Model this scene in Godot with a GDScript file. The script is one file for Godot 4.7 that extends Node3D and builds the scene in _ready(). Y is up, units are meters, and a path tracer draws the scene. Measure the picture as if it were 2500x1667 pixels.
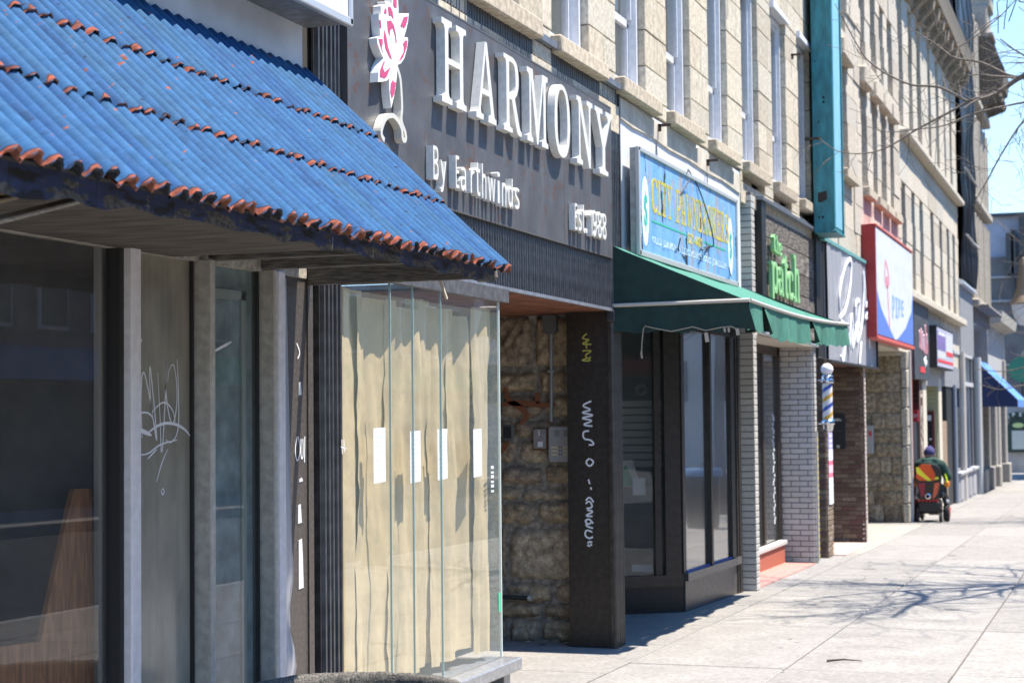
extends Node3D
# A downtown street of old storefronts. x to the right (street side), y up, -z away along the street; the facades stand near x = -3.58.

const F := -3.58                     # the facade line
const SLOPE := 0.0112                # the pavement falls gently away from the camera
const TH := -0.0112
var rng := RandomNumberGenerator.new()
var mats := {}
var texs := {}
var counts := {}

class MB:                            # collects faces; corners are given counter-clockwise as seen from outside
	var v := PackedVector3Array()
	var n := PackedVector3Array()
	var t := PackedVector2Array()
	var c := PackedColorArray()
	func tri(a: Vector3, b: Vector3, d: Vector3, col := Color.WHITE) -> void:
		var m := (b - a).cross(d - a).normalized()
		v.append_array([a, d, b]); n.append_array([m, m, m]); t.append_array([Vector2(0, 0), Vector2(1, 1), Vector2(1, 0)]); c.append_array([col, col, col])
	func quad(a: Vector3, b: Vector3, d: Vector3, e: Vector3, col := Color.WHITE) -> void:
		var m := (d - a).cross(e - b).normalized()
		v.append_array([a, d, b, a, e, d]); n.append_array([m, m, m, m, m, m])
		t.append_array([Vector2(0, 1), Vector2(1, 0), Vector2(1, 1), Vector2(0, 1), Vector2(0, 0), Vector2(1, 0)]); c.append_array([col, col, col, col, col, col])
	func box(p: Vector3, s: Vector3, bs := Basis.IDENTITY, col := Color.WHITE) -> void:
		var h := s * 0.5
		var q := []
		for k in 8:
			q.append(p + bs * Vector3(h.x if k & 1 else -h.x, h.y if k & 2 else -h.y, h.z if k & 4 else -h.z))
		quad(q[4], q[5], q[7], q[6], col); quad(q[1], q[0], q[2], q[3], col)
		quad(q[5], q[1], q[3], q[7], col); quad(q[0], q[4], q[6], q[2], col)
		quad(q[6], q[7], q[3], q[2], col); quad(q[0], q[1], q[5], q[4], col)
	func fb(z0: float, z1: float, y0: float, y1: float, x0: float, x1: float, col := Color.WHITE) -> void:
		box(Vector3((x0 + x1) / 2, (y0 + y1) / 2, (z0 + z1) / 2), Vector3(absf(x1 - x0), absf(y1 - y0), absf(z1 - z0)), Basis.IDENTITY, col)
	func cbox(p: Vector3, s: Vector3, b := 0.004, bs := Basis.IDENTITY, jit := 0.0, r: RandomNumberGenerator = null) -> void:
		# a box with chamfered edges: 24 corner points, three to each corner
		var h := s * 0.5
		b = minf(b, minf(h.x, minf(h.y, h.z)) * 0.9)
		var q := {}
		for k in 8:
			var sg := Vector3(1 if k & 1 else -1, 1 if k & 2 else -1, 1 if k & 4 else -1)
			var j := Vector3.ZERO
			if jit > 0.0:
				j = Vector3(r.randf_range(-jit, jit), r.randf_range(-jit, jit), r.randf_range(-jit, jit))
			for ax in 3:
				var w := sg * (h - Vector3(b, b, b))
				w[ax] = sg[ax] * h[ax]
				q[k * 3 + ax] = p + bs * (w + j)
		for ax in 3:
			var a1 := (ax + 1) % 3
			var a2 := (ax + 2) % 3
			for sgn in 2:
				var k0 := (1 << ax) * sgn
				var i0 := k0
				var i1 := k0 | (1 << a1)
				var i2 := k0 | (1 << a1) | (1 << a2)
				var i3 := k0 | (1 << a2)
				if sgn == 1:
					quad(q[i0 * 3 + ax], q[i1 * 3 + ax], q[i2 * 3 + ax], q[i3 * 3 + ax])
				else:
					quad(q[i0 * 3 + ax], q[i3 * 3 + ax], q[i2 * 3 + ax], q[i1 * 3 + ax])
			for s1 in 2:
				for s2 in 2:
					var e0 := (1 << a1) * s1 | (1 << a2) * s2
					var e1 := e0 | (1 << ax)
					var p0: Vector3 = q[e0 * 3 + a1]
					var p1: Vector3 = q[e1 * 3 + a1]
					var p2: Vector3 = q[e1 * 3 + a2]
					var p3: Vector3 = q[e0 * 3 + a2]
					if (s1 == 1) == (s2 == 1):
						quad(p0, p3, p2, p1)
					else:
						quad(p0, p1, p2, p3)
		for k in 8:
			var odd: bool = (((k & 1) + ((k >> 1) & 1) + ((k >> 2) & 1)) % 2) == 1
			if odd:
				tri(q[k * 3], q[k * 3 + 1], q[k * 3 + 2])
			else:
				tri(q[k * 3], q[k * 3 + 2], q[k * 3 + 1])
	func grid(rows: Array, uv := [], cols := [], flip := false) -> void:
		# rows of points; smooth normals. Seen from outside, along a row is right and the next row is up.
		var nr := rows.size()
		var nc: int = rows[0].size()
		var nn := []
		for i in nr:
			var line := PackedVector3Array()
			for j in nc:
				var du: Vector3 = rows[i][mini(j + 1, nc - 1)] - rows[i][maxi(j - 1, 0)]
				var dv: Vector3 = rows[mini(i + 1, nr - 1)][j] - rows[maxi(i - 1, 0)][j]
				if rows[i][0].distance_to(rows[i][nc - 1]) < 1e-6 and (j == 0 or j == nc - 1):
					du = rows[i][1] - rows[i][nc - 2]
				var m := du.cross(dv).normalized()
				line.append(-m if flip else m)
			nn.append(line)
		for i in nr - 1:
			for j in nc - 1:
				var ix := [[i, j], [i, j + 1], [i + 1, j + 1], [i + 1, j]]
				for k in ([0, 1, 2, 0, 2, 3] if flip else [0, 2, 1, 0, 3, 2]):
					var a: Array = ix[k]
					v.append(rows[a[0]][a[1]]); n.append(nn[a[0]][a[1]])
					t.append(uv[a[0]][a[1]] if uv.size() else Vector2(float(a[1]) / (nc - 1), 1.0 - float(a[0]) / (nr - 1)))
					c.append(cols[a[0]][a[1]] if cols.size() else Color.WHITE)
	func tube(pts: Array, radii: Array, seg := 8, closed := true) -> void:
		var rows := []
		var up := Vector3.UP
		for i in pts.size():
			var d: Vector3 = (pts[mini(i + 1, pts.size() - 1)] - pts[maxi(i - 1, 0)]).normalized()
			if absf(d.dot(up)) > 0.95:
				up = Vector3.RIGHT if absf(d.x) < 0.9 else Vector3.BACK
			var a := d.cross(up).normalized()
			up = a.cross(d).normalized()
			var row := PackedVector3Array()
			for k in seg + 1:
				var w := TAU * k / seg
				row.append(pts[i] + (a * cos(w) - up * sin(w)) * radii[mini(i, radii.size() - 1)])
			rows.append(row)
		grid(rows, [], [], false)
		if closed:
			for e in [0, pts.size() - 1]:
				for k in seg:
					if e == 0:
						tri(pts[0], rows[0][k + 1], rows[0][k])
					else:
						tri(pts[e], rows[e][k], rows[e][k + 1])
	func lathe(at: Vector3, prof: Array, seg := 20, axis := Basis.IDENTITY) -> void:
		var rows := []
		for q in prof:
			var row := PackedVector3Array()
			for k in seg + 1:
				var w := TAU * k / seg
				row.append(at + axis * Vector3(cos(w) * q.x, q.y, -sin(w) * q.x))
			rows.append(row)
		grid(rows)
	func prism(poly: Array, d0: float, d1: float, xf: Transform3D, caps := true) -> void:
		# a plate: outline in the x-y plane of xf, from z = d0 (back) to d1 (front)
		var p := PackedVector2Array(poly)
		if Geometry2D.is_polygon_clockwise(p):
			p.reverse()
		if caps:
			var ix := Geometry2D.triangulate_polygon(p)
			for k in range(0, ix.size(), 3):
				var a := p[ix[k]]
				var b := p[ix[k + 1]]
				var d := p[ix[k + 2]]
				if (b - a).cross(d - a) < 0:
					var w := b
					b = d
					d = w
				tri(xf * Vector3(a.x, a.y, d1), xf * Vector3(b.x, b.y, d1), xf * Vector3(d.x, d.y, d1))
				tri(xf * Vector3(a.x, a.y, d0), xf * Vector3(d.x, d.y, d0), xf * Vector3(b.x, b.y, d0))
		for k in p.size():
			var a := p[k]
			var b := p[(k + 1) % p.size()]
			quad(xf * Vector3(a.x, a.y, d0), xf * Vector3(b.x, b.y, d0), xf * Vector3(b.x, b.y, d1), xf * Vector3(a.x, a.y, d1))
	func ribbon(line: Array, w: float, d0: float, d1: float, xf: Transform3D, taper := 1.0) -> void:
		# a painted or cut stroke of width w along a smoothed line
		var cv := Curve2D.new()
		for k in line.size():
			var tg: Vector2 = (line[mini(k + 1, line.size() - 1)] - line[maxi(k - 1, 0)]) * 0.2
			cv.add_point(line[k], -tg, tg)
		var pts := cv.tessellate_even_length(4, maxf(w * 0.8, 0.012))
		if pts.size() < 2:
			pts = PackedVector2Array(line)
		var l := []
		var r := []
		for k in pts.size():
			var d := (pts[mini(k + 1, pts.size() - 1)] - pts[maxi(k - 1, 0)]).normalized()
			var f := w * 0.5 * lerpf(taper, 1.0, minf(1.0, minf(k, pts.size() - 1 - k) / (pts.size() * 0.3)))
			l.append(pts[k] + Vector2(-d.y, d.x) * f); r.append(pts[k] - Vector2(-d.y, d.x) * f)
		for k in pts.size() - 1:
			var q := func(a: Vector2, z: float) -> Vector3: return xf * Vector3(a.x, a.y, z)
			quad(q.call(r[k], d1), q.call(r[k + 1], d1), q.call(l[k + 1], d1), q.call(l[k], d1))
			if d1 - d0 > 0.004:
				quad(q.call(l[k], d1), q.call(l[k + 1], d1), q.call(l[k + 1], d0), q.call(l[k], d0))
				quad(q.call(r[k], d0), q.call(r[k + 1], d0), q.call(r[k + 1], d1), q.call(r[k], d1))
				if k == 0:
					quad(q.call(l[k], d0), q.call(r[k], d0), q.call(r[k], d1), q.call(l[k], d1))
				if k == pts.size() - 2:
					quad(q.call(r[k + 1], d0), q.call(l[k + 1], d0), q.call(l[k + 1], d1), q.call(r[k + 1], d1))
	func done() -> ArrayMesh:
		var a := []
		a.resize(Mesh.ARRAY_MAX)
		a[Mesh.ARRAY_VERTEX] = v; a[Mesh.ARRAY_NORMAL] = n; a[Mesh.ARRAY_TEX_UV] = t; a[Mesh.ARRAY_COLOR] = c
		var m := ArrayMesh.new()
		m.add_surface_from_arrays(Mesh.PRIMITIVE_TRIANGLES, a)
		return m

# ---------------------------------------------------------------- naming and grouping
func numbered(parent: Node, called: String) -> String:
	var key := str(parent.get_instance_id()) + called
	counts[key] = counts.get(key, -1) + 1
	return called if counts[key] == 0 else "%s_%03d" % [called, counts[key]]

func tag(o: Node, label: String, category: String, group := "", kind := "") -> Node:
	if label: o.set_meta("label", label)
	if category: o.set_meta("category", category)
	if group: o.set_meta("group", group)
	if kind: o.set_meta("kind", kind)
	return o

func thing(called: String, label: String, category: String, at: Vector3, group := "") -> Node3D:
	var o := Node3D.new()
	o.name = numbered(self, called)
	add_child(o)
	o.position = at
	return tag(o, label, category, group)

# a mesh given in world coordinates, put under parent
func part(called: String, what, m: Material, parent: Node = self, label := "") -> MeshInstance3D:
	var o := MeshInstance3D.new()
	o.name = numbered(parent, called)
	o.mesh = what.done() if what is MB else what
	o.material_override = m
	parent.add_child(o)
	if parent is Node3D and parent != self:
		o.global_transform = Transform3D.IDENTITY
	if label: o.set_meta("label", label)
	return o

func put(called: String, mesh: Mesh, m: Material, parent: Node, xf: Transform3D) -> MeshInstance3D:   # a shared mesh, placed
	var o := MeshInstance3D.new()
	o.name = numbered(parent, called)
	o.mesh = mesh
	o.material_override = m
	parent.add_child(o)
	o.global_transform = xf
	return o

func struct(called: String, what, m: Material) -> MeshInstance3D:
	var o := part(called, what, m)
	o.set_meta("kind", "structure")
	return o

func gy(z: float) -> float:
	return SLOPE * z

func FX(x: float) -> Transform3D:     # a facade plane: local x runs away along the street, z faces the street
	return Transform3D(Basis(Vector3(0, 0, -1), Vector3(0, 1, 0), Vector3(1, 0, 0)), Vector3(x, 0, 0))

func FZ(z: float) -> Transform3D:     # a plane that faces back down the street, towards the camera
	return Transform3D(Basis.IDENTITY, Vector3(0, 0, z))

# ---------------------------------------------------------------- materials
func L(r: float, g: float, b: float) -> Color:       # a real-world (linear) base colour
	return Color(r, g, b).linear_to_srgb()

func noise_tex(f: float, lo: float, oct := 5, sd := 1, kind := FastNoiseLite.TYPE_SIMPLEX_SMOOTH, hi := 1.0, mid := 0.5) -> NoiseTexture2D:
	if kind == FastNoiseLite.TYPE_SIMPLEX_SMOOTH and lo >= 0.0:      # a few shared textures serve every material
		f = [.007, .012, .02, .03, .05][clampi(roundi(log(f / .007) / log(1.64)), 0, 4)]
		lo = snappedf(lo, .1); oct = 6; sd = sd % 2
	var key := [f, lo, oct, sd, kind, hi, mid]
	if texs.has(key): return texs[key]
	var fn := FastNoiseLite.new()
	fn.noise_type = kind; fn.frequency = f; fn.fractal_octaves = oct; fn.seed = sd
	if kind == FastNoiseLite.TYPE_CELLULAR:
		fn.fractal_type = FastNoiseLite.FRACTAL_NONE
		fn.cellular_return_type = FastNoiseLite.RETURN_CELL_VALUE
	var nt := NoiseTexture2D.new()
	nt.width = 512; nt.height = 512; nt.seamless = true; nt.noise = fn
	if lo >= 0.0:
		var g := Gradient.new()
		g.offsets = PackedFloat32Array([0.0, mid, 1.0])
		g.colors = PackedColorArray([Color(lo, lo, lo), Color((lo + hi) / 2, (lo + hi) / 2, (lo + hi) / 2), Color(hi, hi, hi)])
		nt.color_ramp = g
	texs[key] = nt
	return nt

func mat(key: String, col: Color, rough := 0.8, o := {}) -> StandardMaterial3D:
	if mats.has(key): return mats[key]
	var m := StandardMaterial3D.new()
	m.resource_name = key
	m.albedo_color = col
	m.roughness = rough
	m.metallic = o.get("metal", 0.0)
	m.metallic_specular = o.get("spec", 0.5)
	if o.has("var"):                     # [lowest tone, frequency, metres to one repeat]
		var w: Array = o["var"]
		m.albedo_texture = noise_tex(w[1], w[0], w[3] if w.size() > 3 else 5, w[4] if w.size() > 4 else 1)
		m.uv1_triplanar = true; m.uv1_world_triplanar = true
		m.uv1_scale = Vector3.ONE / float(w[2])
	if o.has("stretch"):
		m.uv1_scale *= o["stretch"]
	if o.has("bump"):
		m.heightmap_enabled = true
		m.heightmap_texture = noise_tex(o.get("bf", 0.02), -1.0, 5, 7)
		m.heightmap_scale = o["bump"]
		if not m.uv1_triplanar:
			m.uv1_triplanar = true; m.uv1_world_triplanar = true
			m.uv1_scale = Vector3.ONE / float(o.get("br", 1.0))
	if o.has("speck"):                   # [lowest tone, frequency]: small grains on top
		m.detail_enabled = true
		m.detail_blend_mode = BaseMaterial3D.BLEND_MODE_MUL
		m.detail_albedo = noise_tex(o["speck"][1], o["speck"][0], 1, 5, FastNoiseLite.TYPE_CELLULAR)
	if o.has("emit"):
		m.emission_enabled = true; m.emission = o["emit"]; m.emission_energy_multiplier = 1.0
	if o.has("vc"):
		m.vertex_color_use_as_albedo = true
	if o.has("coat"):
		m.clearcoat_enabled = true; m.clearcoat = o["coat"]; m.clearcoat_roughness = 0.15
	if o.has("back"):
		m.backlight_enabled = true; m.backlight = o["back"]
	mats[key] = m
	return m

func glass(key: String, col: Color, a: float) -> StandardMaterial3D:
	if mats.has(key): return mats[key]
	var m := StandardMaterial3D.new()
	m.resource_name = key
	m.transparency = BaseMaterial3D.TRANSPARENCY_ALPHA
	m.albedo_color = Color(col.r, col.g, col.b, a)
	m.roughness = 0.0
	m.metallic_specular = 0.36 if key == "window_glass" else 0.5
	mats[key] = m
	return m

func font(serif: bool, bold := false) -> SystemFont:
	var f := SystemFont.new()
	f.font_names = PackedStringArray(["Droid Serif" if serif else "Droid Sans"])
	if bold: f.font_weight = 700
	return f

# one letter (or word) stretched into a rectangle of the plane xf, d0..d1 thick
func letter(called: String, s: String, f: Font, x0: float, x1: float, y0: float, y1: float, d0: float, d1: float, xf: Transform3D, m: Material, parent: Node) -> void:
	var tm := TextMesh.new()
	tm.text = s; tm.font = f; tm.font_size = 64; tm.pixel_size = 0.01; tm.depth = 0.1; tm.curve_step = 2.0
	var bb := tm.get_aabb()
	var sc := Vector3((x1 - x0) / bb.size.x, (y1 - y0) / bb.size.y, (d1 - d0) / 0.1)
	var o := MeshInstance3D.new()
	o.name = numbered(parent, called)
	o.mesh = tm; o.material_override = m
	parent.add_child(o)
	var lb := Basis.from_scale(sc)
	o.global_transform = xf * Transform3D(lb, Vector3(x0 - bb.position.x * sc.x, y0 - bb.position.y * sc.y, (d0 + d1) / 2 - (bb.position.z + bb.size.z / 2) * sc.z))

func pane(z0: float, z1: float, y0: float, y1: float, x: float) -> MB:
	var b := MB.new()
	b.quad(Vector3(x, y0, maxf(z0, z1)), Vector3(x, y0, minf(z0, z1)), Vector3(x, y1, minf(z0, z1)), Vector3(x, y1, maxf(z0, z1)))
	return b

# a rough stone: a plate whose front bulges and is uneven; xf local z is outwards
func stone(b: MB, x0: float, x1: float, y0: float, y1: float, depth: float, rough: float, xf: Transform3D, nz: FastNoiseLite, nx := 7, ny := 6) -> void:
	var rows := []
	var jx0 := rng.randf_range(-.2, .2)
	var jy0 := rng.randf_range(-.2, .2)
	for i in ny + 3:
		var row := PackedVector3Array()
		for j in nx + 3:
			var u := clampf((j - 1.0) / nx, 0, 1)
			var w := clampf((i - 1.0) / ny, 0, 1)
			var x := lerpf(x0, x1, u)
			var y := lerpf(y0, y1, w)
			var e := minf(minf(u, 1 - u) * (x1 - x0), minf(w, 1 - w) * (y1 - y0))
			var corner := Vector2(absf(u - .5) * 2, absf(w - .5) * 2)
			var inset := maxf(0.0, corner.x + corner.y - 1.55) * 0.035
			x += (inset * (1 if u < .5 else -1)) + nz.get_noise_3d(x * 5, y * 5, 9.0) * 0.012
			y += (inset * (1 if w < .5 else -1)) + nz.get_noise_3d(x * 5, y * 5, 3.0) * 0.012
			var d := depth * clampf(e / 0.03, 0.25, 1.0) + nz.get_noise_3d(x * 6, y * 6, depth * 90) * rough * 0.6 + nz.get_noise_3d(x * 17, y * 17, depth * 40) * rough * 0.55 + nz.get_noise_3d(x * 40, y * 40, depth * 40) * rough * 0.22 + ((u - .5) * jx0 + (w - .5) * jy0) * rough
			if i == 0 or j == 0 or i == ny + 2 or j == nx + 2:
				d = -0.01
			row.append(xf * Vector3(x, y, d))
		rows.append(row)
	b.grid(rows)

# ================================================================ the scene
func _ready() -> void:
	rng.seed = 4711
	var cam := Camera3D.new()
	cam.name = "camera"
	add_child(cam)
	var d1 := Vector3(1490, -169.5, -4300).normalized()          # the street's direction as the lens sees it
	var up := Vector3(-0.025, 1.0, 0.0)
	up = (up - d1 * up.dot(d1)).normalized()
	var zc := -d1
	var xc := up.cross(zc)
	cam.transform = Transform3D(Basis(xc, up, zc).inverse(), Vector3(0, 1.58, 0))
	cam.keep_aspect = Camera3D.KEEP_HEIGHT
	cam.near = 0.05; cam.far = 900.0
	var ca := CameraAttributesPhysical.new()
	ca.frustum_focal_length = 60.0
	ca.frustum_focus_distance = 8.5
	ca.exposure_aperture = 4.8
	ca.frustum_near = 0.05; ca.frustum_far = 900.0
	cam.attributes = ca
	cam.fov = rad_to_deg(2.0 * atan(833.5 / 4300.0))
	var we := WorldEnvironment.new()
	we.name = "world"
	var env := Environment.new()
	env.background_mode = Environment.BG_SKY
	var sk := ProceduralSkyMaterial.new()
	sk.sky_top_color = Color(0.30, 0.50, 0.76)
	sk.sky_horizon_color = Color(0.68, 0.79, 0.84)
	sk.sky_curve = 0.16
	sk.ground_horizon_color = Color(0.62, 0.62, 0.60)
	sk.ground_bottom_color = Color(0.35, 0.34, 0.33)
	sk.sky_energy_multiplier = 1.08
	var sky := Sky.new()
	sky.sky_material = sk
	env.sky = sky
	env.tonemap_mode = Environment.TONE_MAPPER_LINEAR
	env.tonemap_exposure = 2.5
	env.sdfgi_enabled = true; env.ssao_enabled = true; env.ssil_enabled = true
	we.environment = env
	add_child(we)
	var sun := DirectionalLight3D.new()
	sun.name = "sun"
	add_child(sun)
	sun.look_at_from_position(Vector3.ZERO, Vector3(-0.36, -0.92, 0.13), Vector3.RIGHT)
	sun.light_energy = 1.6
	sun.light_color = Color(1.0, 0.965, 0.91)
	sun.light_angular_distance = 0.5
	sun.shadow_enabled = true

	ground()
	across_the_street()
	limestone_building()
	second_building()
	third_building()
	wrapped_building()
	far_street()
	vacant_shop()
	tile_awning()
	harmony_shop()
	stone_entry()
	pawn_shop()
	patch_shop()
	teal_and_grey_signs()
	brown_brick_bay()
	stone_bay()
	small_shops()
	street_things()
	rider()
	trees()

# ---------------------------------------------------------------- ground
func ground() -> void:
	var tilt := Basis(Vector3.RIGHT, TH)
	var b := MB.new()
	b.quad(Vector3(-300, -0.35, 60), Vector3(300, -0.35, 60), Vector3(300, gy(-600) - 0.35, -600), Vector3(-300, gy(-600) - 0.35, -600))
	struct("ground", b, mat("ground_soil", L(.16, .15, .14), .95))
	b = MB.new()
	b.box(Vector3(6.6, -0.2 + gy(-40), -40), Vector3(9.0, 0.1, 200), tilt)
	struct("road", b, mat("asphalt", L(.06, .06, .062), .9, {"var": [.6, .01, 3.0], "speck": [.6, .2]}))
	b = MB.new()
	b.box(Vector3(1.95, -0.135 + gy(-40), -40), Vector3(.15, .27, 200), tilt)
	struct("kerb", b, mat("kerb_stone", L(.42, .41, .39), .9, {"var": [.7, .02, 1.5]}))
	var walk := Node3D.new()
	walk.name = "pavement"
	add_child(walk)
	walk.set_meta("kind", "structure")
	b = MB.new()
	b.box(Vector3(-1.6, -0.06 + gy(-40) - 0.012, -40), Vector3(7.0, 0.1, 200), tilt)
	part("bedding", b, mat("joint_dirt", L(.14, .125, .11), 1.0), walk)
	var cm := []
	for k in 4:
		var f: float = [1.0, .95, 1.04, .91][k]
		cm.append(mat("concrete_%d" % k, L(.305 * f, .29 * f, .272 * f), .92, {"var": [.90, .006 + k * .006, 2.6, 6, 11 + k], "speck": [.86, .22], "bump": .05, "bf": .12}))
	var xs := [-3.285, -2.19, -1.085, 0.02, 1.12, 1.87]
	var slabs := {}
	for j in range(-1, 30):
		var z0 := -1.22 - 2.67 * j
		for i in 5:
			var w: float = xs[i + 1] - xs[i] - 0.012
			var key := snappedf(w, .01)
			if not slabs.has(key):
				var sb := MB.new()
				sb.cbox(Vector3.ZERO, Vector3(w, .06, 2.655), .008)
				slabs[key] = sb.done()
			var lift := rng.randf_range(-.003, .002)
			put("paving_slab", slabs[key], cm[(i * 3 + j * 5 + rng.randi() % 2) % 4], walk, Transform3D(tilt * Basis(Vector3.BACK, rng.randf_range(-.001, .001)), Vector3((xs[i] + xs[i + 1]) / 2, gy(z0 - 1.33) - .03 + lift, z0 - 1.33)))
	# the strip along the shop fronts, cast in uneven pieces
	var ends := [2.0, -4.1, -6.9, -9.2, -11.35, -13.0, -14.4, -16.2, -18.0, -20.1, -21.8, -23.6, -25.9, -28.2, -31.0, -33.6, -37.0, -41.0, -46.0, -52.0, -60.0, -78.0]
	for k in ends.size() - 1:
		var z0: float = ends[k]
		var z1: float = ends[k + 1]
		var x0 := -5.6
		var sb := MB.new()
		sb.cbox(Vector3((x0 - 3.297) / 2, -.03, 0), Vector3(-3.297 - x0, .06, absf(z1 - z0) - .01), .006)
		var m: Material = cm[(k * 2 + 1) % 4]
		if z0 <= -23.0 and z0 > -30.0:
			m = mat("pale_concrete", L(.36, .35, .30), .9, {"var": [.86, .008, 2.2, 5, 33], "speck": [.9, .22]})
		put("paving_strip", sb.done(), m, walk, Transform3D(tilt, Vector3(0, gy((z0 + z1) / 2) - .002, (z0 + z1) / 2)))
	for q in [[[-3.25, -14.55], [-2.9, -14.62], [-2.55, -14.5], [-2.2, -14.6]], [[-2.15, -13.1], [-1.8, -13.3], [-1.5, -13.2]], [[-3.0, -18.6], [-2.7, -19.2], [-2.75, -19.9]], [[-1.9, -16.9], [-1.6, -16.2], [-1.2, -16.0]]]:
		var cr := []
		for e in q: cr.append(Vector2(e[0], -e[1]))
		b = MB.new(); b.ribbon(cr, .007, 0, .0008, Transform3D(Basis(Vector3(1, 0, 0), Vector3(0, -SLOPE, -1), Vector3(0, 1, -SLOPE)), Vector3(0, .0035, 0)), .4)
		part("crack", b, mat("joint_dirt", Color.WHITE), walk)
	for k in 22:                      # gum and drip stains
		var px := rng.randf_range(-3.2, -.9)
		var pz := rng.randf_range(-11.5, -26.0)
		var rr := rng.randf_range(.012, .03) if k % 4 else rng.randf_range(.05, .12)
		var ol := []
		for q in 11: ol.append(Vector2(px + rr * cos(TAU * q / 11) * rng.randf_range(.7, 1.1), -pz + rr * sin(TAU * q / 11) * rng.randf_range(.7, 1.2)))
		b = MB.new(); b.prism(ol, 0, .0008, Transform3D(Basis(Vector3(1, 0, 0), Vector3(0, -SLOPE, -1), Vector3(0, 1, -SLOPE)), Vector3(0, .0032, 0)))
		part("stain", b, mat("pavement_stain_%d" % (k % 3), L(.235 - .03 * (k % 3), .225 - .03 * (k % 3), .21 - .03 * (k % 3)), .9), walk)
	b = MB.new(); b.tube([Vector3(-1.97, gy(-12.3) + .012, -12.3), Vector3(-1.86, gy(-12.3) + .02, -12.34), Vector3(-1.74, gy(-12.4) + .01, -12.38)], [.009, .006, .003], 5)
	tag(part("fallen_twig", b, mat("twig_dark", L(.06, .045, .035), .9)), "dark fallen twig lying alone on the pavement slabs", "twig")
	b = MB.new()                      # red tiles of the white-brick doorway
	var rt := mat("red_floor_tile", L(.50, .25, .21), .7, {"var": [.75, .02, .7]})
	for i in 3:
		for j in 12:
			var sb := MB.new()
			sb.cbox(Vector3(-3.93 + i * .15, gy(-18.0 - j * .3) + .002, -18.05 - j * .3), Vector3(.143, .02, .293), .003, tilt)
			part("floor_tile", sb, rt, walk)
	for j in 8:                       # and of the brown-brick doorway
		var sb := MB.new()
		sb.cbox(Vector3(-3.72, gy(-23.2 - j * .33) + .002, -23.25 - j * .33), Vector3(.6, .02, .323), .003, tilt)
		part("floor_tile", sb, mat("pink_floor_tile", L(.55, .40, .36), .7, {"var": [.8, .02, .7]}), walk)

# the other side of the street: only its reflections are seen
func across_the_street() -> void:
	var rows := [[6, -9, 8.5, L(.30, .17, .13), "red brick shop block across the road, nearest"], [-9, -21, 10.5, L(.42, .39, .34), "pale stone shop block across the road"], [-21, -37, 8, L(.24, .22, .21), "dark grey shop block across the road"], [-37, -60, 11, L(.40, .33, .26), "tan brick shop block across the road, farthest"]]
	for k in rows.size():
		var r: Array = rows[k]
		var t := thing("opposite_building", r[4], "building", Vector3(17, gy((r[0] + r[1]) / 2.0), (r[0] + r[1]) / 2.0), "buildings across the road")
		var b := MB.new()
		b.fb(r[0], r[1] + .05, -1.2, r[2], 15.0, 19.0)
		part("wall", b, mat("opposite_wall_%d" % k, r[3], .9, {"var": [.75, .02, 2.0]}), t)
		var gm := mat("opposite_pane", L(.03, .035, .04), .08)
		var fm := mat("opposite_frame", L(.7, .7, .68), .6)
		var z: float = r[0] - 1.2
		while z > r[1] + 1.6:
			for y in [3.6, 6.6]:
				if y + 1.9 < r[2]:
					b = MB.new(); b.fb(z, z - 1.1, y, y + 1.8, 14.93, 15.0)
					part("window", b, fm, t)
					b = MB.new(); b.fb(z - .08, z - 1.02, y + .08, y + 1.72, 14.90, 14.93)
					part("pane", b, gm, t)
			z -= 2.1
		b = MB.new(); b.fb(r[0] - .6, r[1] + .6, -.4, 2.4, 14.9, 15.0)
		part("shop_window", b, gm, t)
		b = MB.new(); b.fb(r[0] - .3, r[1] + .3, 2.5, 3.2, 14.85, 15.0)
		part("shop_sign", b, mat("opposite_sign_%d" % k, [L(.55, .08, .06), L(.75, .72, .6), L(.08, .2, .4), L(.1, .3, .14)][k], .5), t)
	b_pavement()

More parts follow.
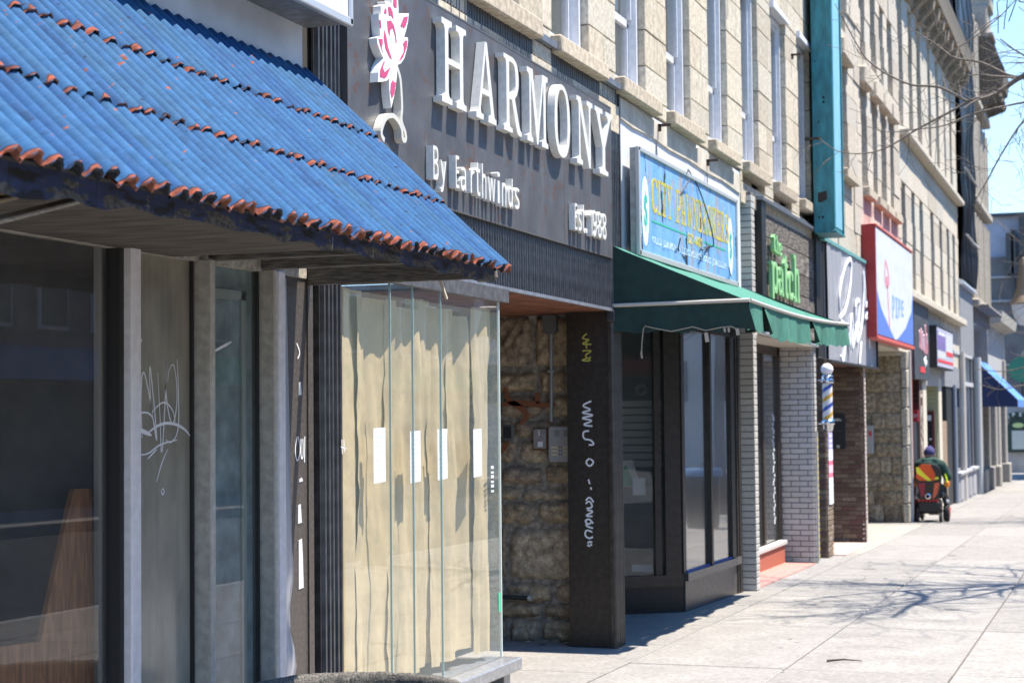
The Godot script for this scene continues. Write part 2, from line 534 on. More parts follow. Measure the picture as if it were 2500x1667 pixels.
func b_pavement() -> void:
	var ob := thing("pale_office_block", "pale office block standing at the far end of the road", "building", Vector3(18, gy(-78), -78))
	var bb := MB.new(); bb.fb(-76, -79, -1.5, 13, 4.5, 40)
	part("wall", bb, mat("office_pale", L(.55, .54, .52), .9, {"var": [.85, .012, 4.0]}), ob)
	for i in 9:
		for j in 3:
			bb = MB.new(); bb.fb(-75.95, -76.0, 2.2 + j * 3.4, 4.0 + j * 3.4, 6.0 + i * 3.2, 7.6 + i * 3.2)
			part("window", bb, mat("office_glass", L(.05, .06, .07), .1), ob)
	var b := MB.new()
	b.box(Vector3(13.1, -.05 + gy(-40), -40), Vector3(4.0, .2, 200), Basis(Vector3.RIGHT, TH))
	struct("far_pavement", b, mat("concrete_1", Color.WHITE))
	# a parked pickup truck at the kerb, beside the camera, which the shop panes mirror
	var t := thing("parked_pickup", "white crew-cab pickup truck parked at the kerb opposite the boarded shop", "pickup truck", Vector3(3.2, gy(-7) - .15, -7.5))
	var y0 := gy(-7) - .15
	var pm := mat("white_car_paint", L(.72, .73, .74), .25, {"coat": .8})
	var xf := Transform3D(Basis(Vector3(0, 0, -1), Vector3(0, 1, 0), Vector3(1, 0, 0)), Vector3(2.25, y0, -4.8))
	b = MB.new()
	b.prism([Vector2(0, .55), Vector2(.1, .95), Vector2(1.9, 1.02), Vector2(2.0, 1.1), Vector2(2.35, 1.78), Vector2(2.6, 1.86), Vector2(3.9, 1.84), Vector2(4.15, 1.72), Vector2(4.6, 1.12), Vector2(5.75, 1.0), Vector2(5.85, .6), Vector2(5.8, .42), Vector2(5.3, .4), Vector2(5.2, .62), Vector2(4.95, .78), Vector2(4.65, .78), Vector2(4.4, .62), Vector2(4.3, .4), Vector2(1.6, .4), Vector2(1.5, .62), Vector2(1.25, .78), Vector2(.95, .78), Vector2(.7, .62), Vector2(.6, .4), Vector2(.1, .42)], 0, 1.85, xf)
	part("body", b, pm, t)
	for s in 2:
		for q in [[Vector2(2.42, 1.2), Vector2(2.6, 1.72), Vector2(3.15, 1.74), Vector2(3.15, 1.2)], [Vector2(3.25, 1.2), Vector2(3.25, 1.74), Vector2(3.85, 1.72), Vector2(4.15, 1.25), Vector2(4.1, 1.2)]]:
			b = MB.new(); b.prism(q, -.006 if s == 0 else 1.85, 0.0 if s == 0 else 1.856, xf)
			part("side_window", b, mat("car_glass", L(.02, .025, .03), .05), t)
		for wx in [1.1, 4.8]:
			b = MB.new()
			b.lathe(xf * Vector3(wx, .36, .12 if s == 0 else 1.73), [Vector2(0, -.11), Vector2(.3, -.11), Vector2(.36, -.07), Vector2(.36, .07), Vector2(.3, .11), Vector2(0, .11)], 20, Basis(Vector3.BACK, -PI / 2))
			part("wheel", b, mat("tyre", L(.02, .02, .02), .9), t)
	b = MB.new(); b.fb(-8.9, -9.0, y0 + 1.1, y0 + 1.28, 2.0, 2.25)
	part("mirror", b, pm, t)

# ---------------------------------------------------------------- upper walls
# one sash window in a stone wall: white frame set back in the opening, two sashes with a meeting rail
func sash(t: Node3D, z0: float, z1: float, y0: float, y1: float, yr: float, x := F, white := true, deep := .056) -> void:
	var fm := mat("vinyl_white", L(.74, .75, .78), .45, {"var": [.9, .02, .8]}) if white else mat("old_frame", L(.40, .38, .35), .7)
	var xo := x - deep
	var b := MB.new()
	var zn := maxf(z0, z1)
	var zf := minf(z0, z1)
	for q in [[zn, zn - .05, y0, y1], [zf + .05, zf, y0, y1], [zn - .05, zf + .05, y1 - .05, y1], [zn - .05, zf + .05, y0, y0 + .05]]:
		b.fb(q[0], q[1], q[2], q[3], xo - .13, xo)
	for q in [[zn - .05, zn - .09, y0 + .05, yr], [zf + .09, zf + .05, y0 + .05, yr], [zn - .09, zf + .09, y0 + .05, y0 + .11], [zn - .05, zf + .05, yr - .03, yr + .03]]:
		b.fb(q[0], q[1], q[2], q[3], xo - .10, xo - .065)
	for q in [[zn - .05, zn - .085, yr + .03, y1 - .05], [zf + .085, zf + .05, yr + .03, y1 - .05], [zn - .085, zf + .085, y1 - .1, y1 - .05]]:
		b.fb(q[0], q[1], q[2], q[3], xo - .07, xo - .035)
	var w := part("window", b, fm, t)
	part("pane", pane(zn - .09, zf + .09, y0 + .11, yr - .03, xo - .085), glass("window_glass", Color(.55, .62, .66), .12), w)
	part("pane", pane(zn - .085, zf + .085, yr + .03, y1 - .1, xo - .05), glass("window_glass", Color.WHITE, .12), w)
	b = MB.new(); b.fb(zn, zf, y0, y1, xo - .30, xo - .28)
	part("blind", b, mat("room_dark", L(.035, .035, .04), .9), w)

# courses of stone blocks over a rectangle of wall that avoid the openings; each block is a part
func ashlar(t: Node3D, z0: float, z1: float, y0: float, y1: float, x: float, holes: Array, hmin: float, hmax: float, lmin: float, lmax: float, ms: Array, proud := .014, called := "stone_block") -> void:
	var y := y0
	while y < y1 - .03:
		var h := minf(rng.randf_range(hmin, hmax), y1 - y)
		if y1 - y - h < .08: h = y1 - y
		var cuts := [[z0, z1]]                      # free spans of this course, from near to far (z falls)
		for ho in holes:                            # [near z, far z, y0, y1]
			if ho[3] > y + .02 and ho[2] < y + h - .02:
				if ho[2] > y + .1 and ho[2] < y + h: h = ho[2] - y
				elif ho[3] > y + .1 and ho[3] < y + h: h = ho[3] - y
		for ho in holes:
			if ho[3] > y + .02 and ho[2] < y + h - .02:
				var nx := []
				for cspan in cuts:
					if ho[0] <= cspan[1] or ho[1] >= cspan[0]: nx.append(cspan)
					else:
						if cspan[0] > ho[0] + .01: nx.append([cspan[0], ho[0]])
						if cspan[1] < ho[1] - .01: nx.append([ho[1], cspan[1]])
				cuts = nx
		for s in cuts:
			var z: float = s[0]
			while z > s[1] + .01:
				var l := rng.randf_range(lmin, lmax)
				if z - l < s[1] + lmin * .5: l = z - s[1]
				var d := .10 + rng.randf_range(0, proud)
				var b := MB.new()
				b.cbox(Vector3(x - .10 + d / 2, y + h / 2, z - l / 2), Vector3(d, h - .006, l - .006), .005, Basis.IDENTITY, .0018, rng)
				part(called, b, ms[rng.randi() % ms.size()], t)
				z -= l
		y += h

func stones(key: String, r: float, g: float, bl: float, bump := .5) -> Array:
	var o := []
	for k in 7:
		var f: float = [1.0, .95, 1.04, .84, .98, 1.02, .90][k]
		var w: float = [1.0, .94, 1.0, .97, 1.06, .97, 1.04][k]
		o.append(mat("%s_%d" % [key, k], L(r * f, g * f * lerpf(1.0, w, .5), bl * f * w), .93, {"var": [.78, .018 + .006 * k, 1.3, 6, 20 + k], "bump": bump * .25, "bf": .05, "speck": [.88, .12]}))
	return o

func limestone_building() -> void:
	var t := thing("limestone_building", "buff limestone upper storey with tall white sash windows above the pawn shop", "building", Vector3(-6, gy(-15), -15))
	var ms := stones("limestone", .72, .64, .50)
	var wins := [[-8.0, -8.9], [-9.62, -10.55], [-11.23, -12.11], [-12.83, -13.71], [-14.42, -15.29], [-16.03, -16.87], [-17.58, -18.46], [-19.24, -20.11], [-20.92, -21.76]]
	var b := MB.new()
	var edges := [-7.55]
	for w in wins: edges.append_array([w[0], w[1]])
	edges.append(-22.0)
	for k in range(0, edges.size(), 2):
		if edges[k] > edges[k + 1]: b.fb(edges[k], edges[k + 1], 3.85, 6.1, -4.0, F - .085)
	b.fb(-7.5, -22.0, 6.1, 9.5, -4.0, F - .085)
	b.fb(-7.5, -22.0, 3.0, 4.05, -4.0, F - .085)
	part("wall", b, mat("lime_mortar", L(.50, .435, .33), .95), t)
	var holes := []
	for w in wins:
		holes.append([w[0], w[1], 4.05, 6.1])
		holes.append([w[0] + .02, w[1] - .28, 4.0, 4.18])
	holes.append([-12.9, -17.45, 3.5, 4.03])
	ashlar(t, -7.55, -22.0, 3.72, 7.6, F, holes, .22, .36, .34, .75, ms, .006)
	b = MB.new(); b.fb(-7.5, -22.0, 7.6, 9.5, -3.7, F)
	part("upper_wall", b, ms[0], t)
	var sm := mat("sill_stone", L(.60, .51, .385), .9, {"var": [.66, .02, .7, 6, 4], "bump": .06, "bf": .05})
	for w in wins:
		sash(t, w[0], w[1], 4.15, 6.08, 4.74)
		b = MB.new()
		b.cbox(Vector3(F - .02, 4.095, (w[0] + w[1]) / 2 - .13), Vector3(.20, .12, absf(w[1] - w[0]) + .26), .010, Basis.IDENTITY, .006, rng)
		part("sill", b, sm, t)
		if w[0] < -19:
			b = MB.new()
			b.prism([Vector2(-w[0] - .06, 6.08), Vector2(-w[1] + .06, 6.08), Vector2(-w[1] + .06, 6.12), Vector2(-w[0] - .06, 6.16)], -.05, .05, FX(F))
			part("window_hood", b, mat("vinyl_white", Color.WHITE), t)
	for q in [[-14.1, 3.98], [-15.9, 3.93], [-13.75, 5.6], [-16.95, 5.75], [-20.5, 5.8]]:    # old iron pins left in the wall
		b = MB.new()
		b.box(Vector3(F + .05, q[1], q[0]), Vector3(.13, .022, .022))
		b.box(Vector3(F + .02, q[1] - .02, q[0]), Vector3(.022, .06, .022))
		part("iron_pin", b, mat("rusty_iron", L(.06, .035, .025), .8), t)

func second_building() -> void:
	var t := thing("roughcast_building", "pale weathered stone building with narrow windows just past the teal upright sign", "building", Vector3(-6, gy(-27), -27))
	var ms := stones("pale_stone", .70, .62, .50, .6)
	var wins := [[-24.2, -24.95], [-26.36, -26.97], [-27.6, -28.18], [-28.68, -29.24], [-29.75, -30.3]]
	var holes := []
	for w in wins:
		holes.append([w[0], w[1], 4.95, 6.45]); holes.append([w[0], w[1], 6.95, 8.2])
	var b := MB.new()
	var e := [-22.0]
	for w in wins: e.append_array([w[0], w[1]])
	e.append(-31.1)
	for k in range(0, e.size(), 2): b.fb(e[k], e[k + 1], 4.95, 8.2, -4.0, F - .085)
	b.fb(-22.0, -31.1, 3.0, 4.95, -4.0, F - .085)
	b.fb(-22.0, -31.1, 6.45, 6.95, -4.0, F - .086)
	b.fb(-22.0, -31.1, 8.2, 11.5, -4.0, F - .04)
	part("wall", b, mat("lime_mortar", Color.WHITE), t)
	ashlar(t, -22.0, -31.1, 3.75, 9.8, F, holes, .26, .44, .5, 1.1, ms, .03)
	for w in wins:
		sash(t, w[0], w[1], 4.97, 6.43, 5.6, F, false, .12)
		sash(t, w[0], w[1], 6.97, 8.18, 7.5, F, false, .12)
		b = MB.new()
		b.cbox(Vector3(F + .02, 4.88, (w[0] + w[1]) / 2 - .15), Vector3(.2, .14, absf(w[1] - w[0]) + .34), .012, Basis.IDENTITY, .006, rng)
		part("sill", b, mat("sill_stone", Color.WHITE), t)
		b = MB.new()
		b.cbox(Vector3(F + .03, 6.62, (w[0] + w[1]) / 2), Vector3(.16, .26, absf(w[1] - w[0]) + .3), .02, Basis.IDENTITY, .01, rng)
		part("lintel", b, ms[1], t)
	b = MB.new(); b.fb(-26.0, -31.05, 4.25, 4.8, F + .014, F + .02)
	part("pink_parging", b, mat("pink_parging", L(.62, .42, .36), .95, {"var": [.7, .012, 1.6]}), t)

func third_building() -> void:
	var t := thing("bracketed_building", "long cream stone building with dark slot windows and a bracketed cornice", "building", Vector3(-6, gy(-37), -37))
	var ms := stones("cream_stone", .70, .63, .51, .4)
	var lo := [[-31.4, -32.05], [-33.0, -33.55], [-34.35, -35.0], [-36.4, -37.05], [-38.25, -38.82], [-39.9, -40.5], [-41.3, -41.9]]
	var hi := [[-31.3, -32.0], [-32.9, -33.55], [-34.3, -35.05], [-36.35, -36.95], [-38.0, -38.6], [-39.7, -40.2], [-41.15, -41.7]]
	var holes := []
	var b := MB.new()
	for k in 2:
		var e := [-31.1]
		var y0: float = [3.76, 6.75][k]
		var y1: float = [5.68, 8.65][k]
		for w in [lo, hi][k]:
			e.append_array([w[0], w[1]])
			holes.append([w[0], w[1], y0, y1])
		e.append(-42.75)
		for q in range(0, e.size(), 2): b.fb(e[q], e[q + 1], y0, y1, -4.1, F - .085)
	b.fb(-31.1, -42.75, 5.68, 6.75, -4.1, F - .085)
	b.fb(-31.1, -42.75, 8.65, 9.8, -4.1, F - .085)
	b.fb(-31.1, -42.75, 2.6, 3.76, -4.1, F - .085)
	part("wall", b, mat("cream_mortar", L(.40, .36, .30), .95), t)
	ashlar(t, -31.1, -42.75, 3.76, 9.2, F, holes, .42, .56, .9, 1.6, ms)
	for k in 2:
		for w in [lo, hi][k]:
			sash(t, w[0], w[1], [3.76, 6.75][k], [5.68, 8.65][k], [4.6, 7.6][k], F, false, .2)
	b = MB.new(); b.cbox(Vector3(F + .03, 3.68, -37.0), Vector3(.3, .15, 11.5), .02)
	part("ledge", b, ms[0], t)
	b = MB.new(); b.cbox(Vector3(F + .04, 6.52, -37.0), Vector3(.28, .12, 11.5), .02)
	part("string_course", b, ms[2], t)
	var cm := mat("cornice_tan", L(.42, .34, .24), .85, {"var": [.6, .02, 1.0]})
	b = MB.new()
	b.prism([Vector2(0, 9.15), Vector2(.06, 9.2), Vector2(.08, 9.55), Vector2(.38, 9.62), Vector2(.42, 9.8), Vector2(.46, 9.95), Vector2(0, 9.95)], -0.0, 11.6, Transform3D(Basis(Vector3(1, 0, 0), Vector3(0, 1, 0), Vector3(0, 0, 1)), Vector3(F, 0, -42.75)))
	part("cornice", b, cm, t)
	for k in 12:
		b = MB.new()
		b.prism([Vector2(0, 9.12), Vector2(.08, 9.14), Vector2(.16, 9.24), Vector2(.32, 9.38), Vector2(.35, 9.6), Vector2(0, 9.6)], -.13, .13, Transform3D(Basis.IDENTITY, Vector3(F + .005, 0, -31.6 - k * 1.0)))
		part("bracket", b, cm, t)

func wrapped_building() -> void:
	var t := thing("wrapped_building", "narrow building shrouded in shiny black plastic sheeting beyond the cream building", "building", Vector3(-5, gy(-45), -45))
	var rows := []
	for i in 22:
		var row := PackedVector3Array()
		for j in 41:
			var z := -42.8 - 4.0 * j / 40.0
			var y := 4.75 + 8.5 * i / 21.0
			row.append(Vector3(F + .08 + .05 * sin(z * 11 + .4 * sin(y * 1.3)) + .035 * sin(z * 23 + y * .7) + .03 * sin(y * 3.1 + z), y, z))
		rows.append(row)
	var b := MB.new(); b.grid(rows)
	b.fb(-42.8, -46.8, 4.75, 13.2, -4.2, F)
	part("plastic_sheet", b, mat("black_plastic", L(.010, .011, .014), .32, {"spec": .35}), t)
	b = MB.new(); b.fb(-42.78, -46.7, 3.0, 4.62, -4.0, F + .02)
	part("grey_fascia", b, mat("fascia_grey", L(.26, .27, .29), .6, {"var": [.85, .01, 2.0]}), t)
	b = MB.new(); b.prism([Vector2(0, 4.62), Vector2(.14, 4.62), Vector2(.10, 4.72), Vector2(0, 4.76)], 0, 3.95, Transform3D(Basis.IDENTITY, Vector3(F, 0, -46.75)))
	part("flashing", b, mat("bright_flashing", L(.6, .64, .68), .3, {"metal": .6}), t)
	for q in [[-44.6, 7.4], [-45.6, 5.8]]:
		b = MB.new(); b.tube([Vector3(F + .2, q[1], -42.9), Vector3(F + .22, q[1] - .05, -44.8), Vector3(F + .2, q[1], -46.7)], [.03], 6)
		part("tie_rope", b, mat("pale_rope", L(.45, .44, .42), .8), t)
	t = thing("corner_building", "ornate stone corner building with a heavy broken cornice against the sky", "building", Vector3(-5, gy(-50), -50))
	var ms := stones("corner_stone", .55, .49, .40, .6)
	b = MB.new(); b.fb(-46.8, -52.3, 4.4, 12.6, -4.6, F - .06)
	part("wall", b, ms[1], t)
	for k in 6:                       # fluted piers between tall dark slots
		for q in 3:
			var y0: float = [4.62, 7.3, 10.0][q] - .25
			b = MB.new()
			b.cbox(Vector3(F, y0 + 1.25, -47.1 - k * .98), Vector3(.16, 2.35, .5), .04)
			b.cbox(Vector3(F + .06, y0 + 1.25, -47.1 - k * .98), Vector3(.12, 2.35, .2), .04)
			part("pier", b, ms[(k + q) % 4], t)
			if k < 5:
				b = MB.new(); b.fb(-47.42 - k * .98, -47.76 - k * .98, y0 + .2, y0 + 2.3, F - .07, F - .05)
				part("window", b, mat("slot_glass", L(.04, .045, .05), .15), t)
	for y in [4.42, 7.1, 9.85]:
		b = MB.new(); b.cbox(Vector3(F + .02, y, -49.55), Vector3(.36, .22, 5.6), .04)
		part("band", b, ms[0], t)
	var cm := mat("dark_cornice", L(.22, .18, .14), .9, {"var": [.45, .03, 1.0]})
	b = MB.new()
	b.prism([Vector2(0, 9.9), Vector2(.25, 10.0), Vector2(.45, 10.35), Vector2(.72, 10.55), Vector2(.78, 10.95), Vector2(.62, 11.35), Vector2(.5, 11.75), Vector2(.2, 11.9), Vector2(0, 11.9)], -.8, 1.5, Transform3D(Basis.IDENTITY, Vector3(F, 0, -51)))
	part("cornice", b, cm, t)
	for k in 4:
		b = MB.new(); b.cbox(Vector3(F + .42, 10.22 - .05 * (k % 2), -49.8 - k * .55), Vector3(.55, .32, .26), .08, Basis(Vector3.BACK, .35))
		part("bracket", b, cm, t)
	b = MB.new(); b.cbox(Vector3(F + .05, 12.4, -51), Vector3(.5, 1.1, 1.4), .05); b.cbox(Vector3(F + .2, 12.1, -50.9), Vector3(.5, .14, 1.2), .03); b.cbox(Vector3(F + .12, 13.2, -51), Vector3(.55, .7, 1.2), .05); b.cbox(Vector3(F + .2, 13.75, -51), Vector3(.75, .4, 1.4), .05)
	part("parapet", b, ms[3], t)
	b = MB.new(); b.fb(-46.9, -52.2, 3.95, 4.3, F - .05, F + .06); b.prism([Vector2(0, 4.3), Vector2(.42, 4.3), Vector2(.4, 4.36), Vector2(0, 4.38)], 0, 5.4, Transform3D(Basis.IDENTITY, Vector3(F, 0, -52.3)))
	part("awning_ledge", b, mat("ledge_dark", L(.16, .15, .14), .9), t)

func far_street() -> void:
	var t := thing("parking_garage", "plain grey concrete building with floor bands closing the end of the street", "building", Vector3(0, gy(-80), -82))
	var gm := mat("garage_concrete", L(.17, .165, .16), .9, {"var": [.8, .01, 6.0]})
	var b := MB.new(); b.fb(-80, -88, -3, 8.4, -16, 50)
	part("wall", b, gm, t)
	b = MB.new(); b.fb(-80.2, -88, 8.4, 10.2, -16, 50)
	part("parapet", b, mat("garage_parapet", L(.36, .38, .44), .9, {"var": [.85, .01, 6.0]}), t)
	b = MB.new(); b.fb(-79.9, -88, 10.2, 10.32, -16, 50)
	part("coping", b, mat("coping_dark", L(.05, .06, .07), .8), t)
	for y in [6.4, 7.45, 5.4, 3.6]:
		b = MB.new(); b.fb(-79.9, -80.0, y, y + .1, -16, 50)
		part("floor_band", b, mat("garage_band", L(.3, .3, .3), .8), t)
	for q in [[-4.62, -4.2, 7.6, 9.4], [-4.05, -3.75, 8.4, 10.2], [-3.2, -2.6, 7.9, 9.8], [-4.4, -4.3, 6.0, 9.6]]:
		b = MB.new(); b.fb(-79.6, -80.2, q[2], q[3], q[0], q[1])
		part("roof_block", b, mat("garage_dark", L(.07, .07, .065), .9), t)
	t = thing("cream_pilaster_building", "sliver of a cream stone front with a moulded base at the right edge", "building", Vector3(-2.6, gy(-62), -62))
	b = MB.new(); b.fb(-62, -70, -2, 7.8, -2.82, 1.0); b.fb(-61.9, -62.0, 2.2, 2.5, -2.9, 1.0); b.fb(-61.9, -62.0, 5.9, 6.2, -2.9, 1.0)
	part("wall", b, mat("far_cream", L(.5, .44, .36), .9, {"var": [.8, .02, 2.0]}), t)
	b = MB.new(); b.fb(-61.95, -62.0, -.3, 1.9, -2.62, -2.3)
	part("door", b, mat("brown_door", L(.12, .06, .035), .6), t)
	# wall and board at the far corner
	t = thing("grey_corner_wall", "pale grey rendered side wall at the far corner under the navy awning", "wall", Vector3(-4.2, gy(-72), -72))
	b = MB.new(); b.fb(-72, -74, -2, 2.15, -9, -3.2)
	part("render", b, mat("grey_render", L(.46, .43, .40), .9, {"var": [.82, .006, 4.0]}), t)
	t = thing("menu_board", "green-framed arched notice board with an oval heading on the far grey wall", "notice board", Vector3(-3.6, .5, -71.9))
	var xf := FZ(-71.95)
	b = MB.new()
	b.prism([Vector2(-4.28, .0), Vector2(-3.5, .0), Vector2(-3.5, 1.0), Vector2(-3.65, 1.3), Vector2(-3.9, 1.42), Vector2(-4.12, 1.3), Vector2(-4.28, 1.0)], 0, .08, xf)
	part("frame", b, mat("board_green", L(.015, .04, .03), .5), t)
	b = MB.new(); b.prism([Vector2(-4.1, .12), Vector2(-3.55, .12), Vector2(-3.55, .85), Vector2(-4.1, .85)], .08, .09, xf)
	part("notice", b, mat("notice_paper", L(.5, .52, .48), .8), t)
	var ov := []
	for k in 18: ov.append(Vector2(-3.85 + .22 * cos(TAU * k / 18), 1.06 + .1 * sin(TAU * k / 18)))
	b = MB.new(); b.prism(ov, .08, .1, xf)
	part("lamp_oval", b, mat("lime_oval", L(.5, .62, .25), .6), t)
	ov = []
	for k in 15:
		var w := lerpf(PI * .95, PI * .05, k / 14.0)
		ov.append(Vector2(-3.88 + .56 * cos(w), 1.18 + .4 * sin(w)))
	for k in 15:
		var w := lerpf(PI * .05, PI * .95, k / 14.0)
		ov.append(Vector2(-3.88 + .42 * cos(w), 1.18 + .22 * sin(w)))
	b = MB.new(); b.prism(ov, .02, .12, xf)
	part("heading", b, mat("board_green", Color.WHITE), t)
	var k := 0
	for ch in "OPEN":
		var w := lerpf(PI * .76, PI * .24, k / 3.0)
		letter("letter", ch, font(false, true), -3.88 + .49 * cos(w) - .05, -3.88 + .49 * cos(w) + .05, 1.18 + .31 * sin(w) - .07, 1.18 + .31 * sin(w) + .07, .12, .13, xf, mat("letter_white", L(.75, .78, .75), .6), t)
		k += 1
	t = thing("green_disc_sign", "round plain green hanging sign at the right edge", "sign", Vector3(-3.1, 2.9, -60))
	var dp := []
	for q in 28: dp.append(Vector2(-3.05 + .43 * cos(TAU * q / 28), 2.98 + .43 * sin(TAU * q / 28)))
	b = MB.new(); b.prism(dp, -.05, .05, FZ(-60))
	part("disc", b, mat("disc_green", L(.03, .24, .17), .5), t)
	b = MB.new(); b.tube([Vector3(-3.05, 3.4, -60), Vector3(-3.0, 3.55, -60.1), Vector3(-2.8, 3.55, -61.9)], [.025], 6); b.tube([Vector3(-3.05, 2.55, -60), Vector3(-3.05, 1.95, -60)], [.03], 6)
	part("bracket", b, mat("iron_black", L(.02, .022, .022), .6), t)

# ---------------------------------------------------------------- the boarded shop, nearest the camera
func vacant_shop() -> void:
	var t := thing("vacant_shop", "empty shop with dusty glass and aluminium mullions under the blue tile awning", "shop", Vector3(-5, gy(-5), -5))
	var al := mat("aluminium", L(.66, .63, .62), .5, {"metal": .0, "var": [.85, .02, .6]})
	var ald := mat("aluminium_dull", L(.46, .43, .37), .6, {"metal": .0, "var": [.8, .02, .6]})
	var dk := mat("dark_bronze", L(.035, .031, .028), .45, {"metal": .3, "var": [.7, .02, .5]})
	var b := MB.new()
	b.fb(-7.42, -2.0, 3.12, 3.42, -3.9, F - .012)
	b.fb(-7.42, -2.0, 2.3, 3.12, -3.9, F - .03)
	b.fb(-7.42, -2.0, 3.42, 8.0, -3.9, F - .014)
	part("fascia_panel", b, mat("white_panel", L(.72, .72, .71), .6, {"var": [.8, .006, 2.5, 6, 3]}), t)
	b = MB.new(); b.fb(-7.44, -2.0, 2.235, 2.30, F - .06, F - .005)
	part("top_rail", b, mat("peeling_cream", L(.48, .44, .37), .85, {"var": [.55, .03, .8]}), t)
	# glass line
	var rows := [[-5.82, -5.89, .045], [-6.425, -6.465, .05], [-7.0, -7.03, .05], [-7.075, -7.15, .03]]
	for k in 4:
		var r: Array = rows[k]
		b = MB.new(); b.cbox(Vector3(F - .03 + r[2] / 2, 1.09, (r[0] + r[1]) / 2), Vector3(.06 + r[2], 2.31, absf(r[1] - r[0])), .006)
		part("mullion", b, al if k != 1 and k != 2 else ald, t)
	b = MB.new(); b.fb(-5.79, -5.82, -.07, 2.235, F - .05, F + .01); b.fb(-6.395, -6.41, -.07, 2.235, F - .05, F - .022); b.fb(-6.975, -6.99, -.07, 2.235, F - .05, F - .022)
	part("gasket", b, mat("rubber_black", L(.015, .014, .013), .7), t)
	b = MB.new(); b.fb(-2.0, -7.15, -.09, .16, F - .1, F - .01)
	part("sill", b, al, t)
	part("pane", pane(-2.0, -5.79, .16, 2.24, F - .03), glass("shop_glass", Color(.25, .26, .28), .14), t, "big dark shop pane with a board behind it")
	b = MB.new(); b.fb(-5.89, -6.40, .16, 2.24, F - .05, F - .035)
	var fm := mat("film_grey", L(.33, .315, .265), .16, {"spec": .5})
	fm.albedo_texture = _film_texture()
	fm.uv1_triplanar = false
	part("filmed_pane", b, fm, t, "frosted grey-green pane with a scratched scrawl")
	b = MB.new(); b.fb(-6.465, -6.98, .16, 2.24, F - .06, F - .05)
	part("film_backing", b, mat("teal_backing", L(.20, .27, .27), .7, {"var": [.55, .012, 1.1]}), t)
	part("pane", pane(-6.465, -6.98, .16, 2.24, F - .03), glass("tint_glass", Color(.5, .6, .6), .06), t)
	b = MB.new(); b.fb(-6.86, -6.90, .16, 2.14, F - .05, F - .040); b.fb(-6.465, -6.9, 2.10, 2.14, F - .05, F - .040)
	part("inner_frame", b, mat("inner_frame_green", L(.18, .21, .18), .6), t)
	# scratched scrawl
	for k in SCRAWL.size():
		b = MB.new()
		b.ribbon(SCRAWL[k], .018 if k == 4 else (.012 if k == 6 else .007), .0, .0006 + .0001 * k, FX(F - .0345), .5)
		part("scrawl_stroke", b, mat("scratch_grey", L(.62, .62, .63), .7), t)
	b = MB.new(); b.ribbon([Vector2(6.57, 1.865), Vector2(6.74, 1.915)], .012, .0, .0006, FX(F - .025), .3)
	part("scratch", b, mat("scratch_grey", Color.WHITE), t)
	# bent trim and the dark jamb with its stickers
	b = MB.new()
	var tr := []
	for i in 15:
		var y := -.05 + i * .075
		var o := .035 * sin(i * 1.1) * (1.0 - i / 16.0) + (.03 if i == 4 or i == 5 else 0.0)
		tr.append(PackedVector3Array([Vector3(F + .005, y, -7.14), Vector3(F + .02 + o, y, -7.15 - o * .3), Vector3(F + .035 + o * .6, y, -7.19 - o), Vector3(F + .012, y, -7.215)]))
	tr.append(PackedVector3Array([Vector3(F + .0, 2.22, -7.14), Vector3(F + .015, 2.22, -7.15), Vector3(F + .016, 2.22, -7.185), Vector3(F + .002, 2.22, -7.19)]))
	b.grid(tr)
	part("bent_trim", b, mat("bright_aluminium", L(.66, .67, .72), .28, {"metal": .7}), t, "dented bright metal edge trim, torn near the bottom")
	b = MB.new(); b.fb(-7.16, -7.52, -.1, 2.24, F - .08, F - .012); b.fb(-7.18, -7.255, -.1, 2.24, F - .012, F - .008); b.fb(-7.45, -7.475, -.1, 2.24, F - .012, F - .004)
	part("door_jamb", b, mat("jamb_brown", L(.11, .095, .085), .4, {"metal": .1, "var": [.65, .03, .4]}), t)
	var st := mat("sticker_white", L(.75, .76, .78), .6, {"var": [.75, .05, .3]})
	for q in [[7.36, 1.69, .03, .065], [7.345, 1.10, .04, .09], [7.35, .80, .05, .23], [7.36, 1.29, .04, .02]]:
		b = MB.new(); b.prism([Vector2(q[0], q[1]), Vector2(q[0] + q[2], q[1] + .004), Vector2(q[0] + q[2] - .006, q[1] + q[3] * .6), Vector2(q[0] + q[2] * .7, q[1] + q[3]), Vector2(q[0] + .002, q[1] + q[3] - .008)], 0, .002, FX(F - .011))
		part("torn_sticker", b, st, t)
	for g in [[Vector2(7.34, 1.50), Vector2(7.32, 1.44), Vector2(7.34, 1.39), Vector2(7.37, 1.44), Vector2(7.35, 1.50)], [Vector2(7.38, 1.49), Vector2(7.38, 1.41), Vector2(7.40, 1.41), Vector2(7.40, 1.49)], [Vector2(7.42, 1.50), Vector2(7.415, 1.38)], [Vector2(7.34, 1.93), Vector2(7.37, 1.89), Vector2(7.35, 1.86)]]:
		b = MB.new(); b.ribbon(g, .008, 0, .001, FX(F - .010))
		part("scribble_stroke", b, mat("paint_white", L(.7, .71, .72), .6), t)
	# the room behind the dark pane
	b = MB.new(); b.fb(-2.0, -7.2, -.12, -.08, -7.5, F - .1); b.fb(-2.0, -7.2, 2.5, 2.55, -7.5, F - .07)
	b.fb(-2.0, -7.2, -.1, 2.5, -7.5, -7.45); b.fb(-6.04, -6.08, -.1, 2.5, -7.45, F - .06); b.fb(-2.0, -2.05, -.1, 2.5, -7.45, F - .06)
	b.fb(-5.9, -7.2, 2.3, 2.5, -7.45, F - .06)
	part("room_shell", b, mat("room_shell", L(.22, .21, .195), .9, {"var": [.7, .008, 2.0]}), t)
	b = MB.new(); b.cbox(Vector3(-3.75, 1.15, -5.94), Vector3(.04, 2.3, .035), .004)
	part("inner_post", b, mat("post_cream", L(.45, .43, .38), .7), t)
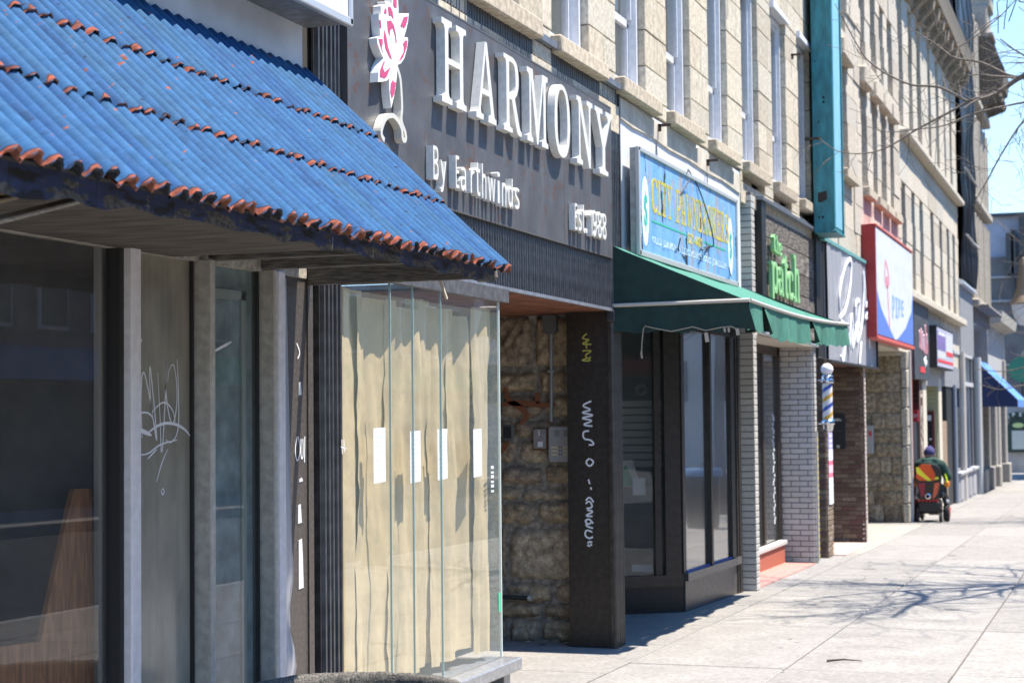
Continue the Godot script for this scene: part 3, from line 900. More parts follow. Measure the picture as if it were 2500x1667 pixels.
	var ply := mat("plywood_orange", L(.40, .20, .09), .6, {"var": [.62, .014, 1.0, 5, 2], "stretch": Vector3(6, .8, 6)})
	var bd := thing("plywood_board", "tapered orange plywood sheet leaning inside the dark shop window", "board", Vector3(-4.3, -.05, -6.0))
	b = MB.new()
	b.prism([Vector2(5.834, 1.324), Vector2(5.717, 1.327), Vector2(5.694, 1.286), Vector2(5.567, .964), Vector2(5.499, .787), Vector2(5.2, .80), Vector2(4.6, .80), Vector2(4.6, -.04), Vector2(5.87, -.04)], -.02, 0, FX(-3.72))
	part("sheet", b, ply, bd)

const SCRAWL := [
	[Vector2(6.024, 1.514), Vector2(6.015, 1.642), Vector2(6.029, 1.767), Vector2(6.071, 1.699), Vector2(6.134, 1.504), Vector2(6.084, 1.793), Vector2(6.090, 1.642), Vector2(6.128, 1.533)],
	[Vector2(6.142, 1.772), Vector2(6.158, 1.605), Vector2(6.175, 1.460), Vector2(6.214, 1.821), Vector2(6.204, 1.714), Vector2(6.229, 1.604), Vector2(6.264, 1.571), Vector2(6.293, 1.678), Vector2(6.271, 1.796), Vector2(6.235, 1.788), Vector2(6.219, 1.736)],
	[Vector2(6.294, 1.826), Vector2(6.304, 1.678), Vector2(6.299, 1.545), Vector2(6.247, 1.494), Vector2(6.205, 1.503)],
	[Vector2(5.980, 1.596), Vector2(6.034, 1.613), Vector2(6.095, 1.598), Vector2(6.122, 1.548)],
	[Vector2(5.974, 1.554), Vector2(6.093, 1.523)],
	[Vector2(6.096, 1.613), Vector2(6.181, 1.652), Vector2(6.251, 1.626), Vector2(6.279, 1.574)],
	[Vector2(6.052, 1.527), Vector2(6.150, 1.562), Vector2(6.249, 1.568), Vector2(6.351, 1.544), Vector2(6.421, 1.497)],
	[Vector2(5.989, 1.451), Vector2(6.064, 1.452), Vector2(6.162, 1.485), Vector2(6.291, 1.501)],
	[Vector2(6.063, 1.431), Vector2(6.133, 1.468)],
	[Vector2(6.218, 1.466), Vector2(6.174, 1.416), Vector2(6.129, 1.338)],
	[Vector2(5.982, 1.933), Vector2(6.024, 1.888)],
	[Vector2(6.178, 1.311), Vector2(6.166, 1.301), Vector2(6.177, 1.286), Vector2(6.189, 1.299), Vector2(6.178, 1.311)]]

func _film_texture() -> ImageTexture:      # streaky frosted film
	var im := Image.create_empty(128, 256, false, Image.FORMAT_RGB8)
	var fn := FastNoiseLite.new(); fn.seed = 9; fn.frequency = .02
	for y in 256:
		for x in 128:
			var v := .86 + .05 * fn.get_noise_2d(x * 4.0, y * .5) + .16 * fn.get_noise_2d(x * .7, y * .8 + 300) + .10 * (y / 256.0 - .5)
			v = clampf(v, .5, 1.0)
			im.set_pixel(x, y, Color(v, v * .985, v * .95))
	return ImageTexture.create_from_image(im)

# ---------------------------------------------------------------- the blue tile awning
func tile_awning() -> void:
	var t := thing("tile_awning", "lean-to awning of chipped blue-painted clay tiles with a rotten eave", "awning", Vector3(F, 2.2, -5.4))
	# paint that has flaked from the clay along the lower edges and here and there
	var im := Image.create_empty(1024, 256, false, Image.FORMAT_RGB8)
	var f1 := FastNoiseLite.new(); f1.seed = 3; f1.frequency = .03; f1.fractal_octaves = 4
	var f2 := FastNoiseLite.new(); f2.seed = 8; f2.frequency = .11; f2.fractal_octaves = 2
	var f3 := FastNoiseLite.new(); f3.seed = 21; f3.frequency = .012
	for y in 256:
		for x in 1024:
			var a := f1.get_noise_2d(x * 1.6, y)
			var g := f2.get_noise_2d(x, y)
			var c := f3.get_noise_2d(x, y * 2.0)
			var e := y / 255.0
			var lim := .992 + .045 * f1.get_noise_2d(x * 1.1 + 900, 5.0) - .10 * maxf(0.0, f3.get_noise_2d(x * 2.2, 77.0) - .1)
			var col := Color(.155, .315, .465) * (1.0 + .10 * c + .06 * a)
			col = col.lerp(Color(.20, .36, .51), clampf(g * .5 + .1 + c * .4, 0, .4))
			if e > lim or (a > .60 and g > .22) or (c > .42 and a > .44):
				col = Color(.52, .27, .20) * (1.0 + .35 * g)
			elif e > lim - .008 or (a < -.52 and g < -.42):
				col = Color(.10, .13, .20)
			if e < .10 + .05 * g: col *= .80 + e          # dirt washed into the lap
			if f2.get_noise_2d(x * .9, 33.0) > .30 and f1.get_noise_2d(x * .5, y * .6 + 200) > .05: col *= .90
			im.set_pixel(x, y, col)
	var tm := StandardMaterial3D.new()
	tm.resource_name = "blue_tile_paint"
	tm.albedo_texture = ImageTexture.create_from_image(im)
	tm.roughness = .8; tm.metallic_specular = .3
	tm.heightmap_enabled = true; tm.heightmap_texture = noise_tex(.09, -1.0, 3, 7); tm.heightmap_scale = .12
	var clay := mat("raw_clay", L(.42, .16, .10), .9, {"var": [.55, .05, .3], "bump": .2, "bf": .08})
	var tones := [tm]
	for k in 4:
		var v: StandardMaterial3D = tm.duplicate()
		v.resource_name = "blue_tile_paint_%d" % k
		v.albedo_color = [Color(.93, .94, .95), Color(1.0, .97, .94), Color(.86, .9, .95), Color(.97, 1.0, 1.0)][k]
		tones.append(v)
	var endpaint := mat("dirty_tile_end", L(.05, .055, .07), .9, {"var": [.5, .05, .3]})
	var p := .0905
	var sl := Vector3(.965, -.95, 0).normalized()                # down the slope
	var nm := Vector3(.95, .965, 0).normalized()
	var top := Vector3(F, 3.185, 0)
	var cs := [[-.02, .49], [.44, .94], [.895, 1.375]]
	for k in 46:
		var z := -7.45 + p * (k + .5)
		for q in 3:
			var s0: float = cs[q][0]
			var s1: float = cs[q][1] + rng.randf_range(-.012, .008)
			var rows := []
			var uvs := []
			var bot := []
			var dz := rng.randf_range(-.003, .003)
			var lift := rng.randf_range(-.002, .004)
			var brk := 0.0
			if q == 2 and rng.randf() < .16: brk = rng.randf_range(.01, .03)
			for i in 3:
				var row := PackedVector3Array()
				var uv := PackedVector2Array()
				for j in 13:
					var w := j / 12.0
					# a round cover with a narrow trough on its far side
					var h := .035 * pow(maxf(0.0, sin(PI * clampf(w / .80, 0, 1))), .75) if w < .80 else -.004 * sin(PI * (w - .8) / .2)
					var ss: float = [s1 - (brk * maxf(0.0, sin(w * 4.2)) if brk > 0 else 0.0) + .005 * sin(w * 19 + k), lerpf(s0, s1, .5), s0][i]
					var raise: float = [(.013 if q < 2 else .019) + lift * .7, .007, .0][i]
					row.append(top + sl * ss + nm * (h + raise) + Vector3(0, 0, z - p * .5 + p * w * 1.0 + dz))
					uv.append(Vector2((-z - p * w + 2.0) / 4.2 + q * .37, .02 + .98 * (ss - s0) / (s1 - s0)))
				rows.append(row)
				uvs.append(uv)
			# rows run from the eave up; along a row z grows towards the camera, so flip
			var b := MB.new()
			b.grid(rows, uvs, [], true)
			var tile := part("roof_tile", b, tones[rng.randi() % 5], t)
			var te := .0065 if q < 2 else .011
			var eb := MB.new()                                   # the broken clay end of the tile
			for j in 12:
				var a: Vector3 = rows[0][j]
				var d: Vector3 = rows[0][j + 1]
				eb.quad(a - nm * te, a, d, d - nm * te)
				eb.quad(a - nm * .010, d - nm * .010, d - nm * .010 - sl * .12, a - nm * .010 - sl * .12)
			part("tile_end", eb, clay if rng.randf() < .5 else endpaint, tile)
	var b := MB.new()
	b.box(top + sl * .66 + nm * -.02 + Vector3(0, 0, -5.4), Vector3(1.32, .02, 4.1), Basis(Vector3.BACK, atan2(sl.y, sl.x)))
	part("roof_deck", b, mat("deck_black", L(.03, .028, .026), .95), t)
	# fascia board along the eave: navy paint over rotten wood
	var fim := Image.create_empty(1024, 32, false, Image.FORMAT_RGB8)
	for y in 32:
		for x in 1024:
			var a := f1.get_noise_2d(x * .7 + 40, y * 1.6)
			var c := f3.get_noise_2d(x * 1.3, y * 2 + 500)
			var col := Color(.125, .165, .28) * (1.0 + .5 * a)
			if a + c * .9 + (y - 14) / 40.0 > .34: col = Color(.27, .255, .23) * (1.0 + .6 * f2.get_noise_2d(x, y))
			elif a < -.30: col = Color(.05, .05, .06)
			if absf(sin(x * .031)) < .02: col *= .4
			im = im
			fim.set_pixel(x, y, col)
	var fmat := StandardMaterial3D.new()
	fmat.resource_name = "rotten_fascia"; fmat.albedo_texture = ImageTexture.create_from_image(fim); fmat.roughness = .8
	var fr := []
	var br := []
	for k in 42:
		var z := -7.44 + k * .1
		var sag := .07 * pow(clampf((-4.9 - z) / -1.6, 0.0, 1.3), 2.0)
		var jt := .006 * sin(k * 1.7) + .004 * sin(k * 4.1)
		fr.append([Vector3(-2.655, 2.255, z), Vector3(-2.652 + jt, 2.185 - sag * .9 + jt, z)])
	b = MB.new()
	for k in 41:
		var a: Array = fr[k]
		var d: Array = fr[k + 1]
		b.v.append_array([a[1], d[0], a[0], a[1], d[1], d[0]])
		for q in 6: b.n.append(Vector3.RIGHT); b.c.append(Color.WHITE)
		var u0 := k / 41.0
		var u1 := (k + 1) / 41.0
		b.t.append_array([Vector2(u0, 1), Vector2(u1, 0), Vector2(u0, 0), Vector2(u0, 1), Vector2(u1, 1), Vector2(u1, 0)])
	b.fb(-7.44, -3.4, 2.20, 2.255, -2.69, -2.66)
	part("fascia_board", b, fmat, t)
	var gw := mat("weathered_wood", L(.20, .185, .165), .9, {"var": [.5, .02, .7, 5, 4], "stretch": Vector3(.6, 6, 6)})
	for q in [-6.22, -6.50, -6.97]:
		b = MB.new(); b.cbox(Vector3(-3.12, 2.285, q - .02), Vector3(.92, .085, .038), .004)
		part("joist", b, gw, t)
	b = MB.new(); b.cbox(Vector3(-3.12, 2.255, -7.462), Vector3(.93, .10, .03), .004)
	part("joist", b, gw, t, "grey end joist with nail holes")
	b = MB.new(); b.cbox(Vector3(-2.70, 2.235, -7.46), Vector3(.10, .08, .045), .01, Basis(Vector3.BACK, .1))
	part("rotten_stub", b, gw, t)
	b = MB.new(); b.tube([Vector3(-2.93, 2.22, -7.47), Vector3(-2.90, 2.12, -7.48)], [.008], 5)
	part("hanging_splinter", b, mat("pale_splinter", L(.5, .47, .4), .9), t)
	var so := mat("soffit_ply", L(.115, .095, .075), .85, {"var": [.45, .012, 1.4, 6, 14], "stretch": Vector3(.7, 2, 3)})
	b = MB.new(); b.fb(-6.20, -4.25, 2.235, 2.25, F, -2.69); b.fb(-4.25, -3.3, 2.235, 2.25, F, -3.02)
	part("soffit_board", b, so, t)
	b = MB.new(); b.fb(-6.2, -3.3, 2.40, 2.42, F, -2.90)
	part("inner_deck", b, mat("deck_black", Color.WHITE), t)
	for q in [[-4.02, 2.20, .75, .12, .16, L(.40, .25, .12)], [-4.08, 2.15, .85, -.06, .26, L(.46, .43, .38)], [-3.95, 2.175, .55, .3, .2, L(.36, .28, .18)]]:
		b = MB.new(); b.cbox(Vector3(-2.80, q[1], q[0]), Vector3(.085, .012, q[2]), .003, Basis(Vector3.UP, q[3]) * Basis(Vector3.RIGHT, q[4]))
		part("broken_plank", b, mat("plank_%s" % str(q[5].r).substr(0, 5), q[5], .9, {"var": [.55, .02, .5], "stretch": Vector3(6, 6, 1)}), t)
	# the blank light-box sign above it
	t = thing("blank_lightbox", "blank white projecting light-box sign above the blue tiles", "sign", Vector3(-3.47, 3.4, -6))
	b = MB.new(); b.fb(-7.46, -2.0, 3.42, 4.8, F - .01, -3.385)
	part("casing", b, mat("casing_grey", L(.30, .30, .30), .5, {"metal": .3, "var": [.7, .02, .8]}), t)
	b = MB.new(); b.fb(-7.46, -7.40, 3.46, 4.8, -3.385, -3.376)
	part("face_edge", b, mat("sign_white", L(.76, .78, .80), .35), t)
	b = MB.new(); b.fb(-7.42, -2.0, 3.455, 4.8, -3.385, -3.380)
	part("face", b, mat("sign_white", Color.WHITE), t)
	b = MB.new()
	b.cbox(Vector3(-3.382, 3.435, -4.75), Vector3(.035, .04, 5.5), .005); b.cbox(Vector3(-3.382, 4.1, -7.485), Vector3(.035, 1.36, .035), .005)
	part("trim", b, mat("sign_trim", L(.55, .56, .57), .4, {"metal": .5}), t)

# ---------------------------------------------------------------- the dark metal shop with the big letters
func flutes(b: MB, z0: float, z1: float, y0: float, y1: float, x: float, pitch := .046) -> void:
	var k := 0
	var z := z0
	while z - pitch > z1 - .001:
		var o := .003 * sin(k * 2.3)
		b.fb(z, z - pitch, y0, y1, x - .03, x - .018)
		b.prism([Vector2(z - pitch * .12, 0), Vector2(z - pitch * .30, .022 + o * .4), Vector2(z - pitch * .66, .022 + o * .4), Vector2(z - pitch * .84, 0)], y0, y1, Transform3D(Basis(Vector3(0, 0, 1), Vector3(1, 0, 0), Vector3(0, 1, 0)), Vector3(x - .02, 0, 0)))
		z -= pitch
		k += 1

func harmony_shop() -> void:
	var fl := mat("fluted_bronze", L(.10, .10, .108), .38, {"metal": .35, "var": [.55, .02, .9, 6, 6]})
	var t := thing("fluted_shopfront", "dark fluted metal shopfront with a papered glass display window", "shopfront", Vector3(-4, gy(-10), -10))
	var b := MB.new()
	flutes(b, -7.52, -12.90, 3.885, 4.06, F)
	flutes(b, -7.52, -12.90, 2.385, 2.755, F)
	flutes(b, -7.55, -7.86, 2.755, 3.885, F)
	flutes(b, -12.62, -12.90, 2.755, 3.885, F)
	b.fb(-12.90, -12.93, 2.385, 4.06, F - .06, F + .005)
	part("fluted_cladding", b, fl, t)
	b = MB.new(); b.fb(-7.45, -12.93, 2.38, 4.05, -3.9, F - .045)
	part("fascia_wall", b, mat("deck_black", Color.WHITE), t)
	b = MB.new(); b.prism([Vector2(-.06, 0), Vector2(.045, -.012), Vector2(.05, .028), Vector2(-.06, .062)], 0, 5.45, Transform3D(Basis(Vector3(1, 0, 0), Vector3(0, 1, 0), Vector3(0, 0, 1)), Vector3(F, 4.065, -12.95)))
	part("cap_flashing", b, mat("flashing_grey", L(.33, .36, .42), .45, {"metal": .5, "var": [.8, .02, 1.0]}), t)
	b = MB.new(); b.fb(-7.5, -12.93, 2.362, 2.384, F - .02, F + .006)
	part("lower_trim", b, mat("flashing_grey", Color.WHITE), t)
	# near pier
	b = MB.new()
	flutes(b, -7.60, -7.85, -.1, 2.38, F)
	b.fb(-7.60, -7.86, -.1, 2.4, F - .4, F - .03)
	part("pier", b, fl, t)
	b = MB.new(); b.fb(-7.47, -7.6, -.1, 2.6, F - .3, F - .06)
	part("dark_gap", b, mat("deck_black", Color.WHITE), t)
	b = MB.new(); b.ribbon([Vector2(7.80, 1.48), Vector2(7.805, 1.41)], .006, 0, .001, FX(F + .004)); b.ribbon([Vector2(7.825, 1.48), Vector2(7.83, 1.42)], .006, 0, .001, FX(F + .004)); b.ribbon([Vector2(7.79, 1.445), Vector2(7.85, 1.435)], .006, 0, .001, FX(F + .004))
	part("scratched_mark", b, mat("paint_white", L(.7, .71, .72), .6), t)
	# display window
	b = MB.new(); b.fb(-7.86, -10.26, 2.285, 2.365, F - .03, F + .015)
	part("window_header", b, mat("header_grey", L(.16, .16, .165), .5, {"metal": .4, "var": [.7, .02, .8]}), t)
	var gz := [-7.86, -8.44, -8.75, -9.16, -10.13]
	for k in 4:
		part("pane", pane(gz[k] - .003, gz[k + 1] + .003, .13, 2.29, F - .012), glass("clear_glass", Color(.86, .95, .92), .07), t)
		if k > 0:
			b = MB.new(); b.fb(gz[k] + .003, gz[k] - .003, .13, 2.29, F - .018, F - .006)
			part("glass_edge", b, mat("glass_edge", L(.30, .40, .38), .2), t)
	b = MB.new(); b.fb(-10.127, -10.139, .13, 2.29, F - .018, F - .006)
	part("glass_edge", b, mat("glass_edge_pale", L(.55, .62, .58), .3), t)
	b = MB.new()
	b.quad(Vector3(-5.2, .13, -10.14), Vector3(F - .02, .13, -10.14), Vector3(F - .02, 2.29, -10.14), Vector3(-5.2, 2.29, -10.14))
	part("return_pane", b, glass("clear_glass", Color.WHITE, .07), t)
	b = MB.new(); b.cbox(Vector3(F - .03, .085, -9.03), Vector3(.25, .075, 2.36), .008); b.cbox(Vector3(F + .06, .10, -9.03), Vector3(.06, .03, 2.38), .006)
	b.cbox(Vector3(F - .05, -.04, -10.1), Vector3(.18, .2, .1), .008)
	part("ledge", b, mat("ledge_aluminium", L(.45, .46, .48), .35, {"metal": .6, "var": [.8, .02, .6]}), t)
	b = MB.new(); b.fb(-7.9, -10.05, -.12, .06, -5.2, F - .06)
	part("plinth", b, mat("deck_black", Color.WHITE), t)
	b = MB.new(); b.fb(-7.86, -10.12, -.1, 2.4, -5.25, -5.2); b.fb(-7.86, -10.12, 2.42, 2.44, -5.2, F - .05); b.fb(-7.86, -10.12, .06, .12, -5.2, F - .05)
	part("window_back", b, mat("room_shell", Color.WHITE), t)
	b = MB.new(); b.fb(-10.0, -12.95, 2.366, 2.376, -5.6, F - .01)
	part("soffit", b, mat("soffit_rust", L(.30, .105, .05), .7, {"var": [.6, .012, 1.3]}), t)
	b = MB.new(); b.fb(-9.9, -13.6, -.2, 2.4, -5.65, -5.6)
	part("back_wall", b, mat("entry_cream", L(.62, .57, .48), .8), t)
	b = MB.new(); b.prism([Vector2(10.085, .40), Vector2(10.125, .405), Vector2(10.12, .52), Vector2(10.08, .515)], 0, .0015, FX(F - .010))
	part("green_sticker", b, mat("sticker_green", L(.06, .45, .25), .5), t)
	b = MB.new()
	for k in 6: b.fb(-9.97, -10.02, 1.13 + k * .028, 1.143 + k * .028 + .006 * (k % 2), F - .0105, F - .0095)
	part("hours_lettering", b, mat("lettering_pale", L(.55, .58, .58), .6), t)
	# far pier with paint scrawls
	var pr := thing("entry_pier", "dark brown metal-clad pier with painted scrawls beside the stone entry", "pier", Vector3(-3.75, gy(-12.8), -12.8))
	b = MB.new(); b.fb(-12.68, -12.89, gy(-12.8), 2.38, -3.95, F - .03)
	part("casing", b, mat("pier_brown", L(.045, .034, .026), .45, {"metal": .2, "var": [.7, .02, .6]}), pr)
	b = MB.new()
	flutes(b, -12.665, -12.90, gy(-12.8), 2.30, F, .0335)
	b.fb(-12.66, -12.68, gy(-12.8), 2.38, -3.62, F - .016)
	part("fluted_face", b, mat("fluted_brown", L(.085, .07, .058), .4, {"metal": .3, "var": [.6, .02, .9]}), pr)
	b = MB.new(); b.cbox(Vector3(F - .01, 2.33, -12.78), Vector3(.07, .09, .3), .01)
	part("cap", b, fl, pr)
	for g in PIER_WHITE:
		b = MB.new(); b.ribbon(g, .012, 0, .0008, FZ(-12.679))
		part("white_scrawl", b, mat("paint_white", Color.WHITE), pr)
	for g in PIER_YELLOW:
		b = MB.new(); b.ribbon(g, .009, 0, .0008, FZ(-12.679))
		part("yellow_scrawl", b, mat("paint_yellow", L(.5, .45, .08), .6), pr)
	# kraft paper hung behind the glass
	var pm := mat("kraft_paper", L(.50, .40, .235), .85, {"var": [.86, .012, 1.2, 5, 19], "bump": .25, "bf": .02, "back": Color(.25, .2, .1)})
	var sheets := [[-7.70, -8.34, .02, .11], [-8.20, -8.70, .03, .13], [-8.62, -9.02, .12, .14], [-8.96, -9.30, .17, .13], [-9.22, -9.62, .10, .15], [-9.52, -9.90, .2, .13], [-9.84, -10.11, .1, .0]]
	var fn := FastNoiseLite.new(); fn.seed = 5; fn.frequency = .8; fn.fractal_octaves = 2
	for k in sheets.size():
		var s: Array = sheets[k]
		var rows := []
		var ns := 34
		for i in ns:
			var row := PackedVector3Array()
			var f := i / (ns - 1.0)
			var y := lerpf(.14 + s[2] * .4, 2.24 - .03 * (k % 3), f)
			for j in 22:
				var w := j / 21.0
				var edge := .022 * fn.get_noise_2d(k * 31.0, y * 2.6) + .012 * fn.get_noise_2d(k * 31.0 + 9, y * 9.0)
				var z: float = lerpf(s[0] + edge, s[1] + .022 * fn.get_noise_2d(k * 57.0 + 5, y * 2.2) - .03 * (1.0 - f) * (k % 2), w)
				var d: float = -s[3] * .3 - .055 + .014 * sin(w * 5.2 + k * 1.9 + .5 * fn.get_noise_2d(y * .8, k)) + .013 * sin(w * 12 + y * .35 + k) + .03 * fn.get_noise_3d(w * 2.2, y * .9, k * 7.0) + .009 * fn.get_noise_3d(w * 8, y * 5, k * 3.0)
				row.append(Vector3(F - .012 + minf(d, -.035) - .01 * (k % 2), y, z))
			rows.append(row)
		b = MB.new(); b.grid(rows)
		var o := part("paper_sheet", b, pm)
		tag(o, ["leftmost kraft paper sheet, next to the fluted pier", "wide kraft paper sheet with the first white notice in front", "kraft paper sheet behind the second white notice", "narrow kraft paper sheet behind the third white notice", "kraft paper sheet between the third and fourth notices", "kraft paper sheet behind the fourth white notice", "rightmost narrow kraft paper strip at the window corner"][k], "paper", "kraft paper hung in the display window")
	var nm := mat("notice_white", L(.80, .82, .86), .7)
	var nz := [[8.238, 8.391, 1.249, 1.53], [8.725, 8.872, 1.232, 1.509], [9.124, 9.275, 1.233, 1.516], [9.697, 9.838, 1.229, 1.51]]
	for k in 4:
		var q: Array = nz[k]
		b = MB.new(); b.prism([Vector2(q[0], q[2]), Vector2(q[1], q[2] + .006), Vector2(q[1], q[3] + .003), Vector2(q[0], q[3])], 0, .001, FX(F - .02))
		var o := part("notice", b, nm)
		b = MB.new()
		for i in 9:
			if i != 4: b.prism([Vector2(q[0] + .02, q[3] - .05 - i * .024), Vector2(q[1] - .02 - .02 * (i % 3), q[3] - .05 - i * .024), Vector2(q[1] - .02 - .02 * (i % 3), q[3] - .043 - i * .024), Vector2(q[0] + .02, q[3] - .043 - i * .024)], .001, .0014, FX(F - .02))
		part("print", b, mat("faint_print", L(.60, .62, .68), .8), o)
		tag(o, ["leftmost of the four blank white notices taped to the display glass", "second from left of the four white notices on the display glass", "third from left of the four white notices on the display glass", "rightmost of the four white notices on the display glass"][k], "notice", "white notices on the display window")
	# the sign
	var sg := thing("letter_sign", "weathered black metal sign panel with raised silver letters and a pink lotus", "sign", Vector3(F, 2.76, -10.2))
	var im := Image.create_empty(1024, 256, false, Image.FORMAT_RGB8)
	var f1 := FastNoiseLite.new(); f1.seed = 31; f1.frequency = .012; f1.fractal_octaves = 5
	var f2 := FastNoiseLite.new(); f2.seed = 32; f2.frequency = .06; f2.fractal_octaves = 3
	for y in 256:
		for x in 1024:
			var a := f1.get_noise_2d(x, y)
			var g := f2.get_noise_2d(x, y * 1.3)
			var v := .315 + .05 * a + .015 * g
			var col := Color(v, v * 1.01, v * 1.05)
			if f1.get_noise_2d(x + 700, y * 1.4) + g * .55 > .43: col = col.lerp(Color(.36, .22, .16), .55)
			if y > 110 and f2.get_noise_2d(x * .8, 9.0) > .34: col = col.lerp(Color(.52, .52, .53), .12 * (1.0 - absf(y - 170) / 90.0))
			im.set_pixel(x, y, col)
	var pmx := StandardMaterial3D.new()
	pmx.resource_name = "sign_black_metal"; pmx.albedo_texture = ImageTexture.create_from_image(im); pmx.roughness = .48; pmx.metallic = .15
	b = MB.new(); b.fb(-7.86, -11.42, 2.762, 3.88, F - .03, F + .02)
	part("panel", b, pmx, sg)
	b = MB.new(); b.fb(-11.424, -12.61, 2.762, 3.88, F - .03, F + .02)
	part("panel", b, pmx, sg)
	b = MB.new(); b.fb(-7.86, -12.61, 3.876, 3.886, F + .0, F + .022); b.fb(-7.86, -12.61, 2.752, 2.762, F + .0, F + .022)
	part("panel_edge", b, mat("panel_edge", L(.12, .115, .11), .5, {"metal": .4}), sg)
	var lt := mat("letter_silver", L(.74, .73, .68), .42, {"metal": .1, "var": [.88, .02, .5]})
	var big := [["H", 8.991, 9.374], ["A", 9.537, 9.883], ["R", 10.024, 10.355], ["M", 10.469, 10.895], ["O", 11.039, 11.385], ["N", 11.541, 11.927], ["Y", 11.984, 12.442]]
	for q in big:
		letter("letter", q[0], font(true), q[1], q[2], 3.325 if q[0] != "O" else 3.315, 3.795 if q[0] != "O" else 3.805, .024, .078, FX(F), lt, sg)
	var fs := font(false)
	for q in BY_LINE: letter("small_letter", q[0], fs, q[1], q[2], q[3], q[4], .022, .066, FX(F), lt, sg)
	for q in EST_LINE: letter("small_letter", q[0], fs, q[1], q[2], q[3], q[4], .022, .066, FX(F), lt, sg)
	b = MB.new(); b.prism(LOTUS, .022, .068, FX(F))
	var lo := part("lotus", b, mat("lotus_white", L(.78, .77, .75), .45), sg, "white cut-out lotus flower with pink petals")
	for q in PINK:
		b = MB.new(); b.prism(q, .068, .070, FX(F))
		part("petal_inlay", b, mat("lotus_pink", L(.68, .085, .22), .5, {"var": [.72, .05, .2]}), lo)
	b = MB.new(); b.ribbon(STEM, .026, .022, .066, FX(F))
	part("lotus_stem", b, mat("stem_silver", L(.62, .60, .53), .4, {"metal": .2}), sg)

const PIER_WHITE := [
	[Vector2(-3.802, 0.641), Vector2(-3.766, 0.617)],
	[Vector2(-3.784, 0.652), Vector2(-3.785, 0.606)],
	[Vector2(-3.766, 0.646), Vector2(-3.803, 0.611)],
	[Vector2(-3.758, 0.681), Vector2(-3.789, 0.670), Vector2(-3.819, 0.693), Vector2(-3.806, 0.728), Vector2(-3.764, 0.716)],
	[Vector2(-3.757, 0.745), Vector2(-3.799, 0.757), Vector2(-3.813, 0.775)],
	[Vector2(-3.756, 0.780), Vector2(-3.785, 0.810), Vector2(-3.816, 0.798), Vector2(-3.792, 0.775), Vector2(-3.768, 0.792)],
	[Vector2(-3.760, 0.833), Vector2(-3.809, 0.839), Vector2(-3.759, 0.868), Vector2(-3.802, 0.880)],
	[Vector2(-3.813, 0.927), Vector2(-3.782, 0.944), Vector2(-3.764, 0.903), Vector2(-3.807, 0.892)],
	[Vector2(-3.812, 0.950), Vector2(-3.781, 0.973), Vector2(-3.751, 0.938)],
	[Vector2(-3.760, 1.694), Vector2(-3.823, 1.660), Vector2(-3.768, 1.630), Vector2(-3.830, 1.608), Vector2(-3.751, 1.588), Vector2(-3.831, 1.567), Vector2(-3.758, 1.547), Vector2(-3.820, 1.519), Vector2(-3.753, 1.506)],
	[Vector2(-3.779, 1.471), Vector2(-3.822, 1.461), Vector2(-3.817, 1.414), Vector2(-3.769, 1.401), Vector2(-3.745, 1.371), Vector2(-3.782, 1.366)],
	[Vector2(-3.779, 1.266), Vector2(-3.804, 1.238), Vector2(-3.780, 1.208), Vector2(-3.749, 1.237), Vector2(-3.773, 1.263)],
	[Vector2(-3.789, 1.109), Vector2(-3.778, 1.073)],
	[Vector2(-3.772, 1.050), Vector2(-3.767, 1.032)],
]
const PIER_YELLOW := [
	[Vector2(-3.789, 2.201), Vector2(-3.821, 2.167), Vector2(-3.772, 2.153), Vector2(-3.822, 2.125), Vector2(-3.754, 2.119)],
	[Vector2(-3.790, 2.154), Vector2(-3.792, 2.089)],
	[Vector2(-3.823, 2.072), Vector2(-3.756, 2.070), Vector2(-3.800, 2.036), Vector2(-3.764, 2.000), Vector2(-3.828, 2.002), Vector2(-3.757, 2.023)],
]
const RUST := [
	[Vector2(-4.539, 1.679), Vector2(-4.385, 1.687), Vector2(-4.181, 1.669), Vector2(-4.105, 1.679)],
	[Vector2(-4.516, 1.812), Vector2(-4.498, 1.763), Vector2(-4.487, 1.714), Vector2(-4.386, 1.650), Vector2(-4.336, 1.589), Vector2(-4.389, 1.529)],
	[Vector2(-4.255, 1.768), Vector2(-4.244, 1.683)],
	[Vector2(-4.015, 1.737), Vector2(-3.966, 1.688), Vector2(-3.919, 1.603)],
	[Vector2(-4.555, 1.303), Vector2(-4.495, 1.386)],
]
const BANNER := [
	[Vector2(23.353, 2.944), Vector2(23.354, 3.151), Vector2(23.642, 3.421), Vector2(24.066, 3.636), Vector2(24.416, 3.692), Vector2(24.422, 3.505), Vector2(24.213, 3.232), Vector2(23.822, 2.982), Vector2(23.374, 2.834), Vector2(23.818, 2.757), Vector2(24.157, 2.572), Vector2(24.211, 2.388)],
	[Vector2(24.221, 2.431), Vector2(24.236, 2.703), Vector2(24.438, 2.942), Vector2(24.501, 2.786), Vector2(24.432, 2.495), Vector2(24.863, 2.831), Vector2(24.824, 3.093), Vector2(25.203, 3.173), Vector2(25.082, 2.885), Vector2(24.906, 2.583)],
	[Vector2(24.903, 2.569), Vector2(25.381, 2.824), Vector2(25.656, 3.290), Vector2(25.685, 3.625), Vector2(25.793, 3.405), Vector2(25.894, 3.151), Vector2(26.510, 3.591), Vector2(26.753, 3.640), Vector2(26.445, 3.337), Vector2(25.788, 2.948)],
	[Vector2(25.788, 2.948), Vector2(26.262, 3.063), Vector2(26.797, 3.359), Vector2(26.144, 3.042), Vector2(26.134, 2.780), Vector2(26.184, 2.536)],
	[Vector2(23.357, 2.350), Vector2(23.525, 2.285), Vector2(23.754, 2.473)],
	[Vector2(25.091, 2.280), Vector2(25.326, 2.598)],
]
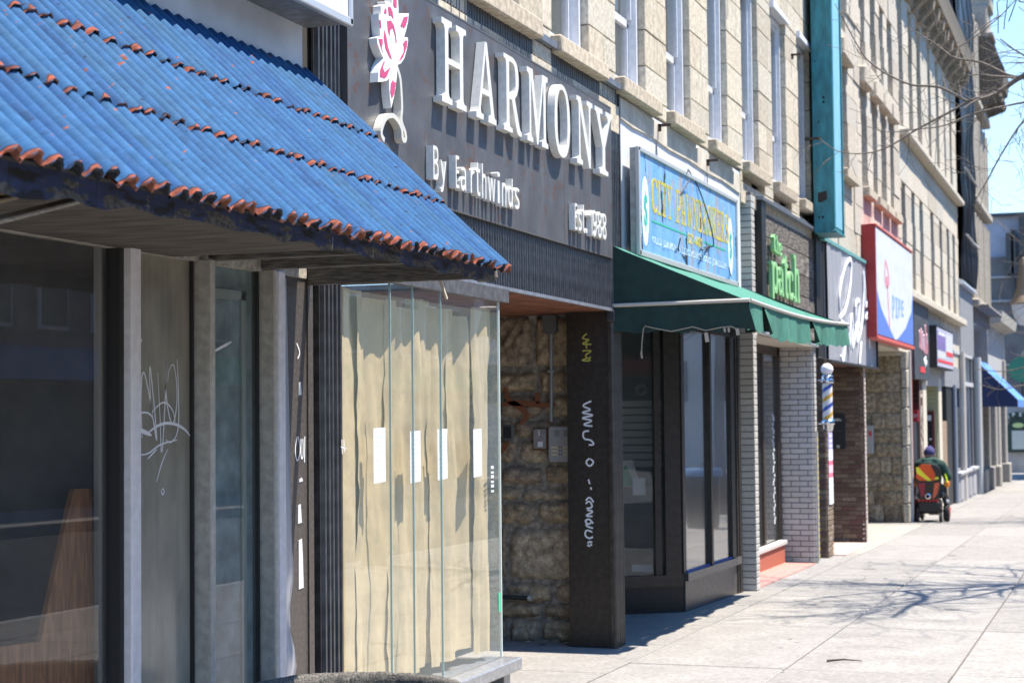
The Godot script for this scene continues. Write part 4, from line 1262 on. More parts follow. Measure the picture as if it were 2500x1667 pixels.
const LOTUS := [Vector2(8.330, 3.802), Vector2(8.368, 3.784), Vector2(8.393, 3.758), Vector2(8.400, 3.718), Vector2(8.399, 3.680), Vector2(8.462, 3.699), Vector2(8.541, 3.716), Vector2(8.530, 3.671), Vector2(8.505, 3.624), Vector2(8.473, 3.576), Vector2(8.523, 3.584), Vector2(8.529, 3.570), Vector2(8.513, 3.525), Vector2(8.476, 3.465), Vector2(8.427, 3.428), Vector2(8.387, 3.414), Vector2(8.376, 3.395), Vector2(8.368, 3.341), Vector2(8.354, 3.287), Vector2(8.328, 3.231), Vector2(8.296, 3.172), Vector2(8.280, 3.223), Vector2(8.270, 3.273), Vector2(8.269, 3.324), Vector2(8.239, 3.304), Vector2(8.188, 3.290), Vector2(8.125, 3.277), Vector2(8.134, 3.326), Vector2(8.148, 3.359), Vector2(8.181, 3.391), Vector2(8.201, 3.412), Vector2(8.164, 3.433), Vector2(8.123, 3.471), Vector2(8.116, 3.500), Vector2(8.163, 3.520), Vector2(8.152, 3.558), Vector2(8.142, 3.607), Vector2(8.143, 3.627), Vector2(8.168, 3.632), Vector2(8.168, 3.674), Vector2(8.229, 3.697), Vector2(8.223, 3.711), Vector2(8.255, 3.718), Vector2(8.293, 3.711), Vector2(8.318, 3.695), Vector2(8.316, 3.736), Vector2(8.315, 3.767)]
const STEM := [Vector2(8.380, 3.401), Vector2(8.423, 3.351), Vector2(8.439, 3.275), Vector2(8.445, 3.198), Vector2(8.437, 3.129), Vector2(8.488, 3.074), Vector2(8.492, 3.037), Vector2(8.452, 3.037), Vector2(8.435, 3.092), Vector2(8.359, 3.133), Vector2(8.294, 3.133), Vector2(8.229, 3.108), Vector2(8.182, 3.055), Vector2(8.174, 3.018), Vector2(8.210, 2.993)]
const PINK := [
	[Vector2(8.346, 3.782), Vector2(8.373, 3.759), Vector2(8.375, 3.712), Vector2(8.361, 3.707), Vector2(8.338, 3.705), Vector2(8.328, 3.718), Vector2(8.330, 3.755)],
	[Vector2(8.468, 3.680), Vector2(8.526, 3.697), Vector2(8.514, 3.668), Vector2(8.492, 3.637), Vector2(8.465, 3.621), Vector2(8.445, 3.628), Vector2(8.431, 3.614), Vector2(8.425, 3.629)],
	[Vector2(8.481, 3.558), Vector2(8.515, 3.567), Vector2(8.506, 3.529), Vector2(8.477, 3.492), Vector2(8.456, 3.467), Vector2(8.401, 3.433), Vector2(8.423, 3.461), Vector2(8.464, 3.495), Vector2(8.466, 3.527), Vector2(8.453, 3.535)],
	[Vector2(8.246, 3.613), Vector2(8.295, 3.626), Vector2(8.333, 3.610), Vector2(8.357, 3.573), Vector2(8.370, 3.529), Vector2(8.360, 3.517), Vector2(8.349, 3.556), Vector2(8.319, 3.592), Vector2(8.286, 3.575), Vector2(8.275, 3.542), Vector2(8.253, 3.568)],
	[Vector2(8.209, 3.559), Vector2(8.233, 3.533), Vector2(8.255, 3.481), Vector2(8.304, 3.428), Vector2(8.278, 3.429), Vector2(8.223, 3.465), Vector2(8.200, 3.517)],
	[Vector2(8.134, 3.498), Vector2(8.185, 3.508), Vector2(8.186, 3.483), Vector2(8.172, 3.460), Vector2(8.190, 3.438), Vector2(8.160, 3.463)],
	[Vector2(8.257, 3.688), Vector2(8.292, 3.695), Vector2(8.317, 3.679), Vector2(8.332, 3.641), Vector2(8.296, 3.654), Vector2(8.270, 3.644)],
	[Vector2(8.200, 3.397), Vector2(8.213, 3.396), Vector2(8.186, 3.361), Vector2(8.210, 3.342), Vector2(8.288, 3.384), Vector2(8.241, 3.330), Vector2(8.208, 3.311), Vector2(8.145, 3.308), Vector2(8.153, 3.345)],
	[Vector2(8.317, 3.322), Vector2(8.330, 3.314), Vector2(8.356, 3.313), Vector2(8.333, 3.253), Vector2(8.302, 3.222), Vector2(8.281, 3.254), Vector2(8.288, 3.297)],
	[Vector2(8.221, 3.675), Vector2(8.240, 3.668), Vector2(8.235, 3.647), Vector2(8.204, 3.646)],
	[Vector2(8.145, 3.598), Vector2(8.167, 3.597), Vector2(8.171, 3.562), Vector2(8.155, 3.559)],
]
const BY_LINE := [["B", 8.882, 8.959, 2.880, 3.065], ["y", 8.990, 9.077, 2.823, 3.000], ["E", 9.224, 9.278, 2.874, 3.058], ["a", 9.304, 9.388, 2.869, 3.006], ["r", 9.464, 9.529, 2.874, 3.007], ["t", 9.551, 9.622, 2.870, 3.064], ["h", 9.656, 9.728, 2.866, 3.069], ["w", 9.761, 9.889, 2.864, 3.004], ["i", 9.927, 9.969, 2.866, 3.054], ["n", 10.009, 10.085, 2.857, 3.002], ["d", 10.125, 10.207, 2.865, 3.045], ["s", 10.249, 10.334, 2.867, 3.001]]
const EST_LINE := [["E", 11.511, 11.568, 2.862, 3.043], ["s", 11.596, 11.675, 2.862, 2.999], ["t", 11.693, 11.757, 2.857, 3.055], [".", 11.771, 11.809, 2.861, 2.895], ["1", 11.885, 11.934, 2.858, 3.037], ["9", 11.950, 12.045, 2.857, 3.044], ["8", 12.078, 12.169, 2.858, 3.046], ["8", 12.196, 12.295, 2.859, 3.046]]

# ---------------------------------------------------------------- the stone-walled entry
func stone_entry() -> void:
	var t := thing("rubble_wall", "rough rubble stone side wall of the dark entry with rusty spray paint", "wall", Vector3(-4.5, gy(-13), -13))
	var nz := FastNoiseLite.new(); nz.seed = 77; nz.frequency = 1.0; nz.fractal_octaves = 2
	var xf := FZ(-12.965)
	var rows := []
	for i in 46:
		var row := PackedVector3Array()
		for j in 34:
			var x := lerpf(-5.65, -3.86, j / 33.0)
			var y := lerpf(-.2, 2.42, i / 45.0)
			row.append(Vector3(x, y, -12.955 + .016 * nz.get_noise_2d(x * 9, y * 9) + .010 * nz.get_noise_2d(x * 30, y * 30)))
		rows.append(row)
	var b := MB.new(); b.grid(rows); b.fb(-13.0, -13.4, -.2, 2.42, -5.65, -3.86)
	part("mortar", b, mat("grey_mortar", L(.40, .345, .28), .95, {"var": [.5, .02, .8], "bump": .12, "bf": .05}), t)
	var ms := []
	for k in 4:
		var c: Array = [[.47, .38, .26], [.40, .32, .22], [.50, .42, .31], [.38, .31, .235]][k]
		ms.append(mat("rubble_%d" % k, L(c[0] * 1.7, c[1] * 1.62, c[2] * 1.52), .95, {"var": [.5, .016, .9, 6, 40 + k], "bump": .25, "bf": .04, "speck": [.8, .12]}))
	var lay := [[-.15, .02, 5], [.03, .15, 3], [.16, .30, 4], [.33, .73, 0], [.76, .92, 4], [.93, 1.03, 3], [1.06, 1.20, 2], [1.23, 1.40, 4], [1.42, 1.55, 5], [1.58, 1.74, 4], [1.77, 1.94, 3], [1.97, 2.36, 0]]
	for r in lay:
		var x := -5.6
		var row_n: int = r[2]
		while x < -3.92:
			var w := rng.randf_range(.20, .42)
			if row_n == 0: w = rng.randf_range(.42, .55)
			if r[0] == .33 and x < -4.5: w = -4.52 - x if x > -5.0 else .5
			if r[0] == .33 and x >= -4.53: w = .60
			if x + w > -3.98: w = -3.90 - x
			var y0: float = r[0] + rng.randf_range(-.008, .012)
			var y1: float = r[1] + rng.randf_range(-.012, .008)
			b = MB.new()
			stone(b, x + .01, x + w - rng.randf_range(.012, .03), y0, y1, .035 + rng.randf_range(0, .03), .035 if r[0] < 1.9 else .06, xf, nz, 13, 10)
			part("stone", b, ms[rng.randi() % 4], t)
			x += w
	for g in RUST:
		b = MB.new(); b.ribbon(g, .045, 0, .0015, FZ(-12.878), .6)
		part("spray_paint", b, mat("spray_rust", L(.17, .06, .025), .9), t)
	# fittings on it
	var ic := thing("intercom", "grey metal door intercom with six cream name buttons on the rubble wall", "intercom", Vector3(-4.06, 1.37, -12.88))
	b = MB.new(); b.cbox(Vector3(-4.067, 1.37, -12.885), Vector3(.194, .274, .03), .006)
	part("plate", b, mat("plate_grey", L(.40, .40, .40), .4, {"metal": .5}), ic)
	for s in 2:
		b = MB.new()
		for i in 4:
			for j in 4: b.box(Vector3(-4.11 + s * .075 + i * .011, 1.435 + j * .012, -12.868), Vector3(.006, .006, .002))
		part("speaker_grille", b, mat("deck_black", Color.WHITE), ic)
		for i in 3:
			b = MB.new(); b.cbox(Vector3(-4.107 + s * .082, 1.29 + i * .028, -12.867), Vector3(.062, .014, .004), .001)
			part("name_button", b, mat("button_cream", L(.6, .53, .34), .5), ic)
			b = MB.new(); b.cbox(Vector3(-4.077 + s * .022, 1.29 + i * .028, -12.866), Vector3(.011, .011, .006), .002)
			part("push_button", b, mat("button_dark", L(.05, .05, .06), .4), ic)
	for s in [[-4.155, 1.50], [-3.98, 1.50], [-4.155, 1.24], [-3.98, 1.24]]:
		b = MB.new(); b.lathe(Vector3(s[0], s[1], -12.87), [Vector2(0, 0), Vector2(.004, 0), Vector2(.004, .003), Vector2(0, .003)], 8, Basis(Vector3.RIGHT, PI / 2))
		part("screw", b, mat("button_dark", Color.WHITE), ic)
	var jb := thing("rusty_box", "small square rusty-edged metal box left of the intercom", "electrical box", Vector3(-4.23, 1.41, -12.88))
	b = MB.new(); b.cbox(Vector3(-4.231, 1.409, -12.89), Vector3(.118, .172, .05), .006)
	part("case", b, mat("box_rust", L(.20, .08, .04), .8, {"var": [.5, .04, .3]}), jb)
	b = MB.new(); b.cbox(Vector3(-4.231, 1.412, -12.864), Vector3(.10, .15, .006), .002)
	part("cover", b, mat("box_grey", L(.36, .34, .32), .6, {"var": [.6, .03, .3]}), jb)
	b = MB.new(); b.fb(-12.860, -12.8605, 1.35, 1.39, -4.245, -4.205); b.fb(-12.860, -12.8605, 1.43, 1.475, -4.24, -4.232)
	part("sticker", b, mat("sticker_white", Color.WHITE), jb)
	var cd := thing("conduit", "grey vertical steel conduit with a box at its top on the rubble wall", "conduit", Vector3(-4.13, 1.55, -12.88))
	b = MB.new(); b.tube([Vector3(-4.131, 2.3, -12.87), Vector3(-4.133, 1.9, -12.872), Vector3(-4.138, 1.54, -12.87)], [.0145], 10)
	part("pipe", b, mat("conduit_grey", L(.27, .28, .28), .5, {"metal": .4}), cd)
	b = MB.new(); b.prism([Vector2(-4.19, 2.36), Vector2(-4.08, 2.36), Vector2(-4.08, 2.24), Vector2(-4.10, 2.215), Vector2(-4.17, 2.215), Vector2(-4.19, 2.24)], 0, .06, FZ(-12.90))
	part("junction_box", b, mat("conduit_dark", L(.10, .10, .10), .6), cd)
	b = MB.new(); b.cbox(Vector3(-4.132, 1.93, -12.868), Vector3(.06, .02, .02), .004)
	part("strap", b, mat("conduit_grey", Color.WHITE), cd)
	var ms2 := thing("mail_slot", "small black recessed plate at the left of the rubble wall", "plate", Vector3(-4.5, 1.46, -12.9))
	b = MB.new(); b.cbox(Vector3(-4.498, 1.463, -12.892), Vector3(.084, .122, .03), .008)
	part("frame", b, mat("conduit_dark", Color.WHITE), ms2)
	b = MB.new(); b.fb(-12.876, -12.8765, 1.415, 1.51, -4.53, -4.466)
	part("plate", b, mat("rubber_black", L(.015, .014, .013), .7), ms2)
	var pp := thing("pipe_stub", "capped black pipe end sticking from the foot of the rubble wall", "pipe", Vector3(-4.4, .2, -12.85))
	b = MB.new(); b.tube([Vector3(-4.75, .205, -12.84), Vector3(-4.33, .195, -12.84)], [.018], 10)
	part("pipe", b, mat("iron_black", L(.02, .022, .022), .6), pp)
	b = MB.new(); b.tube([Vector3(-4.33, .195, -12.84), Vector3(-4.30, .194, -12.84)], [.022], 10)
	part("end_cap", b, mat("cap_pale", L(.42, .39, .33), .7), pp)
	var fn := RandomNumberGenerator.new(); fn.seed = 12
	for k in 5:
		b = MB.new(); b.cbox(Vector3(-4.5 + k * .16, gy(-12.7) + .008, -12.72 + fn.randf_range(-.12, .06)), Vector3(.05, .008, .03), .002, Basis(Vector3.UP, fn.randf() * 3))
		var o := part("litter", b, mat("litter_tan", L(.4, .34, .25), .9) if k % 2 else mat("litter_dark", L(.08, .07, .06), .9))
		tag(o, "scrap of litter on the entry floor below the rubble wall", "litter", "scraps of litter at the foot of the rubble wall")

# ---------------------------------------------------------------- the pawn shop with the green awning
func pawn_shop() -> void:
	var t := thing("pawn_shop", "pawn shop with a whitewashed upper wall and dark bronze display windows", "shop", Vector3(-4.5, gy(-15), -15))
	var b := MB.new(); b.fb(-12.93, -17.45, 2.72, 4.03, -4.0, F - .008)
	part("upper_wall", b, mat("whitewash", L(.60, .635, .68), .9, {"var": [.86, .008, 2.5, 6, 8], "bump": .05, "bf": .03}), t)
	var edge := [Vector2(12.94, 3.86), Vector2(13.3, 3.84), Vector2(13.9, 3.855), Vector2(14.5, 3.83), Vector2(15.2, 3.84), Vector2(15.9, 3.82), Vector2(16.6, 3.83), Vector2(17.42, 3.80)]
	var poly := edge.duplicate()
	poly.append_array([Vector2(17.42, 3.98), Vector2(15.6, 4.02), Vector2(15.5, 3.98), Vector2(14.7, 3.99), Vector2(14.5, 4.03), Vector2(14.1, 4.0), Vector2(12.94, 4.02)])
	b = MB.new(); b.prism(poly, -.01, .006, FX(F))
	part("bare_parging", b, mat("bare_parging", L(.60, .545, .455), .95, {"var": [.80, .012, 1.4, 6, 9], "bump": .06, "bf": .03}), t)
	b = MB.new()
	for q in [[13.1, 13.35, 3.42], [14.06, 14.07, 3.9], [15.9, 15.92, 3.86]]:
		b.ribbon([Vector2(q[0], q[2]), Vector2((q[0] + q[1]) / 2, q[2] - .02), Vector2(q[1], q[2] - .01)], .006, 0, .0008, FX(F - .008 + .0006))
	b.ribbon([Vector2(14.07, 3.98), Vector2(14.05, 3.8), Vector2(14.08, 3.6)], .007, 0, .0075, FX(F))
	b.ribbon([Vector2(15.95, 3.95), Vector2(15.93, 3.75), Vector2(15.95, 3.6)], .007, 0, .0075, FX(F))
	part("crack", b, mat("crack_dark", L(.2, .19, .18), 1.0), t)
	var fr := mat("window_bronze", L(.05, .044, .04), .4, {"metal": .4, "var": [.7, .02, .7]})
	var gl := glass("shop_front_glass", Color(.8, .85, .85), .05)
	# angled window: from the entry out to the corner
	var A := Vector3(-4.72, 0, -14.70)
	var Bc := Vector3(-3.742, 0, -15.44)
	var dir := (Bc - A).normalized()
	var out := Vector3(-dir.z, 0, dir.x)
	if out.z < 0: out = -out
	var bs := Basis(dir, Vector3.UP, dir.cross(Vector3.UP)).orthonormalized()
	var ln := A.distance_to(Bc)
	var fb2 := func(mb: MB, s0: float, s1: float, y0: float, y1: float, d0: float, d1: float) -> void:
		mb.box(A + dir * (s0 + s1) / 2 + Vector3(0, (y0 + y1) / 2, 0) + bs.z * (d0 + d1) / 2, Vector3(s1 - s0, y1 - y0, d1 - d0), bs)
	b = MB.new(); fb2.call(b, 0.0, ln, -.2, .06, -.06, .0)
	part("kick_plate", b, mat("kick_bronze", L(.03, .026, .023), .5, {"metal": .3, "var": [.7, .03, .6]}), t)
	b = MB.new(); fb2.call(b, 0.0, ln, .06, .16, -.06, .02); fb2.call(b, ln - .17, ln - .02, .16, 2.6, -.06, .02); fb2.call(b, .0, .05, .16, 2.6, -.06, .02); fb2.call(b, 0.0, ln, 2.5, 2.7, -.06, .02)
	fb2.call(b, ln - .26, ln - .20, .16, 2.5, -.05, .0)
	part("frame", b, fr, t)
	b = MB.new()
	var p0 := A + Vector3(0, .16, 0) - bs.z * .03
	var p1 := A + dir * (ln - .17) + Vector3(0, .16, 0) - bs.z * .03
	if bs.z.z > 0: b.quad(p0, p1, p1 + Vector3(0, 2.34, 0), p0 + Vector3(0, 2.34, 0))
	else: b.quad(p1, p0, p0 + Vector3(0, 2.34, 0), p1 + Vector3(0, 2.34, 0))
	part("pane", b, gl, t)
	# street windows
	var S0 := Vector3(-3.735, 0, -15.46)
	var S1 := Vector3(-3.66, 0, -17.42)
	var sd := (S1 - S0).normalized()
	var sb := Basis(sd, Vector3.UP, sd.cross(Vector3.UP))
	var sl := S0.distance_to(S1)
	var fb3 := func(mb: MB, s0: float, s1: float, y0: float, y1: float, d0: float, d1: float) -> void:
		mb.box(S0 + sd * (s0 + s1) / 2 + Vector3(0, (y0 + y1) / 2, 0) + sb.z * (d0 + d1) / 2, Vector3(s1 - s0, y1 - y0, d1 - d0), sb)
	b = MB.new(); fb3.call(b, .0, sl, -.22, .10, -.05, .01)
	part("kick_plate", b, mat("kick_panel_grey", L(.13, .115, .11), .35, {"metal": .5, "var": [.7, .02, .8]}), t)
	b = MB.new(); fb3.call(b, -.02, sl, .10, .17, -.07, .045)
	part("sill", b, mat("sill_bronze", L(.15, .135, .13), .32, {"metal": .5, "var": [.8, .02, .8]}), t)
	b = MB.new(); fb3.call(b, -.03, .06, .17, 2.7, -.09, .006); fb3.call(b, .87, .93, .17, 2.7, -.06, .03); fb3.call(b, 1.70, 1.84, .17, 2.7, -.08, .02); fb3.call(b, 0, sl, 2.35, 2.7, -.08, .02)
	part("frame", b, fr, t)
	b = MB.new(); b.cbox(Vector3(-3.68, 1.2, -17.50), Vector3(.09, 2.9, .12), .008); b.cbox(Vector3(-3.69, 1.2, -17.38), Vector3(.1, 2.9, .05), .006)
	part("end_post", b, fr, t)
	for q in [[.06, .87], [.93, 1.70]]:
		b = MB.new()
		var a: Vector3 = S0 + sd * q[0] + Vector3(0, .17, 0) - sb.z * .006
		var d: Vector3 = S0 + sd * q[1] + Vector3(0, .17, 0) - sb.z * .006
		b.quad(a, d, d + Vector3(0, 2.18, 0), a + Vector3(0, 2.18, 0))
		part("pane", b, mat("mirror_glass", L(.02, .024, .028), .0, {"spec": .7, "coat": 1.0}), t)
	b = MB.new(); fb3.call(b, .07, 1.70, .17, .185, -.10, .012)
	part("blue_tape", b, mat("blue_tape", L(.03, .10, .35), .5), t)
	b = MB.new(); b.fb(-12.95, -17.45, -.2, 2.75, -6.9, -6.85); b.fb(-12.95, -17.6, 2.6, 2.65, -6.9, F - .02); b.fb(-17.45, -17.5, -.2, 2.7, -6.9, F - .12)
	part("room_shell", b, mat("room_shell", Color.WHITE), t)
	b = MB.new(); b.fb(-14.2, -14.25, -.2, 2.7, -6.9, -4.75)
	part("entry_wall", b, mat("room_shell", Color.WHITE), t)
	# things inside the angled window
	var sw := thing("slat_wall", "white slatted display board inside the angled pawn shop window", "display board", Vector3(-4.4, 1.1, -16.4))
	for k in 9:
		for c in 2:
			b = MB.new(); b.cbox(Vector3([-4.42, -4.16][c], 1.12 + k * .072, -16.45), Vector3([.33, .12][c], .058, .02), .003)
			part("slat", b, mat("slat_white", L(.62, .62, .6), .6), sw)
	b = MB.new(); b.fb(-16.47, -16.5, .9, 2.1, -4.7, -4.0)
	part("backing", b, mat("slat_back", L(.05, .05, .05), .8), sw)
	var ck := thing("wall_clock", "small round wall clock above the slatted board", "clock", Vector3(-4.37, 1.83, -16.43))
	b = MB.new(); b.lathe(Vector3(-4.37, 1.83, -16.45), [Vector2(0, 0), Vector2(.055, 0), Vector2(.06, .015), Vector2(.05, .03)], 20, Basis(Vector3.RIGHT, PI / 2))
	part("rim", b, mat("clock_rim", L(.45, .45, .43), .4), ck)
	b = MB.new(); b.lathe(Vector3(-4.37, 1.83, -16.432), [Vector2(.05, 0), Vector2(0, 0.0)], 20, Basis(Vector3.RIGHT, PI / 2))
	part("dial", b, mat("clock_dial", L(.25, .25, .24), .5), ck)
	var po := thing("green_poster", "green house-shaped cut-out sign standing in the angled window", "poster", Vector3(-4.4, .9, -15.9))
	b = MB.new(); b.prism([Vector2(-4.52, .92), Vector2(-4.24, .92), Vector2(-4.32, 1.17), Vector2(-4.44, 1.17)], 0, .01, FZ(-15.9))
	part("board", b, mat("slat_white", Color.WHITE), po)
	b = MB.new(); b.prism([Vector2(-4.48, .93), Vector2(-4.29, .93), Vector2(-4.385, 1.12)], .01, .013, FZ(-15.9))
	part("print", b, mat("poster_green", L(.03, .30, .14), .6), po)
	var cards := [[-4.47, .84, .06, .12, .3, "white card leaning below the green cut-out", "paper"], [-4.22, .93, .12, .16, .0, "pale grey sheet beside the green cut-out", "paper"], [-4.45, .30, .14, .16, .1, "white sheet lying low in the angled window", "paper"], [-4.2, .18, .2, .07, .0, "crumpled white sheet on the angled window's floor", "paper"]]
	for q in cards:
		b = MB.new(); b.box(Vector3(q[0], q[1], -15.75), Vector3(q[2], q[3], .004), Basis(Vector3.BACK, q[4]))
		tag(part("card", b, mat("card_white", L(.6, .63, .66), .7)), q[5], q[6])
	b = MB.new(); b.fb(-15.5, -16.4, .06, .12, -4.75, -3.95)
	tag(part("window_shelf", b, mat("shelf_grey", L(.3, .29, .27), .7)), "grey display floor inside the angled pawn shop window", "shelf")
	# the sign
	var sg := thing("pawn_sign", "weather-beaten blue CITY PAWNBROKERS sign box with peeling print and loose wires", "sign", Vector3(-3.52, 2.85, -15.2))
	var sx := -3.47
	b = MB.new(); b.fb(-13.04, -16.68, 2.815, 3.645, -3.535, sx - .006)
	part("box", b, mat("sign_casing", L(.40, .40, .385), .5, {"metal": .2, "var": [.8, .02, .8]}), sg)
	b = MB.new()
	b.cbox(Vector3(sx, 3.635, -14.86), Vector3(.03, .035, 3.68), .004); b.cbox(Vector3(sx, 2.83, -14.86), Vector3(.03, .045, 3.68), .004)
	b.cbox(Vector3(sx, 3.23, -13.04), Vector3(.03, .84, .045), .004); b.cbox(Vector3(sx, 3.23, -16.68), Vector3(.03, .84, .04), .004)
	part("frame", b, mat("frame_pale", L(.52, .53, .52), .4, {"metal": .4}), sg)
	var im := Image.create_empty(1024, 224, false, Image.FORMAT_RGB8)
	var f1 := FastNoiseLite.new(); f1.seed = 61; f1.frequency = .008; f1.fractal_octaves = 4
	var f2 := FastNoiseLite.new(); f2.seed = 62; f2.frequency = .03; f2.fractal_octaves = 3
	for y in 224:
		for x in 1024:
			var a := f1.get_noise_2d(x * 1.5, y * .7)
			var g := f2.get_noise_2d(x, y)
			var col := Color(.40, .60, .80).lerp(Color(.50, .68, .86), clampf(.5 + a, 0, 1))
			var strip := f1.get_noise_2d(x * 2.4 + 200 + g * 22 - y * .25, y * .35)
			if strip > .30: col = Color(.60, .60, .64) * (1.0 + .1 * g)
			elif strip > .285: col *= .55
			if strip < -.46: col = Color(.12, .13, .15)
			if absf(f1.get_noise_2d(x * 1.1 + g * 30, y * 2.0 + 900)) < .006: col *= .5
			im.set_pixel(x, y, col)
	var pm := StandardMaterial3D.new(); pm.resource_name = "peeling_blue_print"; pm.albedo_texture = ImageTexture.create_from_image(im); pm.roughness = .4
	b = MB.new(); b.quad(Vector3(sx, 2.845, -13.05), Vector3(sx, 2.845, -16.67), Vector3(sx, 3.62, -16.67), Vector3(sx, 3.62, -13.05))
	part("face", b, pm, sg)
	var ye := mat("print_yellow", L(.72, .60, .08), .5, {"var": [.7, .03, .5]})
	var xf := Transform3D(Basis(Vector3(0, 0, -.929), Vector3(0, 1, 0), Vector3(1, 0, 0)), Vector3(sx, -.05, -.684))
	var word := "CITY PAWNBROKERS"
	var u := 13.72
	for k in word.length():
		if word[k] == " ":
			u += .13
			continue
		var w := .17
		if word[k] == "I": w = .10
		elif word[k] == "W": w = .24
		elif word[k] == "C": w = .19
		letter("sign_letter", word[k], font(true, true), u, u + w * 1.08, 3.235, 3.515, 0, .0025, xf, ye, sg)
		u += w * 1.08 + .016
	letter("phone_number", "821-4401", font(false, true), 15.05, 15.62, 3.10, 3.19, 0, .0025, xf, ye, sg)
	letter("small_print", "GOLD  DIAMONDS  ELECTRONICS  TOOLS  JEWELLERY", font(true), 13.75, 16.72, 2.975, 3.045, 0, .0025, xf, mat("print_pale", L(.62, .72, .80), .5), sg)
	b = MB.new(); b.ribbon([Vector2(13.72, 3.165), Vector2(15.0, 3.165)], .014, 0, .0022, xf); b.ribbon([Vector2(15.7, 3.165), Vector2(16.7, 3.165)], .014, 0, .0022, xf)
	part("green_line", b, mat("print_green", L(.04, .42, .25), .5), sg)
	for s in [13.52, 16.92]:
		var ov := []
		for k in 24: ov.append(Vector2(s + .115 * cos(TAU * k / 24), 3.22 + .27 * sin(TAU * k / 24)))
		b = MB.new(); b.prism(ov, 0, .002, xf)
		part("emblem_oval", b, mat("print_white", L(.72, .78, .80), .5), sg)
		letter("dollar_sign", "$", font(true, true), s - .06, s + .06, 3.06, 3.38, .002, .0045, xf, mat("print_teal", L(.05, .40, .34), .5), sg)
	b = MB.new()
	for q in [[Vector2(14.9, 3.69), Vector2(15.2, 3.73), Vector2(15.55, 3.55), Vector2(15.9, 3.2), Vector2(15.95, 3.14)], [Vector2(15.95, 3.15), Vector2(15.6, 3.1), Vector2(15.45, 3.07), Vector2(15.75, 3.12), Vector2(15.95, 3.15)], [Vector2(15.93, 3.14), Vector2(15.6, 3.04), Vector2(15.4, 2.97)], [Vector2(14.98, 3.63), Vector2(14.7, 3.45)], [Vector2(16.9, 3.0), Vector2(16.8, 2.94), Vector2(16.6, 3.0)], [Vector2(14.55, 3.1), Vector2(14.7, 3.0), Vector2(14.95, 2.96)]]:
		var pts := []
		for k in q.size(): pts.append(xf * Vector3(q[k].x, q[k].y, .02 + .03 * sin(k * 2.0 + q[0].x)))
		var cv := Curve3D.new()
		for k in pts.size():
			var tg: Vector3 = (pts[mini(k + 1, pts.size() - 1)] - pts[maxi(k - 1, 0)]) * .22
			cv.add_point(pts[k], -tg, tg)
		b.tube(Array(cv.tessellate_even_length(4, .06)), [.006], 5)
	part("loose_wire", b, mat("wire_dark", L(.05, .05, .055), .6), sg)
	# the awning
	var aw := thing("green_awning", "dark green canvas awning with a torn front valance", "awning", Vector3(F, 2.2, -15.2))
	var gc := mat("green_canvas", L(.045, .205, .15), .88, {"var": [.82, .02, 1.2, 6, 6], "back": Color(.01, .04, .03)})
	var X0 := -2.562
	var zn := -12.69
	var zf := -17.58
	var rows := []
	for i in 7:
		var row := PackedVector3Array()
		for j in 29:
			var f := j / 28.0
			var z := lerpf(zn, zf, f)
			var g := i / 6.0
			var yb := 2.415 + .05 * f - .035 * sin(PI * f)
			row.append(Vector3(lerpf(X0, F + .005, g), lerpf(yb, 2.855, g) - .02 * sin(PI * g) - .012 * sin(PI * g) * sin(z * 3.9) + .006 * sin(z * 9.0 + g * 4.0) * (1.0 - g), z))
		rows.append(row)
	b = MB.new(); b.grid(rows)
	part("top_sheet", b, gc, aw)
	# valance in three panels with gaps between
	var vs := [[-12.69, -13.16, .0], [-13.24, -15.30, .0], [-15.46, -17.58, .0]]
	for k in 3:
		rows = []
		var n := 8 + k * 16
		for i in 5:
			var row := PackedVector3Array()
			for j in n:
				var f := j / (n - 1.0)
				var z := lerpf(vs[k][0], vs[k][1], f)
				var ff := (z - zn) / (zf - zn)
				var yt := 2.405 + .05 * ff - .035 * sin(PI * ff)
				var yb := yt - .205 + .010 * sin(z * 19) + .006 * sin(z * 47) - .02 * sin(PI * f) * (1 if k == 1 else 0)
				var g := i / 4.0
				row.append(Vector3(X0 + .012 + (1 - g) * (.016 * sin(z * 6.1 + k) + .010 * sin(z * 15.0) + .006 * sin(z * 37)) + (.05 * (1 - g) if (j == 0 and k > 0) else 0.0), lerpf(yb, yt, g), z + (.03 * (1 - g) if j == 0 and k > 0 else 0.0)))
			rows.append(row)
		b = MB.new(); b.grid(rows)
		part("valance", b, gc, aw)
	b = MB.new()
	b.quad(Vector3(F, 2.41, zn), Vector3(X0, 2.41, zn), Vector3(X0, 2.412, zn), Vector3(F, 2.85, zn))
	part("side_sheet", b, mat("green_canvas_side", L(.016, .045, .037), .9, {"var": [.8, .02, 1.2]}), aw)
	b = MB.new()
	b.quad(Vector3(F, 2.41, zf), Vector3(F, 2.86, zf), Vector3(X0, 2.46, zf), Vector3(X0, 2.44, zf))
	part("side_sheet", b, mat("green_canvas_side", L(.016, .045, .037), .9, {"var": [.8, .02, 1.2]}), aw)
	rows = []
	for i in 4:
		var row := PackedVector3Array()
		for j in 24:
			var f := j / 23.0
			var x := lerpf(F, X0 + .06 * (1 - i / 3.0), f)
			row.append(Vector3(x, lerpf(2.20 + .012 * sin(x * 21), 2.40, i / 3.0), zn + .01 + .012 * (1 - i / 3.0) * sin(x * 15)))
		rows.append(row)
	b = MB.new(); b.grid(rows)
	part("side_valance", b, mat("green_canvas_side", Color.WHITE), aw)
	var tb := []
	for j in 15:
		var f := j / 14.0
		tb.append(Vector3(X0 + .016, 2.415 + .05 * f - .035 * sin(PI * f), lerpf(zn, zf, f)))
	b = MB.new(); b.tube(tb, [.016], 8); b.tube([Vector3(F, 2.405, zn + .015), Vector3(X0 + .016, 2.415, zn + .015)], [.015], 8)
	part("front_rail", b, mat("rail_pale", L(.50, .47, .42), .5, {"metal": .3}), aw)
